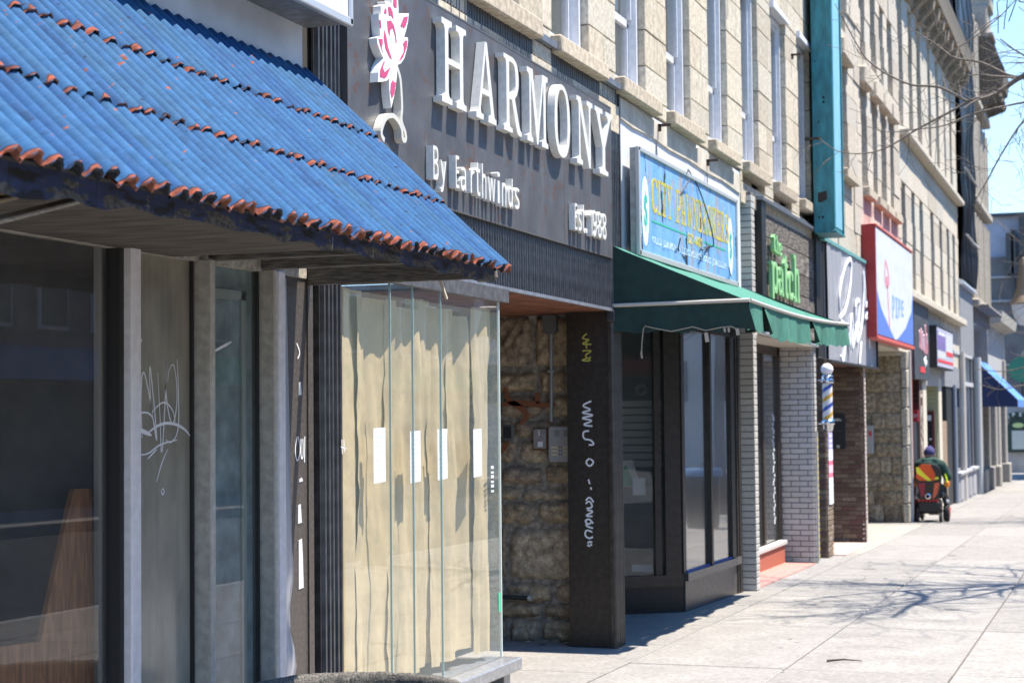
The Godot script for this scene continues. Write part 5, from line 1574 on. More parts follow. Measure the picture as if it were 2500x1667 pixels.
	for z in [-12.72, -15.1, -17.55]:
		b = MB.new(); b.tube([Vector3(F, 2.81, z), Vector3(X0, 2.385, z)], [.012], 6)
		part("frame_arm", b, mat("iron_black", Color.WHITE), aw)
	b = MB.new()
	var zz := zn + .03
	var cords := [[Vector3(-3.36, 2.04, zz), Vector3(-3.357, 2.12, zz), Vector3(-3.345, 2.22, zz), Vector3(-3.33, 2.245, zz), Vector3(-3.25, 2.225, zz), Vector3(-3.13, 2.20, zz), Vector3(-2.97, 2.23, zz), Vector3(-2.87, 2.20, zz), Vector3(-2.76, 2.22, zz), Vector3(-2.68, 2.225, zz), Vector3(-2.63, 2.20, zz)]]
	for q in cords: b.tube(q, [.0035], 5)
	for q in [[-2.865, 2.15, .028, .07], [-2.73, 2.20, .014, .03], [-2.70, 2.20, .014, .03], [-2.635, 2.185, .024, .05], [-3.36, 2.03, .012, .05]]:
		b.box(Vector3(q[0], q[1], zz), Vector3(q[2], q[3], .006), Basis(Vector3.BACK, .15))
	tag(part("hanging_cord", b, mat("cord_tan", L(.42, .36, .28), .9)), "thin tan cord with scraps hanging under the green awning", "cord")

# ---------------------------------------------------------------- bricks
# courses of bricks over a rectangle of the plane xf (local x right, z out); each brick is a part
func bricks(t: Node3D, xf: Transform3D, x0: float, x1: float, y0: float, y1: float, course: float, length: float, depth: float, ms: Array, called := "brick", weights := []) -> void:
	var y := y0
	var row := 0
	while y < y1 - .02:
		var x := x0 - (length * .5 if row % 2 else 0.0)
		while x < x1 - .012:
			var a := maxf(x, x0)
			var d := minf(x + length, x1)
			if d - a > .018:
				var b := MB.new()
				var pr := rng.randf_range(0, .003)
				b.cbox(Vector3((a + d) / 2, y + course / 2, -depth / 2 + pr), Vector3(d - a - .009, course - .0095, depth), .004)
				var m: Material = ms[rng.randi() % ms.size()]
				put(called, b.done(), m, t, xf)
			x += length
		y += course
		row += 1

func patch_shop() -> void:
	var t := thing("white_brick_shop", "shop bay of white glazed bricks with a red-tiled doorway", "shop", Vector3(-4, gy(-20), -20))
	var ms := []
	for k in 4:
		var f: float = [1.0, .95, 1.03, .9][k]
		ms.append(mat("white_brick_%d" % k, L(.52 * f, .50 * f, .465 * f), .45, {"var": [.86, .03, .6, 5, 60 + k], "spec": .5}))
	var mo := mat("brick_mortar_dark", L(.15, .14, .14), .95)
	var b := MB.new(); b.fb(-17.69, -17.84, -.3, 3.85, -3.8, -3.525)
	part("pillar_core", b, mo, t)
	var y := gy(-17.8)
	while y < 3.80:
		b = MB.new(); b.cbox(Vector3(-3.66, y + .033, -17.765), Vector3(.28, .0575, .16), .004)
		part("brick", b, ms[rng.randi() % 4], t)
		y += .067
	b = MB.new(); b.fb(-21.71, -21.86, -.3, 2.42, -4.1, F - .02)
	part("wall_core", b, mo, t)
	bricks(t, FZ(-21.70), -4.09, -3.592, gy(-21.7), 2.40, .0668, .212, .05, ms)
	bricks(t, FX(-3.572), 21.71, 21.86, gy(-21.7), 2.40, .0668, .212, .05, ms)
	b = MB.new(); b.fb(-21.73, -21.86, gy(-21.8) + .02, 1.36, -3.575, -3.560)
	part("corner_guard", b, mat("guard_grey", L(.28, .28, .275), .6, {"var": [.75, .03, .5]}), t)
	b = MB.new()
	for k in 19: b.fb(-21.80, -21.855, gy(-21.8) + .06 + k * .079, gy(-21.8) + .10 + k * .079 + .01 * sin(k * 2.2), -3.560, -3.5585)
	part("yellow_tape", b, mat("tape_yellow", L(.55, .44, .12), .6), t)
	# recessed front
	var br := mat("door_brown", L(.05, .034, .022), .5, {"var": [.7, .02, .5]})
	b = MB.new()
	for q in [[-18.0, -21.65, -.25, -.02], [-18.0, -21.65, 2.30, 2.42], [-21.52, -21.68, -.25, 2.4], [-20.55, -20.65, 0, 2.3], [-18.0, -18.1, 0, 2.3]]:
		b.fb(q[0], q[1], q[2], q[3], -4.06, -3.99)
	part("door_frame", b, br, t)
	b = MB.new(); b.fb(-18.0, -21.5, gy(-19) - .05, .0, -3.99, -3.93)
	part("red_base", b, mat("base_red", L(.42, .12, .07), .7, {"var": [.8, .03, .5]}), t)
	b = MB.new(); b.cbox(Vector3(-3.955, .02, -19.8), Vector3(.1, .05, 3.5), .006)
	part("window_sill", b, mat("sill_pale", L(.45, .44, .42), .6), t)
	part("pane", pane(-18.1, -21.52, .05, 2.3, -4.02), glass("shop_front_glass", Color.WHITE, .05), t)
	b = MB.new(); b.fb(-18.0, -21.7, .05, 2.35, -5.6, -5.5)
	part("room_back", b, mat("room_shell", Color.WHITE), t)
	b = MB.new(); b.fb(-17.9, -21.7, 2.405, 2.44, -4.2, F + .0)
	part("soffit", b, mat("soffit_cream", L(.52, .47, .38), .8), t)
	b = MB.new()
	for k in 26:
		var yy := .25 + k * .052
		b.fb(-21.30 - .04 * sin(k * 1.9), -21.36 - .04 * sin(k * 1.9), yy, yy + .035 + .02 * (k % 3 == 0 as int), -4.018, -4.016)
	part("sunlit_sticker", b, mat("card_white", Color.WHITE), t)
	# sign
	var sg := thing("plank_sign", "weathered plank sign with raised green lower-case letters", "sign", Vector3(-3.55, 2.8, -20.2))
	b = MB.new(); b.fb(-18.30, -22.0, 2.46, 3.84, -3.75, F - .02)
	part("backing", b, mat("deck_black", Color.WHITE), sg)
	var pw := []
	for k in 3: pw.append(mat("old_plank_%d" % k, L(.33 - .06 * k, .29 - .055 * k, .255 - .05 * k), .9, {"var": [.3, .012 + .004 * k, 1.6, 6, 70 + k], "stretch": Vector3(.5, 5, .7)}))
	for k in 5:
		b = MB.new(); b.cbox(Vector3(-3.575, 2.60 + k * .252, -20.12), Vector3(.035, .245, 3.25), .005)
		part("plank", b, pw[k % 3], sg)
	b = MB.new(); b.cbox(Vector3(-3.56, 3.15, -18.38), Vector3(.07, 1.38, .24), .006)
	part("frame_post", b, mat("frame_black", L(.012, .013, .013), .5), sg)
	b = MB.new(); b.cbox(Vector3(-3.56, 3.15, -21.80), Vector3(.07, 1.38, .12), .006)
	part("frame_post", b, mat("frame_black", L(.012, .013, .013), .5), sg)
	b = MB.new(); b.prism([Vector2(-.2, 3.845), Vector2(.08, 3.83), Vector2(.085, 3.86), Vector2(-.2, 3.89)], 0, 3.8, Transform3D(Basis.IDENTITY, Vector3(F, 0, -22.0)))
	part("top_flashing", b, mat("flashing_grey", Color.WHITE), sg)
	var gm := mat("letter_green", L(.24, .50, .22), .5)
	for q in [["t", 18.70, 18.86, 3.33, 3.52], ["h", 18.87, 19.03, 3.32, 3.515], ["e", 19.05, 19.21, 3.31, 3.45], ["p", 18.56, 18.94, 2.75, 3.22], ["a", 18.98, 19.29, 2.875, 3.19], ["t", 19.32, 19.56, 2.865, 3.34], ["c", 19.59, 19.88, 2.865, 3.19], ["h", 19.92, 20.31, 2.86, 3.40]]:
		letter("sign_letter", q[0], font(true, true), q[1], q[2], q[3], q[4], .03, .07, FX(-3.555), gm, sg)
	b = MB.new(); b.tube([Vector3(F + .02, 2.44, -18.2), Vector3(F + .03, 2.42, -21.9)], [.02], 6)
	part("rail", b, mat("rail_steel", L(.45, .45, .45), .35, {"metal": .7}), sg)

func teal_and_grey_signs() -> void:
	var t := thing("teal_upright_sign", "tall faded teal projecting upright sign with rust holes", "sign", Vector3(-3.37, 3.8, -21.8))
	var tm := mat("teal_paint", L(.035, .25, .29), .55, {"var": [.66, .012, 1.2, 6, 12], "stretch": Vector3(2, .6, 2)})
	var b := MB.new(); b.cbox(Vector3(-3.375, 6.75, -21.82), Vector3(.255, 5.9, .68), .006)
	part("box", b, tm, t)
	b = MB.new(); b.fb(-21.52, -22.05, 3.86, 9.68, -3.248, -3.242)
	part("front_panel", b, mat("teal_front", L(.22, .50, .62), .45, {"var": [.9, .01, 2.0]}), t)
	b = MB.new(); b.cbox(Vector3(-3.24, 6.75, -22.10), Vector3(.03, 5.92, .05), .004); b.cbox(Vector3(-3.36, 3.80, -21.82), Vector3(.27, .03, .7), .004)
	part("edge_trim", b, tm, t)
	b = MB.new(); b.prism([Vector2(-3.45, 4.28), Vector2(-3.34, 4.30), Vector2(-3.335, 4.20), Vector2(-3.40, 4.16), Vector2(-3.45, 4.165)], 0, .003, FZ(-21.480))
	part("rust_hole", b, mat("hole_dark", L(.03, .022, .02), .9), t)
	for q in [[-3.44, 3.98, .012], [-3.39, 3.98, .016], [-3.36, 5.45, .016], [-3.36, 5.39, .016], [-3.42, 5.15, .012], [-3.46, 5.9, .01]]:
		b = MB.new(); b.lathe(Vector3(q[0], q[1], -21.480), [Vector2(q[2], 0), Vector2(q[2], .003), Vector2(0, .003)], 8, Basis(Vector3.RIGHT, PI / 2))
		part("rust_hole", b, mat("hole_dark", Color.WHITE), t)
	b = MB.new(); b.box(Vector3(-3.50, 4.95, -21.50), Vector3(.2, .03, .05)); b.box(Vector3(-3.5, 4.95, -22.1), Vector3(.2, .03, .05))
	part("bracket", b, mat("rusty_iron", L(.06, .035, .025), .8), t)
	b = MB.new(); b.fb(-21.95, -22.25, 3.9, 9.6, F - .05, F + .06)
	tag(part("black_channel", b, mat("frame_black", L(.012, .013, .013), .5)), "black upright channel fixed to the wall behind the teal sign", "channel")
	# black post and the silver banner
	b = MB.new(); b.cbox(Vector3(-3.60, 3.03, -22.13), Vector3(.13, 1.50, .5), .01)
	tag(part("black_box_post", b, mat("frame_black", Color.WHITE)), "black metal box filling the gap between the plank sign and the silver banner", "post")
	var s := thing("silver_banner", "silver grey vinyl banner with looping white brush script", "banner", Vector3(-3.5, 2.28, -25.2))
	var rows := []
	for i in 12:
		var row := PackedVector3Array()
		for j in 121:
			var f := j / 120.0
			var z := lerpf(-22.40, -26.95, f)
			var g := i / 11.0
			var fold := .012 * sin(f * 31 + g * .7) + .009 * sin(f * 57 - g * 1.2 + 1.0) + .005 * sin(f * 95 + g * 2)
			row.append(Vector3(-3.50 + fold * (1.1 - .8 * g), lerpf(2.265 - .012 * sin(f * PI), 3.765, g), z))
		rows.append(row)
	b = MB.new(); b.grid(rows); b.fb(-22.42, -26.93, 2.28, 3.75, F, -3.53)
	part("sheet", b, mat("silver_vinyl", L(.36, .37, .40), .32, {"metal": .12}), s)
	b = MB.new()
	for q in BANNER: b.ribbon(q, .06, .012, .026, FX(-3.5), .5)
	part("script", b, mat("script_white", L(.80, .81, .86), .5), s)
	b = MB.new(); b.prism([Vector2(-.15, 3.775), Vector2(.10, 3.765), Vector2(.10, 3.81), Vector2(-.15, 3.90)], 0, 4.9, Transform3D(Basis.IDENTITY, Vector3(F, 0, -27.0)))
	part("teal_cap", b, mat("teal_cap", L(.16, .42, .42), .6, {"var": [.7, .03, .7]}), s)
	b = MB.new(); b.cbox(Vector3(-3.49, 2.255, -24.68), Vector3(.06, .03, 4.6), .005); b.cbox(Vector3(-3.49, 3.02, -26.97), Vector3(.06, 1.52, .04), .005)
	part("frame", b, mat("frame_black", Color.WHITE), s)

func brown_brick_bay() -> void:
	var t := thing("brown_brick_bay", "recessed doorway bay of mixed brown bricks with a whitened front edge", "shop", Vector3(-4, gy(-25), -25))
	var ms := []
	var cs := [[.20, .138, .10], [.25, .18, .125], [.16, .10, .076], [.32, .24, .165], [.19, .10, .08], [.23, .165, .12]]
	for k in 6: ms.append(mat("brown_brick_%d" % k, L(cs[k][0], cs[k][1], cs[k][2]), .9, {"var": [.6, .03, .5, 5, 80 + k], "bump": .04, "bf": .06}))
	var mo := mat("brown_mortar", L(.16, .125, .10), .95)
	var b := MB.new(); b.fb(-22.61, -23.04, -.4, 2.3, -4.0, F - .01)
	part("pillar_core", b, mo, t)
	bricks(t, FZ(-22.60), -3.78, -3.585, gy(-22.6), 2.28, .0668, .205, .05, ms)
	bricks(t, FX(-3.572), 22.61, 23.05, gy(-22.8), 2.28, .0668, .205, .05, [ms[3], ms[1], mat("pale_brick", L(.36, .29, .23), .9, {"var": [.7, .03, .5]})])
	b = MB.new(); b.fb(-25.81, -25.96, -.4, 2.28, -4.2, F - .02)
	part("side_core", b, mo, t)
	bricks(t, FZ(-25.80), -4.18, -3.53, gy(-25.8), 2.26, .0668, .205, .05, ms)
	bricks(t, FX(-3.52), 25.80, 25.93, gy(-25.8), 2.26, .0668, .15, .05, [mat("white_washed_brick", L(.60, .52, .45), .9, {"var": [.75, .03, .5]}), mat("white_washed_pink", L(.56, .46, .40), .9, {"var": [.75, .03, .5]})])
	b = MB.new(); b.fb(-22.9, -26.0, 2.255, 2.28, -4.6, F)
	part("soffit", b, mat("soffit_dark_red", L(.10, .04, .028), .8), t)
	b = MB.new(); b.fb(-22.9, -26.2, -.4, 2.3, -4.75, -4.7)
	part("back_door", b, mat("frame_black", Color.WHITE), t)
	var pl := thing("black_plaque", "black directory plaque with white capitals on the brown brick side wall", "plaque", Vector3(-3.9, 1.3, -25.76))
	b = MB.new(); b.cbox(Vector3(-3.90, 1.315, -25.77), Vector3(.20, .50, .03), .006)
	part("board", b, mat("plaque_black", L(.02, .02, .021), .35), pl)
	letter("letters", "VEL", font(false, true), -3.955, -3.85, 1.475, 1.51, 0, .002, FZ(-25.755), mat("letter_white", L(.75, .78, .75), .6), pl)
	letter("letters", "IS", font(false, true), -3.925, -3.885, 1.085, 1.125, 0, .002, FZ(-25.755), mat("letter_white", Color.WHITE), pl)
	b = MB.new(); b.fb(-25.754, -25.755, 1.33, 1.332, -3.98, -3.82)
	part("rule", b, mat("plate_grey", Color.WHITE), pl)
	# barber pole
	var p := thing("barber_pole", "barber pole with blue and gold stripes, chrome caps and a white globe", "barber pole", Vector3(-3.51, 1.3, -22.32))
	var c := Vector3(-3.505, 0, -22.30)
	b = MB.new(); b.lathe(c, [Vector2(.064, 1.50), Vector2(.064, 1.99)], 24)
	var im := Image.create_empty(128, 256, false, Image.FORMAT_RGB8)
	for yy in 256:
		for xx in 128:
			var w := fposmod(yy / 256.0 * 4.0 + xx / 128.0 * 2.0, 2.0)
			im.set_pixel(xx, yy, Color(.20, .34, .68) if w < .42 else (Color(.80, .62, .16) if w > 1.0 and w < 1.42 else Color(.88, .87, .86)))
	var sm := StandardMaterial3D.new(); sm.resource_name = "barber_stripes"; sm.albedo_texture = ImageTexture.create_from_image(im); sm.roughness = .2; sm.clearcoat_enabled = true; sm.clearcoat = .6
	part("striped_cylinder", b, sm, p)
	var ch := mat("chrome", L(.62, .63, .65), .12, {"metal": 1.0})
	b = MB.new(); b.lathe(c, [Vector2(.03, 1.96), Vector2(.078, 1.965), Vector2(.085, 1.985), Vector2(.082, 2.01), Vector2(.072, 2.02), Vector2(.07, 2.045), Vector2(.078, 2.05), Vector2(.06, 2.07), Vector2(.03, 2.075)], 24)
	part("top_cap", b, ch, p)
	b = MB.new(); b.lathe(c, [Vector2(.0, 1.355), Vector2(.05, 1.36), Vector2(.066, 1.39), Vector2(.07, 1.44), Vector2(.086, 1.45), Vector2(.088, 1.475), Vector2(.08, 1.485), Vector2(.078, 1.51), Vector2(.03, 1.515)], 24)
	part("bottom_cap", b, ch, p)
	var gp := []
	for k in 13: gp.append(Vector2(.078 * sin(PI * k / 12.0), 2.14 - .078 * cos(PI * k / 12.0)))
	b = MB.new(); b.lathe(c, gp, 24)
	part("globe", b, mat("globe_white", L(.82, .81, .83), .25), p)
	b = MB.new(); b.tube([Vector3(F, 1.46, -22.0), c + Vector3(0, 1.46, .04)], [.012], 6); b.tube([Vector3(F, 2.0, -22.0), c + Vector3(0, 2.0, .04)], [.012], 6)
	part("bracket", b, ch, p)
	# strip of notices on the pillar
	var pn := thing("notice_strip", "long paper strip of blue, white and red notices on the brown brick pillar", "notice", Vector3(F, .9, -22.8))
	var cols := [[1.34, 1.12, L(.38, .36, .68)], [1.12, .98, L(.70, .72, .76)], [.98, .92, L(.72, .14, .24)], [.92, .82, L(.72, .48, .54)], [.82, .76, L(.72, .16, .26)], [.76, .42, L(.74, .77, .79)]]
	for k in 6:
		b = MB.new(); b.fb(-22.66, -22.98, cols[k][1], cols[k][0], -3.566, -3.558 + .002 * (k % 2))
		part("sheet", b, mat("strip_%d" % k, cols[k][2], .7), pn)
	b = MB.new()
	for k in 3: b.fb(-22.70, -22.94, 1.15 + k * .065, 1.18 + k * .065, -3.556, -3.5555)
	b.fb(-22.82, -22.86, .50, .62, -3.556, -3.5552); b.fb(-22.76, -22.9, .70, .71, -3.556, -3.5552)
	part("print", b, mat("strip_print", L(.62, .62, .74), .7), pn)

func stone_bay() -> void:
	var t := thing("stone_bay", "doorway bay with a patched ashlar and rubble side wall beyond the brown bricks", "shop", Vector3(-4, gy(-30), -30))
	var nz := FastNoiseLite.new(); nz.seed = 99; nz.frequency = .8
	var xf := FZ(-31.80)
	var b := MB.new(); b.fb(-31.80, -32.0, -.5, 2.74, -4.6, F - .04)
	part("core", b, mat("bay_mortar", L(.36, .30, .22), .95, {"var": [.5, .03, .8]}), t)
	var ms := []
	var c := [[.50, .41, .28], [.44, .355, .24], [.55, .46, .33], [.28, .22, .15]]
	for k in 4: ms.append(mat("bay_stone_%d" % k, L(c[k][0], c[k][1], c[k][2]), .95, {"var": [.5, .02, 1.0, 6, 90 + k], "bump": .15, "bf": .04}))
	var lay := [[-.36, -.05, .22], [-.04, .20, .18], [.21, .50, .35], [.51, .80, .26], [.81, 1.06, .22], [1.07, 1.30, .30], [1.31, 1.58, .2], [1.59, 1.95, .4], [1.96, 2.30, .3], [2.31, 2.70, .45]]
	for r in lay:
		var x := -4.55
		while x < -3.72:
			var w: float = r[2] * rng.randf_range(.7, 1.3)
			if x + w > -3.78: w = -3.69 - x
			b = MB.new(); stone(b, x + .002, x + w - .004, r[0] + .002, r[1] - .002, .008 + rng.randf_range(0, .016), .012 if r[0] > .5 else .05, xf, nz, 6, 5)
			part("stone", b, ms[3] if r[0] < .2 and rng.randf() < .5 else ms[rng.randi() % 3], t)
			x += w
	for k in 9:
		b = MB.new(); b.cbox(Vector3(-3.635, -.36 + k * .34 + .17, -31.87), Vector3(.12, .332, .22), .02, Basis.IDENTITY, .012, rng)
		part("quoin", b, mat("pale_quoin", L(.62, .56, .45), .9, {"var": [.6, .03, .8], "bump": .08}), t)
	b = MB.new(); b.fb(-26.0, -32.0, 2.66, 2.70, -4.8, F - .02)
	part("soffit", b, mat("soffit_cream", Color.WHITE), t)
	b = MB.new(); b.fb(-26.0, -32.0, -.5, 2.7, -4.95, -4.9)
	part("back_wall", b, mat("room_shell", Color.WHITE), t)
	var u := thing("utility_box", "flat grey utility box with a red mark on the patched stone side wall", "utility box", Vector3(-4.23, 1.1, -31.7))
	b = MB.new(); b.cbox(Vector3(-4.245, 1.12, -31.68), Vector3(.14, .50, .14), .01)
	part("case", b, mat("box_light_grey", L(.33, .33, .33), .5), u)
	b = MB.new(); b.fb(-31.609, -31.61, 1.18, 1.27, -4.25, -4.2)
	part("red_mark", b, mat("mark_red", L(.45, .03, .04), .5), u)
	# red framed light box
	var s := thing("red_sign_box", "red framed sign box with a white face, blue corners and a thin red rose outline", "sign", Vector3(-3.46, 2.68, -28.5))
	b = MB.new(); b.fb(-26.0, -30.78, 2.70, 4.35, F - .01, -3.352)
	part("box", b, mat("sign_red", L(.36, .018, .02), .4, {"var": [.85, .02, 1.0]}), s)
	b = MB.new(); b.fb(-26.05, -30.74, 2.74, 4.31, -3.352, -3.345)
	part("face", b, mat("face_white", L(.74, .78, .83), .35, {"var": [.93, .01, 2.0]}), s)
	var fx := FX(-3.345)
	b = MB.new(); b.prism([Vector2(26.06, 3.38), Vector2(26.5, 3.14), Vector2(27.2, 2.95), Vector2(27.9, 2.78), Vector2(28.1, 2.74), Vector2(26.06, 2.74)], 0, .003, fx)
	b.prism([Vector2(30.73, 3.62), Vector2(30.5, 3.3), Vector2(29.6, 2.98), Vector2(28.7, 2.80), Vector2(28.3, 2.74), Vector2(30.73, 2.74)], 0, .003, fx)
	part("blue_corner", b, mat("face_blue", L(.12, .22, .62), .35), s)
	b = MB.new(); b.ribbon([Vector2(27.1, 3.9), Vector2(27.4, 3.76), Vector2(27.5, 3.6), Vector2(27.2, 3.52), Vector2(27.0, 3.66), Vector2(27.1, 3.9)], .07, 0, .003, fx)
	b.ribbon([Vector2(27.3, 3.54), Vector2(27.35, 3.3), Vector2(27.45, 3.0), Vector2(27.5, 2.9)], .08, 0, .003, fx)
	b.ribbon([Vector2(27.15, 3.6), Vector2(27.4, 3.62)], .12, 0, .0035, fx)
	part("rose_outline", b, mat("rose_pink", L(.70, .26, .30), .5), s)
	var k2 := 0
	for q in [27.85, 28.25, 28.65, 29.05]:
		letter("blurred_letter", "PIPE"[k2], font(false, true), q, q + .3, 3.06 + .03 * k2, 3.42, 0, .003, fx, mat("print_blue", L(.22, .38, .72), .5), s)
		k2 += 1
	b = MB.new(); b.cbox(Vector3(-3.40, 2.69, -28.4), Vector3(.14, .05, 4.8), .008)
	part("lower_trim", b, mat("sign_red_trim", L(.55, .10, .08), .5), s)
	b = MB.new(); b.cbox(Vector3(-3.40, 4.345, -28.4), Vector3(.14, .03, 4.8), .006)
	part("upper_trim", b, mat("sign_red_trim", Color.WHITE), s)
	var rp := thing("red_pipe", "thin rusty red pipe running down beside the pale quoins", "pipe", Vector3(-3.55, gy(-32), -32))
	var pts := []
	for k in 12: pts.append(Vector3(-3.56, 2.68 - k * .277, -32.08 + .008 * sin(k * 2.0)))
	b = MB.new(); b.tube(pts, [.035], 8)
	part("pipe", b, mat("pipe_red", L(.42, .10, .07), .8, {"var": [.4, .06, .4]}), rp)
	b = MB.new(); b.cbox(Vector3(-3.565, 1.1, -32.02), Vector3(.06, 3.2, .07), .01)
	part("flashing", b, mat("sill_pale", Color.WHITE), rp)

# ---------------------------------------------------------------- the smaller shops further along
func small_shops() -> void:
	var dk := mat("frame_black", Color.WHITE)
	var t := thing("maroon_doorway", "dark maroon brick doorway with a red band sign over its door", "shop", Vector3(-4, gy(-33), -33))
	var b := MB.new(); b.fb(-33.75, -33.9, -.5, 2.6, -4.8, F)
	part("core", b, mat("brown_mortar", Color.WHITE), t)
	var rb := []
	for k in 3: rb.append(mat("maroon_brick_%d" % k, L(.095 + .02 * k, .028 + .008 * k, .024 + .006 * k), .9, {"var": [.6, .04, .5]}))
	bricks(t, FZ(-33.72), -4.1, -3.58, 1.65, 2.3, .1, .26, .04, rb)
	b = MB.new(); b.fb(-33.66, -33.74, gy(-33.7), 1.42, -4.1, -3.66)
	part("door", b, mat("door_black", L(.015, .016, .02), .25), t)
	b = MB.new(); b.fb(-33.64, -33.66, gy(-33.7), 1.42, -3.70, -3.64)
	part("door_jamb", b, mat("plate_grey", Color.WHITE), t)
	b = MB.new(); b.fb(-33.6, -33.72, 1.42, 1.64, -4.1, -3.60)
	part("red_band", b, mat("band_red", L(.40, .015, .03), .5), t)
	b = MB.new()
	for k in 7: b.ribbon([Vector2(-3.86 + k * .036, 1.50), Vector2(-3.83 + k * .036, 1.56)], .014, 0, .002, FZ(-33.6))
	part("zigzag", b, mat("letter_white", L(.75, .78, .75), .6), t)
	b = MB.new(); b.fb(-32.1, -33.9, 2.2, 2.24, -4.8, F)
	part("soffit", b, mat("soffit_dark_red", L(.10, .04, .028), .8), t)
	b = MB.new(); b.fb(-32.1, -33.9, -.5, 2.3, -4.95, -4.9)
	part("back_wall", b, mat("room_shell", Color.WHITE), t)
	# speckled pilaster
	t = thing("speckled_pilaster", "narrow pilaster of broken red and white bricks right of the maroon doorway", "pilaster", Vector3(F, gy(-34), -34))
	b = MB.new(); b.fb(-33.9, -34.2, -.5, 2.2, -3.9, F - .01)
	part("core", b, mat("brown_mortar", Color.WHITE), t)
	bricks(t, FX(F + .005), 33.9, 34.2, gy(-34), 2.2, .075, .16, .05, [rb[2], mat("white_washed_brick", L(.60, .52, .45), .9, {"var": [.75, .03, .5]}), mat("pale_brick", L(.36, .29, .23), .9)])
	# dark sign above
	var s := thing("charcoal_sign", "charcoal sign board with tall pink and red lettering", "sign", Vector3(F, 2.2, -34))
	b = MB.new(); b.fb(-32.3, -34.9, 2.2, 3.62, F - .02, -3.50)
	part("board", b, mat("charcoal_board", L(.075, .085, .10), .5, {"var": [.7, .012, 1.5]}), s)
	for q in [[33.15, 2.78, 3.10], [33.4, 2.76, 3.14], [33.65, 2.75, 3.10], [33.9, 2.72, 3.05], [34.15, 2.70, 3.25], [34.4, 2.70, 3.08]]:
		b = MB.new()
		b.ribbon([Vector2(q[0], q[1]), Vector2(q[0] + .05, (q[1] + q[2]) / 2), Vector2(q[0], q[2])], .13, 0, .012, FX(-3.5), .7)
		part("tall_letter", b, mat("letter_pink", L(.66, .46, .52), .5), s)
	for q in [[33.2, 2.76, 3.15], [34.2, 2.68, 3.27], [34.45, 2.7, 2.9], [33.75, 2.70, 2.82]]:
		b = MB.new()
		b.ribbon([Vector2(q[0], q[1]), Vector2(q[0] + .03, q[2])], .05, .01, .018, FX(-3.5), .7)
		part("red_stroke", b, mat("letter_red", L(.62, .05, .06), .5), s)
	b = MB.new()
	for q in [[33.95, 2.56], [34.15, 2.60], [34.1, 2.5], [34.3, 2.53]]:
		b.lathe(Vector3(-3.5, q[1], -q[0]), [Vector2(.06, 0), Vector2(.055, .012), Vector2(0, .015)], 10, Basis(Vector3.BACK, -PI / 2))
	part("paw_print", b, mat("letter_white", Color.WHITE), s)
	b = MB.new(); b.fb(-33.2, -34.0, 2.33, 2.44, -3.5, -3.492)
	part("red_caption", b, mat("letter_red", Color.WHITE), s)
	# cream bay with green siding
	t = thing("cream_doorway", "cream framed doorway with pale green siding and a red-edged dark door", "shop", Vector3(-4, gy(-36), -36))
	b = MB.new(); b.fb(-34.25, -34.9, -.5, 2.3, -3.8, F + .01)
	part("pilaster", b, mat("cream_paint", L(.62, .57, .47), .7, {"var": [.85, .02, 1.0]}), t)
	b = MB.new(); b.fb(-37.35, -37.95, -.6, 2.3, -4.0, F + .01)
	part("pilaster", b, mat("cream_paint", Color.WHITE), t)
	b = MB.new(); b.fb(-34.25, -37.9, 2.12, 2.18, -4.9, F + .0); b.fb(-34.25, -37.9, 2.18, 2.62, -3.7, F + .005)
	part("lintel", b, mat("lintel_grey", L(.40, .39, .37), .8, {"var": [.85, .02, 1.0]}), t)
	for k in 11:
		b = MB.new(); b.cbox(Vector3(-4.05, gy(-37) + 1.62 + k * .087, -37.30), Vector3(.95, .085, .03), .006, Basis(Vector3.RIGHT, .12))
		part("siding_board", b, mat("siding_green", L(.36, .36, .21), .7), t)
	b = MB.new(); b.fb(-37.28, -37.35, -.5, 1.7, -4.6, -3.60)
	part("green_wall", b, mat("siding_green", Color.WHITE), t)
	b = MB.new(); b.fb(-37.22, -37.28, gy(-37), 1.62, -4.2, -3.66)
	part("door_frame", b, mat("frame_red", L(.14, .02, .02), .5), t)
	b = MB.new(); b.fb(-37.20, -37.22, gy(-37) + .05, 1.57, -4.15, -3.70)
	part("door", b, mat("door_black", Color.WHITE), t)
	b = MB.new(); b.fb(-37.19, -37.2, 1.42, 1.53, -3.80, -3.72); b.fb(-37.19, -37.2, 1.02, 1.06, -3.76, -3.72); b.fb(-37.19, -37.2, .35, .41, -3.74, -3.70)
	part("door_sticker", b, mat("card_white", Color.WHITE), t)
	b = MB.new(); b.fb(-34.3, -37.4, -.6, 2.2, -5.0, -4.95)
	part("back_wall", b, mat("room_shell", Color.WHITE), t)
	b = MB.new(); b.fb(-34.9, -42.78, 2.62, 3.6, -3.8, F - .01)
	part("upper_band", b, mat("band_cream", L(.58, .53, .45), .8, {"var": [.82, .012, 2.0]}), t)
	b = MB.new(); b.fb(-37.9, -42.78, 2.15, 2.62, -3.8, F + .005)
	part("grey_band", b, mat("fascia_grey", L(.26, .27, .29), .6), t)
	s = thing("black_sign_box", "black cased sign box with a purple and white face striped in red", "sign", Vector3(-3.48, 2.45, -37))
	b = MB.new(); b.fb(-35.28, -38.82, 2.47, 3.30, F - .01, -3.395)
	part("case", b, mat("case_black", L(.012, .012, .013), .5), s)
	b = MB.new(); b.fb(-35.34, -38.76, 2.50, 3.26, -3.395, -3.388)
	part("face", b, mat("face_lilac", L(.46, .47, .58), .4), s)
	var fx := FX(-3.388)
	b = MB.new(); b.prism([Vector2(35.4, 2.83), Vector2(37.05, 2.83), Vector2(37.05, 3.2), Vector2(35.4, 3.2)], 0, .003, fx)
	part("purple_panel", b, mat("face_purple", L(.26, .19, .48), .4, {"var": [.8, .012, 1.5]}), s)
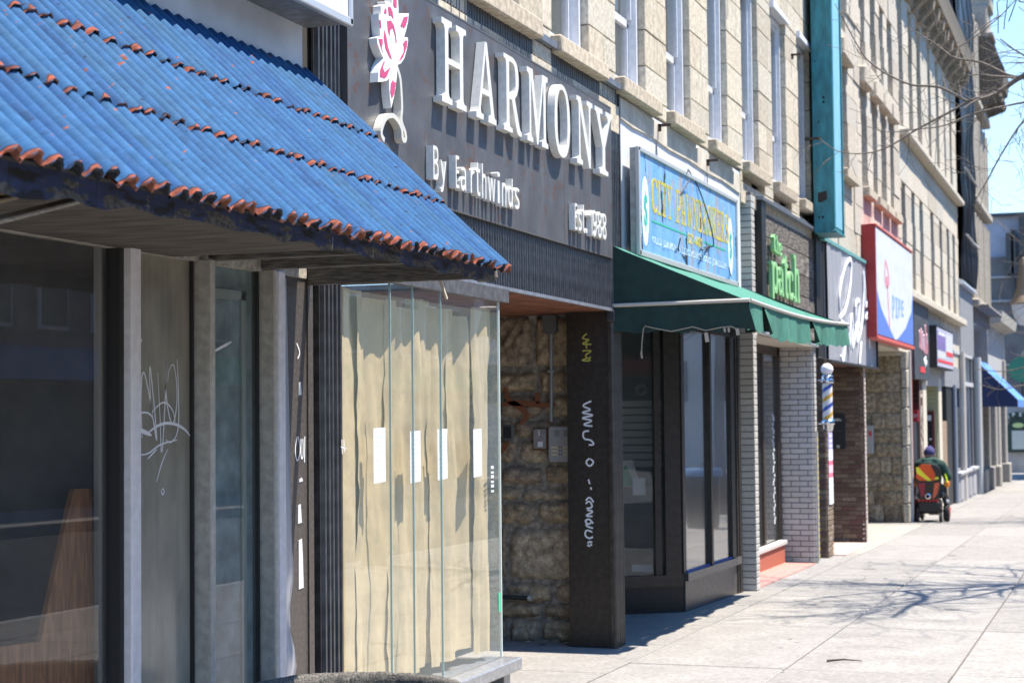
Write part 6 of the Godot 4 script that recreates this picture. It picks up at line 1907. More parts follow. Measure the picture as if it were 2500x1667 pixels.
	b = MB.new(); b.prism([Vector2(37.15, 2.83), Vector2(38.6, 2.83), Vector2(38.6, 3.2), Vector2(37.15, 3.2)], 0, .003, fx); b.prism([Vector2(35.4, 2.67), Vector2(37.05, 2.67), Vector2(37.05, 2.80), Vector2(35.4, 2.80)], 0, .003, fx)
	part("pale_panel", b, mat("face_pale", L(.58, .60, .60), .4), s)
	b = MB.new(); b.prism([Vector2(37.15, 2.75), Vector2(38.7, 2.75), Vector2(38.7, 2.84), Vector2(37.15, 2.84)], 0, .004, fx); b.prism([Vector2(35.4, 2.58), Vector2(38.7, 2.58), Vector2(38.7, 2.64), Vector2(35.4, 2.64)], 0, .004, fx)
	part("red_stripe", b, mat("letter_red", Color.WHITE), s)
	b = MB.new()
	for k in 5: b.fb(-35.6 - k * .28, -35.8 - k * .28, 3.12 + .01 * (k % 2), 3.19, -3.385, -3.384)
	part("heading", b, mat("letter_white", Color.WHITE), s)
	# the dark shop with the grey plinth
	t = thing("dark_shopfront", "black shopfront with pale columns, a transom grid and a panelled grey plinth", "shop", Vector3(-4, gy(-42), -42))
	b = MB.new(); b.fb(-38.0, -46.8, -.7, 2.2, -4.9, -4.8)
	part("back_wall", b, mat("room_shell", Color.WHITE), t)
	b = MB.new(); b.fb(-39.3, -40.9, gy(-40) - .1, 2.2, -4.2, F - .02)
	part("dark_pier", b, dk, t)
	b = MB.new(); b.fb(-46.05, -46.9, gy(-46), 2.98, -4.0, F - .03)
	part("dark_pier", b, dk, t)
	b = MB.new()
	b.tube([Vector3(-3.52, gy(-42.6), -42.5), Vector3(-3.52, 3.0, -42.5)], [.075], 10)
	part("column", b, mat("column_beige", L(.60, .55, .48), .7, {"var": [.8, .03, .8]}), t)
	b = MB.new(); b.tube([Vector3(-3.52, gy(-47) + .0, -46.95), Vector3(-3.52, 3.0, -46.95)], [.12], 10)
	part("column", b, mat("column_grey", L(.42, .43, .42), .7), t)
	b = MB.new(); b.tube([Vector3(-3.55, gy(-41), -40.7), Vector3(-3.55, 2.2, -40.7)], [.05], 8)
	part("column", b, mat("column_steel", L(.22, .25, .30), .5), t)
	b = MB.new(); b.fb(-41.0, -46.2, 2.93, 3.0, F - .06, F + .02); b.fb(-42.5, -46.2, 2.22, 2.32, F - .06, F + .03)
	part("transom", b, mat("transom_grey", L(.42, .43, .46), .6), t)
	for k in 4:
		b = MB.new(); b.fb(-43.4 - k * .9, -43.5 - k * .9, .2, 2.95, F - .06, F + .0)
		part("mullion", b, mat("mullion_grey", L(.24, .25, .27), .5), t)
	part("pane", pane(-41.0, -46.1, .2, 2.93, F - .05), glass("shop_glass", Color(.25, .26, .28), .35), t)
	b = MB.new(); b.fb(-41.0, -46.1, gy(-43) - .2, .17, F - .1, -3.51); b.cbox(Vector3(-3.52, .19, -43.5), Vector3(.16, .07, 5.2), .01)
	part("plinth", b, mat("plinth_grey", L(.38, .38, .40), .7, {"var": [.85, .02, 1.0]}), t)
	for k in 4:
		b = MB.new(); b.cbox(Vector3(-3.505, -.18, -41.7 - k * 1.2), Vector3(.03, .5, .9), .01)
		part("plinth_panel", b, mat("plinth_panel", L(.30, .30, .32), .7), t)
	b = MB.new(); b.fb(-38.1, -39.3, gy(-39) - .1, 1.4, -3.68, -3.60)
	part("plywood_hoarding", b, mat("hoarding_ply", L(.36, .26, .18), .85, {"var": [.7, .02, 1.0]}), t)
	# navy awning
	var a := thing("navy_awning", "navy canvas awning with a bright blue sunlit top at the far corner", "awning", Vector3(F, 1.7, -49))
	b = MB.new()
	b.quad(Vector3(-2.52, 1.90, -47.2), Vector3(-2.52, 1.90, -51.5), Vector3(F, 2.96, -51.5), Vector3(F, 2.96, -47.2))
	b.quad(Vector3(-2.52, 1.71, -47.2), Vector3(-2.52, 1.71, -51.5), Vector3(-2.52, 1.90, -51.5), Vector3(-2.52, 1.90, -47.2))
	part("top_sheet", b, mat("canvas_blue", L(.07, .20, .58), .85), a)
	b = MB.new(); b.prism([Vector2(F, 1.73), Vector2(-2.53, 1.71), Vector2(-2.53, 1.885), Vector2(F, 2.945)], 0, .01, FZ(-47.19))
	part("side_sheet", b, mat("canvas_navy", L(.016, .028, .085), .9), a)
	t = thing("corner_shopfront", "shaded corner shopfront of grey stone piers under the navy awning", "shop", Vector3(-4, gy(-53), -53))
	for q in [[-48.2, -49.0, 2.0], [-51.0, -51.6, 1.9], [-54.0, -54.6, 2.6], [-58.6, -59.3, 3.2]]:
		b = MB.new(); b.cbox(Vector3(-3.72, q[2] / 2 - .3, (q[0] + q[1]) / 2), Vector3(.4, q[2] + .7, q[0] - q[1]), .03)
		part("pier", b, mat("pier_grey", L(.34, .32, .29), .85, {"var": [.8, .02, 1.5]}), t)
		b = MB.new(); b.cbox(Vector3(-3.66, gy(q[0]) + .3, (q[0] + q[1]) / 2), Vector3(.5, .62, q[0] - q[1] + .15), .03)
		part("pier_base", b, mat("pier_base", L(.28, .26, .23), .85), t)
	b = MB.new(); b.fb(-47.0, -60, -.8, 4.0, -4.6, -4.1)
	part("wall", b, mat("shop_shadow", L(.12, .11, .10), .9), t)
	b = MB.new(); b.fb(-52.3, -60, 2.7, 4.1, -4.6, F - .02)
	part("signband", b, mat("signband_grey", L(.36, .36, .37), .7), t)
	b = MB.new(); b.prism([Vector2(0, 4.1), Vector2(.35, 4.2), Vector2(.4, 4.5), Vector2(0, 4.55)], 0, 7.5, Transform3D(Basis.IDENTITY, Vector3(F, 0, -60)))
	part("cornice", b, mat("cornice_grey", L(.38, .36, .32), .85), t)
	b = MB.new(); b.tube([Vector3(-3.55, gy(-55), -55.2), Vector3(-3.55, 2.7, -55.2)], [.09], 10)
	part("column", b, mat("column_beige", Color.WHITE), t)

# ---------------------------------------------------------------- street furniture
func street_things() -> void:
	var t := thing("concrete_planter", "round exposed-aggregate concrete tub in front of the papered window", "planter", Vector3(-2.91, gy(-6.4), -6.43))
	var c := Vector3(-2.91, gy(-6.4), -6.43)
	var nz := FastNoiseLite.new(); nz.seed = 4; nz.frequency = 14.0
	var prof := [Vector2(.36, 0), Vector2(.42, .3), Vector2(.455, .515), Vector2(.462, .555), Vector2(.455, .577), Vector2(.44, .587), Vector2(.42, .589), Vector2(.405, .58), Vector2(.398, .555), Vector2(.385, .40), Vector2(.0, .39)]
	var rows := []
	for q in prof:
		var row := PackedVector3Array()
		for k in 161:
			var w := TAU * (k % 160) / 160.0
			var p := Vector3(cos(w) * q.x, q.y, -sin(w) * q.x)
			var o := nz.get_noise_3dv(p * 1.6) * .010 if q.x > .3 else 0.0
			row.append(c + p + Vector3(cos(w) * o, o * .7, -sin(w) * o))
		rows.append(row)
	var b := MB.new(); b.grid(rows)
	part("tub", b, mat("aggregate", L(.52, .485, .43), .95, {"var": [.55, .05, .35, 4, 2], "speck": [.35, .16], "bump": 1.2, "bf": .14}), t)
	t = thing("litter_bin", "black kerbside litter bin seen mirrored in the pawn shop glass", "litter bin", Vector3(0.3, gy(-29), -29))
	b = MB.new(); b.lathe(Vector3(.3, gy(-29), -29), [Vector2(.26, 0), Vector2(.28, .1), Vector2(.30, .85), Vector2(.34, .9), Vector2(.30, 1.0), Vector2(.0, 1.1)], 20)
	part("drum", b, mat("bin_black", L(.015, .015, .017), .4), t)
	b = MB.new(); b.lathe(Vector3(.3, gy(-29), -29), [Vector2(.345, .88), Vector2(.35, .96), Vector2(.30, 1.02)], 20)
	part("rim", b, mat("bin_blue", L(.12, .24, .45), .4), t)
	t = thing("street_lamp", "bell-shaped street lantern with a pale glass bowl at the right edge", "street lamp", Vector3(-2.2, gy(-45), -45))
	c = Vector3(-2.2, 0, -45)
	b = MB.new(); b.lathe(c, [Vector2(.34, 4.22), Vector2(.36, 4.25), Vector2(.26, 4.42), Vector2(.17, 4.62), Vector2(.15, 4.95), Vector2(.11, 5.05), Vector2(.09, 5.35), Vector2(0, 5.4)], 20)
	part("hood", b, mat("lamp_brown", L(.24, .17, .11), .5), t)
	b = MB.new(); b.lathe(c, [Vector2(0, 3.70), Vector2(.12, 3.72), Vector2(.24, 3.88), Vector2(.30, 4.08), Vector2(.31, 4.22)], 20)
	part("bowl", b, mat("lamp_bowl", L(.55, .60, .66), .25), t)
	b = MB.new(); b.tube([c + Vector3(0, 5.3, 0), c + Vector3(.3, 5.8, 0), c + Vector3(1.2, 6.0, 0), c + Vector3(3.7, 5.9, 0)], [.05], 8); b.tube([c + Vector3(3.7, 6.1, 0), c + Vector3(3.7, gy(-45) - .05, 0)], [.08], 10)
	part("post", b, mat("lamp_brown", Color.WHITE), t)
	t = thing("stone_block", "small concrete block on the pavement ahead of the powered chair", "block", Vector3(-3.5, gy(-35), -35))
	b = MB.new(); b.cbox(Vector3(-3.52, gy(-35) + .1, -35.2), Vector3(.34, .2, .4), .02)
	part("block", b, mat("pier_base", L(.28, .26, .23), .85), t)

# ---------------------------------------------------------------- a rounded body: surface nets over tapered capsules
func blob(caps: Array, cell: float, k: float, col: Callable) -> MB:
	var lo := Vector3(1e9, 1e9, 1e9)
	var hi := -lo
	for q in caps:
		for e in 2:
			var r: float = q[2 + e] + k
			lo = lo.min(q[e] - Vector3(r, r, r)); hi = hi.max(q[e] + Vector3(r, r, r))
	var nx := int((hi.x - lo.x) / cell) + 3
	var ny := int((hi.y - lo.y) / cell) + 3
	var nz := int((hi.z - lo.z) / cell) + 3
	var f := PackedFloat32Array(); f.resize(nx * ny * nz); f.fill(1.0)
	for q in caps:
		var a: Vector3 = q[0]
		var ab: Vector3 = q[1] - a
		var l2 := maxf(ab.length_squared(), 1e-9)
		var m: float = maxf(q[2], q[3]) + k + cell * 2
		var c0 := ((a.min(q[1]) - Vector3(m, m, m)) - lo) / cell
		var c1 := ((a.max(q[1]) + Vector3(m, m, m)) - lo) / cell
		for z in range(maxi(0, int(c0.z)), mini(nz, int(c1.z) + 1)):
			for y in range(maxi(0, int(c0.y)), mini(ny, int(c1.y) + 1)):
				for x in range(maxi(0, int(c0.x)), mini(nx, int(c1.x) + 1)):
					var p := lo + Vector3(x, y, z) * cell
					var s := clampf((p - a).dot(ab) / l2, 0, 1)
					var d: float = (p - a - ab * s).length() - lerpf(q[2], q[3], s)
					var ix := x + nx * (y + ny * z)
					var o := f[ix]
					var h := maxf(k - absf(o - d), 0.0) / k
					f[ix] = minf(o, d) - h * h * k * .25
	var vid := {}
	var pts := PackedVector3Array()
	for z in nz - 1:
		for y in ny - 1:
			for x in nx - 1:
				var ix := x + nx * (y + ny * z)
				var acc := Vector3.ZERO
				var n := 0
				for e in EDGES:
					var a: Vector3i = e[0]
					var d: Vector3i = e[1]
					var va := f[ix + a.x + nx * (a.y + ny * a.z)]
					var vb := f[ix + d.x + nx * (d.y + ny * d.z)]
					if (va < 0) != (vb < 0):
						acc += Vector3(a) + Vector3(d - a) * (va / (va - vb)); n += 1
				if n:
					vid[ix] = pts.size()
					pts.append(lo + (Vector3(x, y, z) + acc / n) * cell)
	var nrm := PackedVector3Array(); nrm.resize(pts.size())
	var quads := []
	var st := [1, nx, nx * ny]
	for z in range(1, nz - 1):
		for y in range(1, ny - 1):
			for x in range(1, nx - 1):
				var ix := x + nx * (y + ny * z)
				for ax in 3:
					var s0 := f[ix] < 0
					if s0 == (f[ix + st[ax]] < 0): continue
					var u: int = st[(ax + 1) % 3]
					var w: int = st[(ax + 2) % 3]
					var q := [ix - u - w, ix - w, ix, ix - u]
					if not (vid.has(q[0]) and vid.has(q[1]) and vid.has(q[2]) and vid.has(q[3])): continue
					if not s0: q.reverse()
					var i := [vid[q[0]], vid[q[1]], vid[q[2]], vid[q[3]]]
					quads.append(i)
					var m := (pts[i[2]] - pts[i[0]]).cross(pts[i[3]] - pts[i[1]])
					for e in i: nrm[e] += m
	var b := MB.new()
	for i in quads:
		for e in [0, 2, 1, 0, 3, 2]:
			b.v.append(pts[i[e]]); b.n.append(nrm[i[e]].normalized()); b.t.append(Vector2.ZERO); b.c.append(col.call(pts[i[e]]))
	return b

const EDGES := [[Vector3i(0, 0, 0), Vector3i(1, 0, 0)], [Vector3i(0, 1, 0), Vector3i(1, 1, 0)], [Vector3i(0, 0, 1), Vector3i(1, 0, 1)], [Vector3i(0, 1, 1), Vector3i(1, 1, 1)],
	[Vector3i(0, 0, 0), Vector3i(0, 1, 0)], [Vector3i(1, 0, 0), Vector3i(1, 1, 0)], [Vector3i(0, 0, 1), Vector3i(0, 1, 1)], [Vector3i(1, 0, 1), Vector3i(1, 1, 1)],
	[Vector3i(0, 0, 0), Vector3i(0, 0, 1)], [Vector3i(1, 0, 0), Vector3i(1, 0, 1)], [Vector3i(0, 1, 0), Vector3i(0, 1, 1)], [Vector3i(1, 1, 0), Vector3i(1, 1, 1)]]

# a person in a powered chair, seen from behind, rolling away up the pavement
func rider() -> void:
	var O := Vector3(-3.27, gy(-32.3), -32.35)
	var blk := mat("chair_black", L(.012, .012, .013), .45)
	var red := mat("chair_red", L(.42, .025, .02), .4)
	var t := thing("powered_wheelchair", "black powered wheelchair with red trim and an orange and yellow safety flag on its back", "wheelchair", O)
	var b := MB.new(); b.cbox(O + Vector3(-.02, .27, 0), Vector3(.40, .24, .55), .04)
	part("motor_base", b, blk, t)
	b = MB.new()
	for k in 6: b.cbox(O + Vector3(-.17 + k * .062, .385, .285), Vector3(.045, .045, .012), .006)
	part("red_lettering", b, red, t)
	for s in [-1, 1]:
		b = MB.new(); b.lathe(O + Vector3(.275 * s, .165, -.02), [Vector2(0, -.05), Vector2(.11, -.05), Vector2(.15, -.045), Vector2(.165, -.02), Vector2(.165, .02), Vector2(.15, .045), Vector2(.11, .05), Vector2(0, .05)], 20, Basis(Vector3.BACK, -PI / 2))
		var w := part("drive_wheel", b, mat("tyre", L(.02, .02, .02), .9), t)
		b = MB.new(); b.lathe(O + Vector3(.275 * s, .165, -.02), [Vector2(0, -.056), Vector2(.09, -.056), Vector2(.09, .056), Vector2(0, .056)], 16, Basis(Vector3.BACK, -PI / 2))
		part("rim", b, red, w)
		for z in [.32, -.42]:
			b = MB.new(); b.lathe(O + Vector3(.20 * s, .085, z), [Vector2(0, -.025), Vector2(.075, -.025), Vector2(.085, 0), Vector2(.075, .025), Vector2(0, .025)], 14, Basis(Vector3.BACK, -PI / 2))
			part("caster", b, mat("tyre", Color.WHITE), t)
			b = MB.new(); b.cbox(O + Vector3(.20 * s, .19, z - .02 * signf(z)), Vector3(.045, .14, .06), .012)
			part("caster_fork", b, blk, t)
		b = MB.new(); b.cbox(O + Vector3(.275 * s, .36, -.02), Vector3(.09, .07, .24), .03)
		part("mudguard", b, mat("guard_silver", L(.45, .46, .48), .3, {"metal": .7}) if s > 0 else red, t)
		b = MB.new(); b.cbox(O + Vector3(.27 * s, .70, -.05), Vector3(.07, .05, .36), .02); b.cbox(O + Vector3(.27 * s, .58, .08), Vector3(.04, .24, .05), .012)
		part("armrest", b, blk, t)
	b = MB.new(); b.cbox(O + Vector3(.27, .42, .16), Vector3(.04, .16, .04), .01)
	part("seat_post", b, blk, t)
	b = MB.new(); b.cbox(O + Vector3(0, .47, -.06), Vector3(.46, .10, .46), .03)
	part("seat", b, blk, t)
	b = MB.new()
	b.prism([Vector2(-.16, .42), Vector2(.16, .42), Vector2(.20, .62), Vector2(.225, .80), Vector2(.20, .97), Vector2(.12, 1.03), Vector2(-.12, 1.03), Vector2(-.20, .97), Vector2(-.225, .80), Vector2(-.20, .62)], 0, .06, Transform3D(Basis(Vector3.RIGHT, .10), O + Vector3(0, 0, .17)))
	part("backrest", b, blk, t)
	var bx := Transform3D(Basis(Vector3.RIGHT, .10), O + Vector3(0, 0, .232))
	b = MB.new(); b.prism([Vector2(-.22, .80), Vector2(-.16, .745), Vector2(.10, .745), Vector2(.12, .86), Vector2(.03, 1.035), Vector2(-.12, 1.035), Vector2(-.19, .97)], 0, .012, bx)
	part("safety_flag", b, mat("flag_orange", L(.66, .085, .012), .6), t, "bright orange safety flag")
	b = MB.new(); b.prism([Vector2(-.215, .98), Vector2(-.205, .88), Vector2(-.02, .745), Vector2(.06, .745), Vector2(-.10, .90), Vector2(-.17, .99)], .012, .016, bx); b.prism([Vector2(.10, .79), Vector2(.16, .82), Vector2(.18, .78), Vector2(.12, .76)], .0, .016, bx)
	part("yellow_stripe", b, mat("flag_yellow", L(.78, .72, .04), .6), t)
	b = MB.new(); b.prism([Vector2(-.19, .70), Vector2(-.06, .70), Vector2(-.08, .50), Vector2(-.13, .44)], 0, .012, bx)
	part("red_panel", b, mat("panel_crimson", L(.26, .02, .04), .6), t)
	b = MB.new(); b.prism([Vector2(.10, .70), Vector2(.19, .71), Vector2(.14, .50), Vector2(.06, .40), Vector2(.07, .50)], 0, .012, bx)
	part("orange_panel", b, mat("panel_orange", L(.60, .12, .05), .6), t)
	b = MB.new(); b.lathe(O + Vector3(-.02, .46, .27), [Vector2(.05, 0), Vector2(.05, .015), Vector2(0, .02)], 14, Basis(Vector3.RIGHT, PI / 2))
	part("rear_reflector", b, mat("reflector", L(.8, .82, .85), .08, {"metal": .9}), t)
	b = MB.new(); b.tube([O + Vector3(.285, .66, .10), O + Vector3(.29, .76, .12), O + Vector3(.27, .85, .13)], [.026, .022, .014], 8)
	part("lime_pennant", b, mat("flag_lime", L(.62, .80, .03), .6), t)
	b = MB.new(); b.cbox(O + Vector3(.30, .67, .11), Vector3(.09, .11, .05), .02); b.cbox(O + Vector3(-.27, .68, .10), Vector3(.07, .12, .05), .02)
	part("orange_pouch", b, mat("pouch_orange", L(.85, .25, .02), .6), t)
	b = MB.new(); b.cbox(O + Vector3(.06, .16, -.52), Vector3(.36, .02, .22), .006)
	part("footplate", b, blk, t)
	# the rider
	var p := thing("person", "person in a green hooded jacket and navy knit cap sitting in the powered chair", "person", O + Vector3(0, .52, 0))
	var V := func(x: float, y: float, z: float) -> Vector3: return O + Vector3(x, y, z)
	var caps := [
		[V.call(-.09, .60, .0), V.call(.09, .60, .0), .13, .13],                # hips
		[V.call(0, .62, .01), V.call(.0, .92, .03), .16, .175],                 # trunk
		[V.call(-.13, 1.02, .02), V.call(.14, 1.01, .02), .105, .105],          # shoulders
		[V.call(0, 1.02, .03), V.call(-.01, 1.10, .0), .11, .085],              # collar
		[V.call(-.20, 1.0, .02), V.call(-.27, .80, .02), .08, .068], [V.call(-.27, .80, .02), V.call(-.26, .745, -.20), .062, .05],
		[V.call(.21, .99, .02), V.call(.30, .80, .02), .085, .07], [V.call(.30, .80, .02), V.call(.26, .755, -.20), .065, .05],
		[V.call(-.10, .59, -.02), V.call(-.12, .57, -.40), .10, .075], [V.call(-.12, .57, -.40), V.call(-.10, .22, -.50), .07, .05],
		[V.call(.10, .59, -.02), V.call(.17, .57, -.40), .10, .075], [V.call(.17, .57, -.40), V.call(.24, .24, -.50), .07, .05],
	]
	var cg := Color(.018, .052, .040)
	var body := blob(caps, .02, .05, func(q: Vector3) -> Color:
		var l := q - O
		return Color(.02, .021, .028) if l.y < .66 and l.z < -.06 or l.y < .56 else cg)
	part("body", body, mat("clothes", Color.WHITE, .9, {"vc": true}), p)
	var head := blob([[V.call(-.01, 1.10, -.02), V.call(-.01, 1.17, -.04), .05, .06], [V.call(-.01, 1.20, -.03), V.call(-.01, 1.21, -.055), .088, .082], [V.call(-.01, 1.16, -.09), V.call(-.01, 1.15, -.10), .05, .045], [V.call(-.01, 1.185, -.135), V.call(-.01, 1.17, -.145), .012, .015], [V.call(-.095, 1.19, -.03), V.call(-.095, 1.175, -.03), .016, .012], [V.call(.075, 1.19, -.03), V.call(.075, 1.175, -.03), .016, .012]], .009, .02, func(_q: Vector3) -> Color: return Color(.36, .22, .16))
	part("head", head, mat("skin", Color.WHITE, .6, {"vc": true}), p)
	for s in [-1, 1]:
		b = MB.new(); b.lathe(V.call(-.01 + .032 * s, 1.205, -.128), [Vector2(0, -.009), Vector2(.009, 0), Vector2(0, .009)], 8)
		part("eye", b, mat("eye_dark", L(.03, .02, .02), .3), p)
	b = MB.new(); b.cbox(V.call(-.01, 1.145, -.142), Vector3(.04, .007, .008), .002)
	part("mouth", b, mat("lip", L(.3, .12, .1), .6), p)
	var cap := blob([[V.call(-.01, 1.235, -.028), V.call(-.01, 1.245, -.045), .098, .094], [V.call(-.01, 1.30, -.035), V.call(-.01, 1.31, -.035), .05, .045]], .012, .03, func(_q: Vector3) -> Color: return Color(.045, .045, .14))
	part("knit_cap", cap, mat("knit_navy", Color.WHITE, .95, {"vc": true}), p)
	var hood := blob([[V.call(-.10, 1.085, .06), V.call(.09, 1.08, .07), .055, .06], [V.call(-.11, 1.10, .02), V.call(-.09, 1.12, -.06), .05, .035], [V.call(.09, 1.095, .03), V.call(.07, 1.12, -.06), .05, .035]], .014, .04, func(_q: Vector3) -> Color: return Color(.03, .07, .055))
	part("hood", hood, mat("hood_cloth", Color.WHITE, .95, {"vc": true}), p)
	for s in [-1, 1]:
		var hx: float = .26 * s
		var fl := [[V.call(hx, .752, -.19), V.call(hx, .745, -.265), .035, .036]]
		for f in 4: fl.append_array([[V.call(hx - .028 + f * .019, .75, -.265), V.call(hx - .03 + f * .02, .748, -.305), .010, .0095], [V.call(hx - .03 + f * .02, .748, -.305), V.call(hx - .03 + f * .02, .722, -.325), .0095, .008]])
		fl.append([V.call(hx - .03 * s, .748, -.21), V.call(hx - .055 * s, .735, -.26), .012, .009])
		part("hand", blob(fl, .006, .008, func(_q: Vector3) -> Color: return Color(.36, .22, .16)), mat("skin", Color.WHITE), p)
		b = MB.new()
		var fx: float = .10 * s if s < 0 else .24
		var sh := blob([[V.call(fx, .205, -.47), V.call(fx + .02 * s, .195, -.62), .045, .038], [V.call(fx, .23, -.47), V.call(fx, .24, -.48), .045, .04]], .012, .03, func(q: Vector3) -> Color: return Color(.75, .74, .72) if (q - O).y < .175 else Color(.45, .02, .035))
		part("shoe", sh, mat("shoe_red", Color.WHITE, .6, {"vc": true}), p)

# ---------------------------------------------------------------- bare street trees
var thin := .0025

func twig(b: MB, p: Vector3, d: Vector3, r: float, l: float, depth: int, g: RandomNumberGenerator, droop := .0) -> void:
	var pts := [p]
	var rad := [r]
	var n := 6 if depth > 1 else 4
	for k in n:
		d = (d + Vector3(g.randf_range(-.13, .13), g.randf_range(-.12, .12) + droop, g.randf_range(-.13, .13))).normalized()
		p += d * l / n
		pts.append(p); rad.append(maxf(r * lerpf(1.0, .5, (k + 1.0) / n), thin))
		if depth > 0:
			for q in (2 if depth > 2 and k > 0 else 1):
				var side := d.cross(Vector3(g.randf_range(-1, 1), g.randf_range(-1, 1), g.randf_range(-1, 1))).normalized()
				var nd := (d * g.randf_range(.5, .9) + side * g.randf_range(.55, .95)).normalized()
				if g.randf() < .58: twig(b, p, nd, maxf(rad[-1] * g.randf_range(.42, .65), thin), l * g.randf_range(.45, .72), depth - 1, g, droop)
	b.tube(pts, rad, 6 if r > .02 else 4, r > .01)

func limb(b: MB, pts: Array, r0: float, r1: float, g: RandomNumberGenerator, every := 2, depth := 2, l := .8) -> void:
	var cv := Curve3D.new()
	for k in pts.size():
		var tg: Vector3 = (pts[mini(k + 1, pts.size() - 1)] - pts[maxi(k - 1, 0)]) * .2
		cv.add_point(pts[k], -tg, tg)
	var q := Array(cv.tessellate_even_length(4, .14))
	var rad := []
	for k in q.size(): rad.append(lerpf(r0, r1, k / float(q.size() - 1)))
	b.tube(q, rad, 8)
	for k in range(1, q.size() - 1, every):
		var d: Vector3 = (q[k + 1] - q[k - 1]).normalized()
		var side := d.cross(Vector3(g.randf_range(-1, 1), g.randf_range(-1, 1), g.randf_range(-1, 1))).normalized()
		twig(b, q[k], (d * .6 + side).normalized(), maxf(rad[k] * .45, .003), l * g.randf_range(.5, 1.0), depth, g)

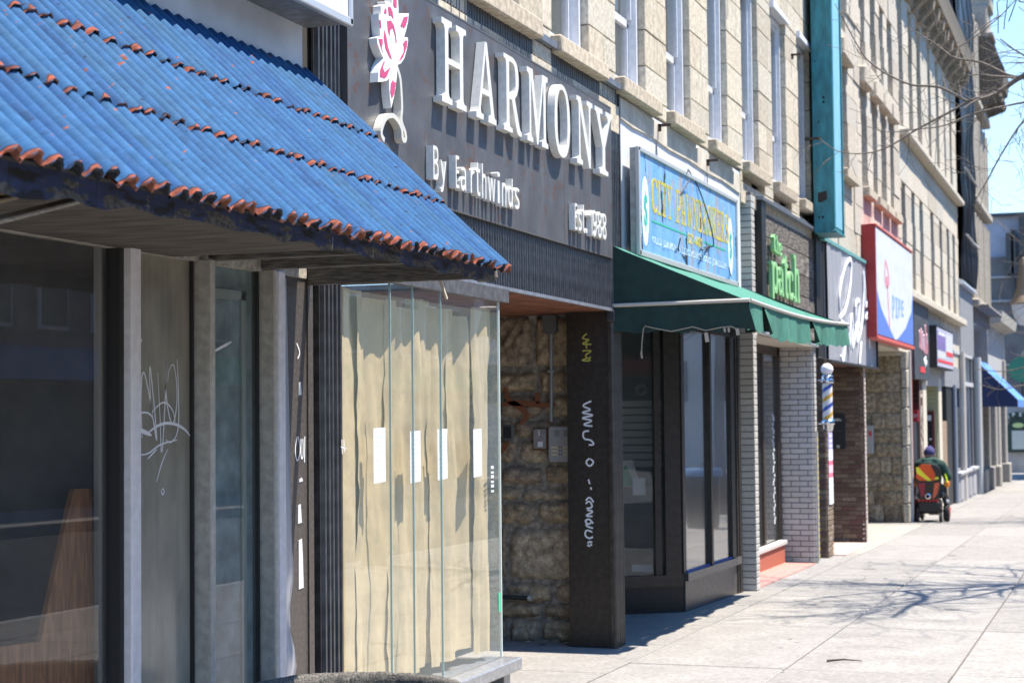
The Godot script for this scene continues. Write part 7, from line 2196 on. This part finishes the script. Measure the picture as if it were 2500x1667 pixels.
func trees() -> void:
	var bark := mat("bark", L(.24, .20, .165), .9, {"var": [.55, .03, .6]})
	var t := thing("street_tree", "bare street tree reaching grey branches in from the right", "tree", Vector3(1.55, gy(-20), -20))
	var b := MB.new(); b.tube([Vector3(1.55, gy(-20) - .1, -20), Vector3(1.57, 1.2, -20), Vector3(1.5, 2.6, -20.0), Vector3(1.45, 3.5, -19.95)], [.16, .12, .11, .10], 12)
	part("trunk", b, bark, t)
	var g := RandomNumberGenerator.new(); g.seed = 2024
	var B := MB.new()
	limb(B, [Vector3(1.45, 3.45, -19.95), Vector3(1.05, 4.6, -19.9), Vector3(.4, 5.2, -19.7), Vector3(-.25, 5.32, -19.5), Vector3(-.853, 5.198, -19.5), Vector3(-1.18, 5.02, -19.5), Vector3(-1.503, 4.943, -19.5)], .085, .02, g, 3, 2, .9)
	limb(B, [Vector3(-1.503, 4.943, -19.5), Vector3(-1.80, 5.12, -19.5), Vector3(-2.05, 5.16, -19.55), Vector3(-2.28, 5.27, -19.6), Vector3(-2.5, 5.43, -19.65), Vector3(-2.66, 5.63, -19.7), Vector3(-2.95, 6.2, -19.8)], .016, .004, g, 2, 1, .45)
	limb(B, [Vector3(-1.503, 4.943, -19.5), Vector3(-1.68, 4.83, -19.45), Vector3(-2.02, 4.66, -19.4), Vector3(-2.4, 4.45, -19.35), Vector3(-2.75, 4.42, -19.3), Vector3(-2.95, 4.50, -19.3), Vector3(-3.08, 4.62, -19.3)], .014, .0035, g, 2, 1, .4)
	limb(B, [Vector3(.1, 5.28, -19.6), Vector3(-.85, 5.2, -19.8), Vector3(-1.38, 5.45, -20), Vector3(-1.68, 5.55, -20.1), Vector3(-1.9, 5.75, -20.2), Vector3(-2.25, 6.0, -20.3)], .024, .004, g, 2, 2, .5)
	limb(B, [Vector3(.2, 5.1, -19.6), Vector3(-.5, 5.0, -19.4), Vector3(-.873, 4.70, -19.3), Vector3(-1.14, 4.30, -19.2), Vector3(-1.28, 4.05, -19.2), Vector3(-1.41, 3.84, -19.2)], .020, .004, g, 2, 2, .5)
	limb(B, [Vector3(.4, 5.3, -19.7), Vector3(-.6, 5.9, -19.6), Vector3(-.93, 5.98, -19.5), Vector3(-1.02, 6.2, -19.5), Vector3(-1.1, 6.5, -19.5)], .02, .004, g, 2, 2, .5)
	limb(B, [Vector3(-.6, 4.9, -19.3), Vector3(-1.35, 4.75, -19.1), Vector3(-1.68, 4.62, -19.0), Vector3(-1.95, 4.58, -18.9), Vector3(-2.3, 4.57, -18.9), Vector3(-2.6, 4.68, -18.8)], .013, .003, g, 2, 1, .4)
	var up := [[[Vector3(1.45, 3.45, -19.95), Vector3(1.3, 5.6, -20.0), Vector3(.62, 5.77, -19.3), Vector3(.21, 5.77, -18.95)], .085, .05], [[Vector3(.21, 5.77, -18.95), Vector3(.5, 5.77, -18.25), Vector3(.46, 5.79, -17.3), Vector3(.47, 5.9, -16.3)], .05, .02], [[Vector3(1.3, 5.0, -20.0), Vector3(1.3, 5.6, -21.8), Vector3(.4, 5.7, -22.3), Vector3(-.4, 5.8, -22.6)], .05, .015], [[Vector3(.62, 5.77, -19.3), Vector3(-.1, 6.1, -18.4), Vector3(-.5, 6.3, -17.4)], .04, .01], [[Vector3(1.3, 5.6, -20.0), Vector3(.9, 6.0, -18.2), Vector3(.2, 6.1, -16.8), Vector3(-.4, 6.2, -16.0)], .04, .01]]
	thin = .005
	for q in up: limb(B, q[0], q[1], q[2], g, 2, 2, 1.3)
	thin = .0025
	for k in 7:            # the rest of the crown, out of frame, whose shade falls on the pavement
		var a := g.randf_range(-PI, PI)
		var d := Vector3(cos(a), g.randf_range(.25, 1.2), sin(a)).normalized()
		twig(B, Vector3(1.45, 3.4, -19.95) + d * .1, d, .055, g.randf_range(2.0, 2.8), 3, g)
	part("branches", B, bark, t)
	t = thing("street_tree", "second bare street tree further along, low twigs crossing the navy awning", "tree", Vector3(1.5, gy(-34), -34))
	b = MB.new(); b.tube([Vector3(1.5, gy(-34) - .1, -34), Vector3(1.5, 1.5, -34), Vector3(1.45, 3.2, -34)], [.15, .11, .10], 12)
	part("trunk", b, bark, t)
	B = MB.new()
	limb(B, [Vector3(1.45, 2.2, -34), Vector3(.2, 2.75, -33), Vector3(-1.0, 2.72, -32.2), Vector3(-1.5, 2.42, -32.0), Vector3(-1.75, 2.32, -32.0), Vector3(-2.1, 2.30, -32.0), Vector3(-2.45, 2.36, -32.0)], .03, .006, g, 3, 1, .5)
	limb(B, [Vector3(.2, 2.7, -33), Vector3(-1.0, 2.3, -32.4), Vector3(-1.45, 2.10, -32.1), Vector3(-1.75, 2.02, -32.0), Vector3(-2.05, 1.98, -32.0), Vector3(-2.35, 2.08, -32.0)], .02, .006, g, 3, 1, .5)
	limb(B, [Vector3(.2, 2.8, -33), Vector3(-1.0, 3.0, -32.2), Vector3(-1.5, 2.95, -32.0), Vector3(-2.0, 3.05, -32.0)], .018, .005, g, 3, 1, .5)
	for k in 9:
		var a := g.randf_range(-PI, PI)
		var d := Vector3(cos(a), g.randf_range(.5, 1.4), sin(a)).normalized()
		twig(B, Vector3(1.45, 3.1, -34), d, .05, g.randf_range(2.0, 2.8), 3, g)
	part("branches", B, bark, t)
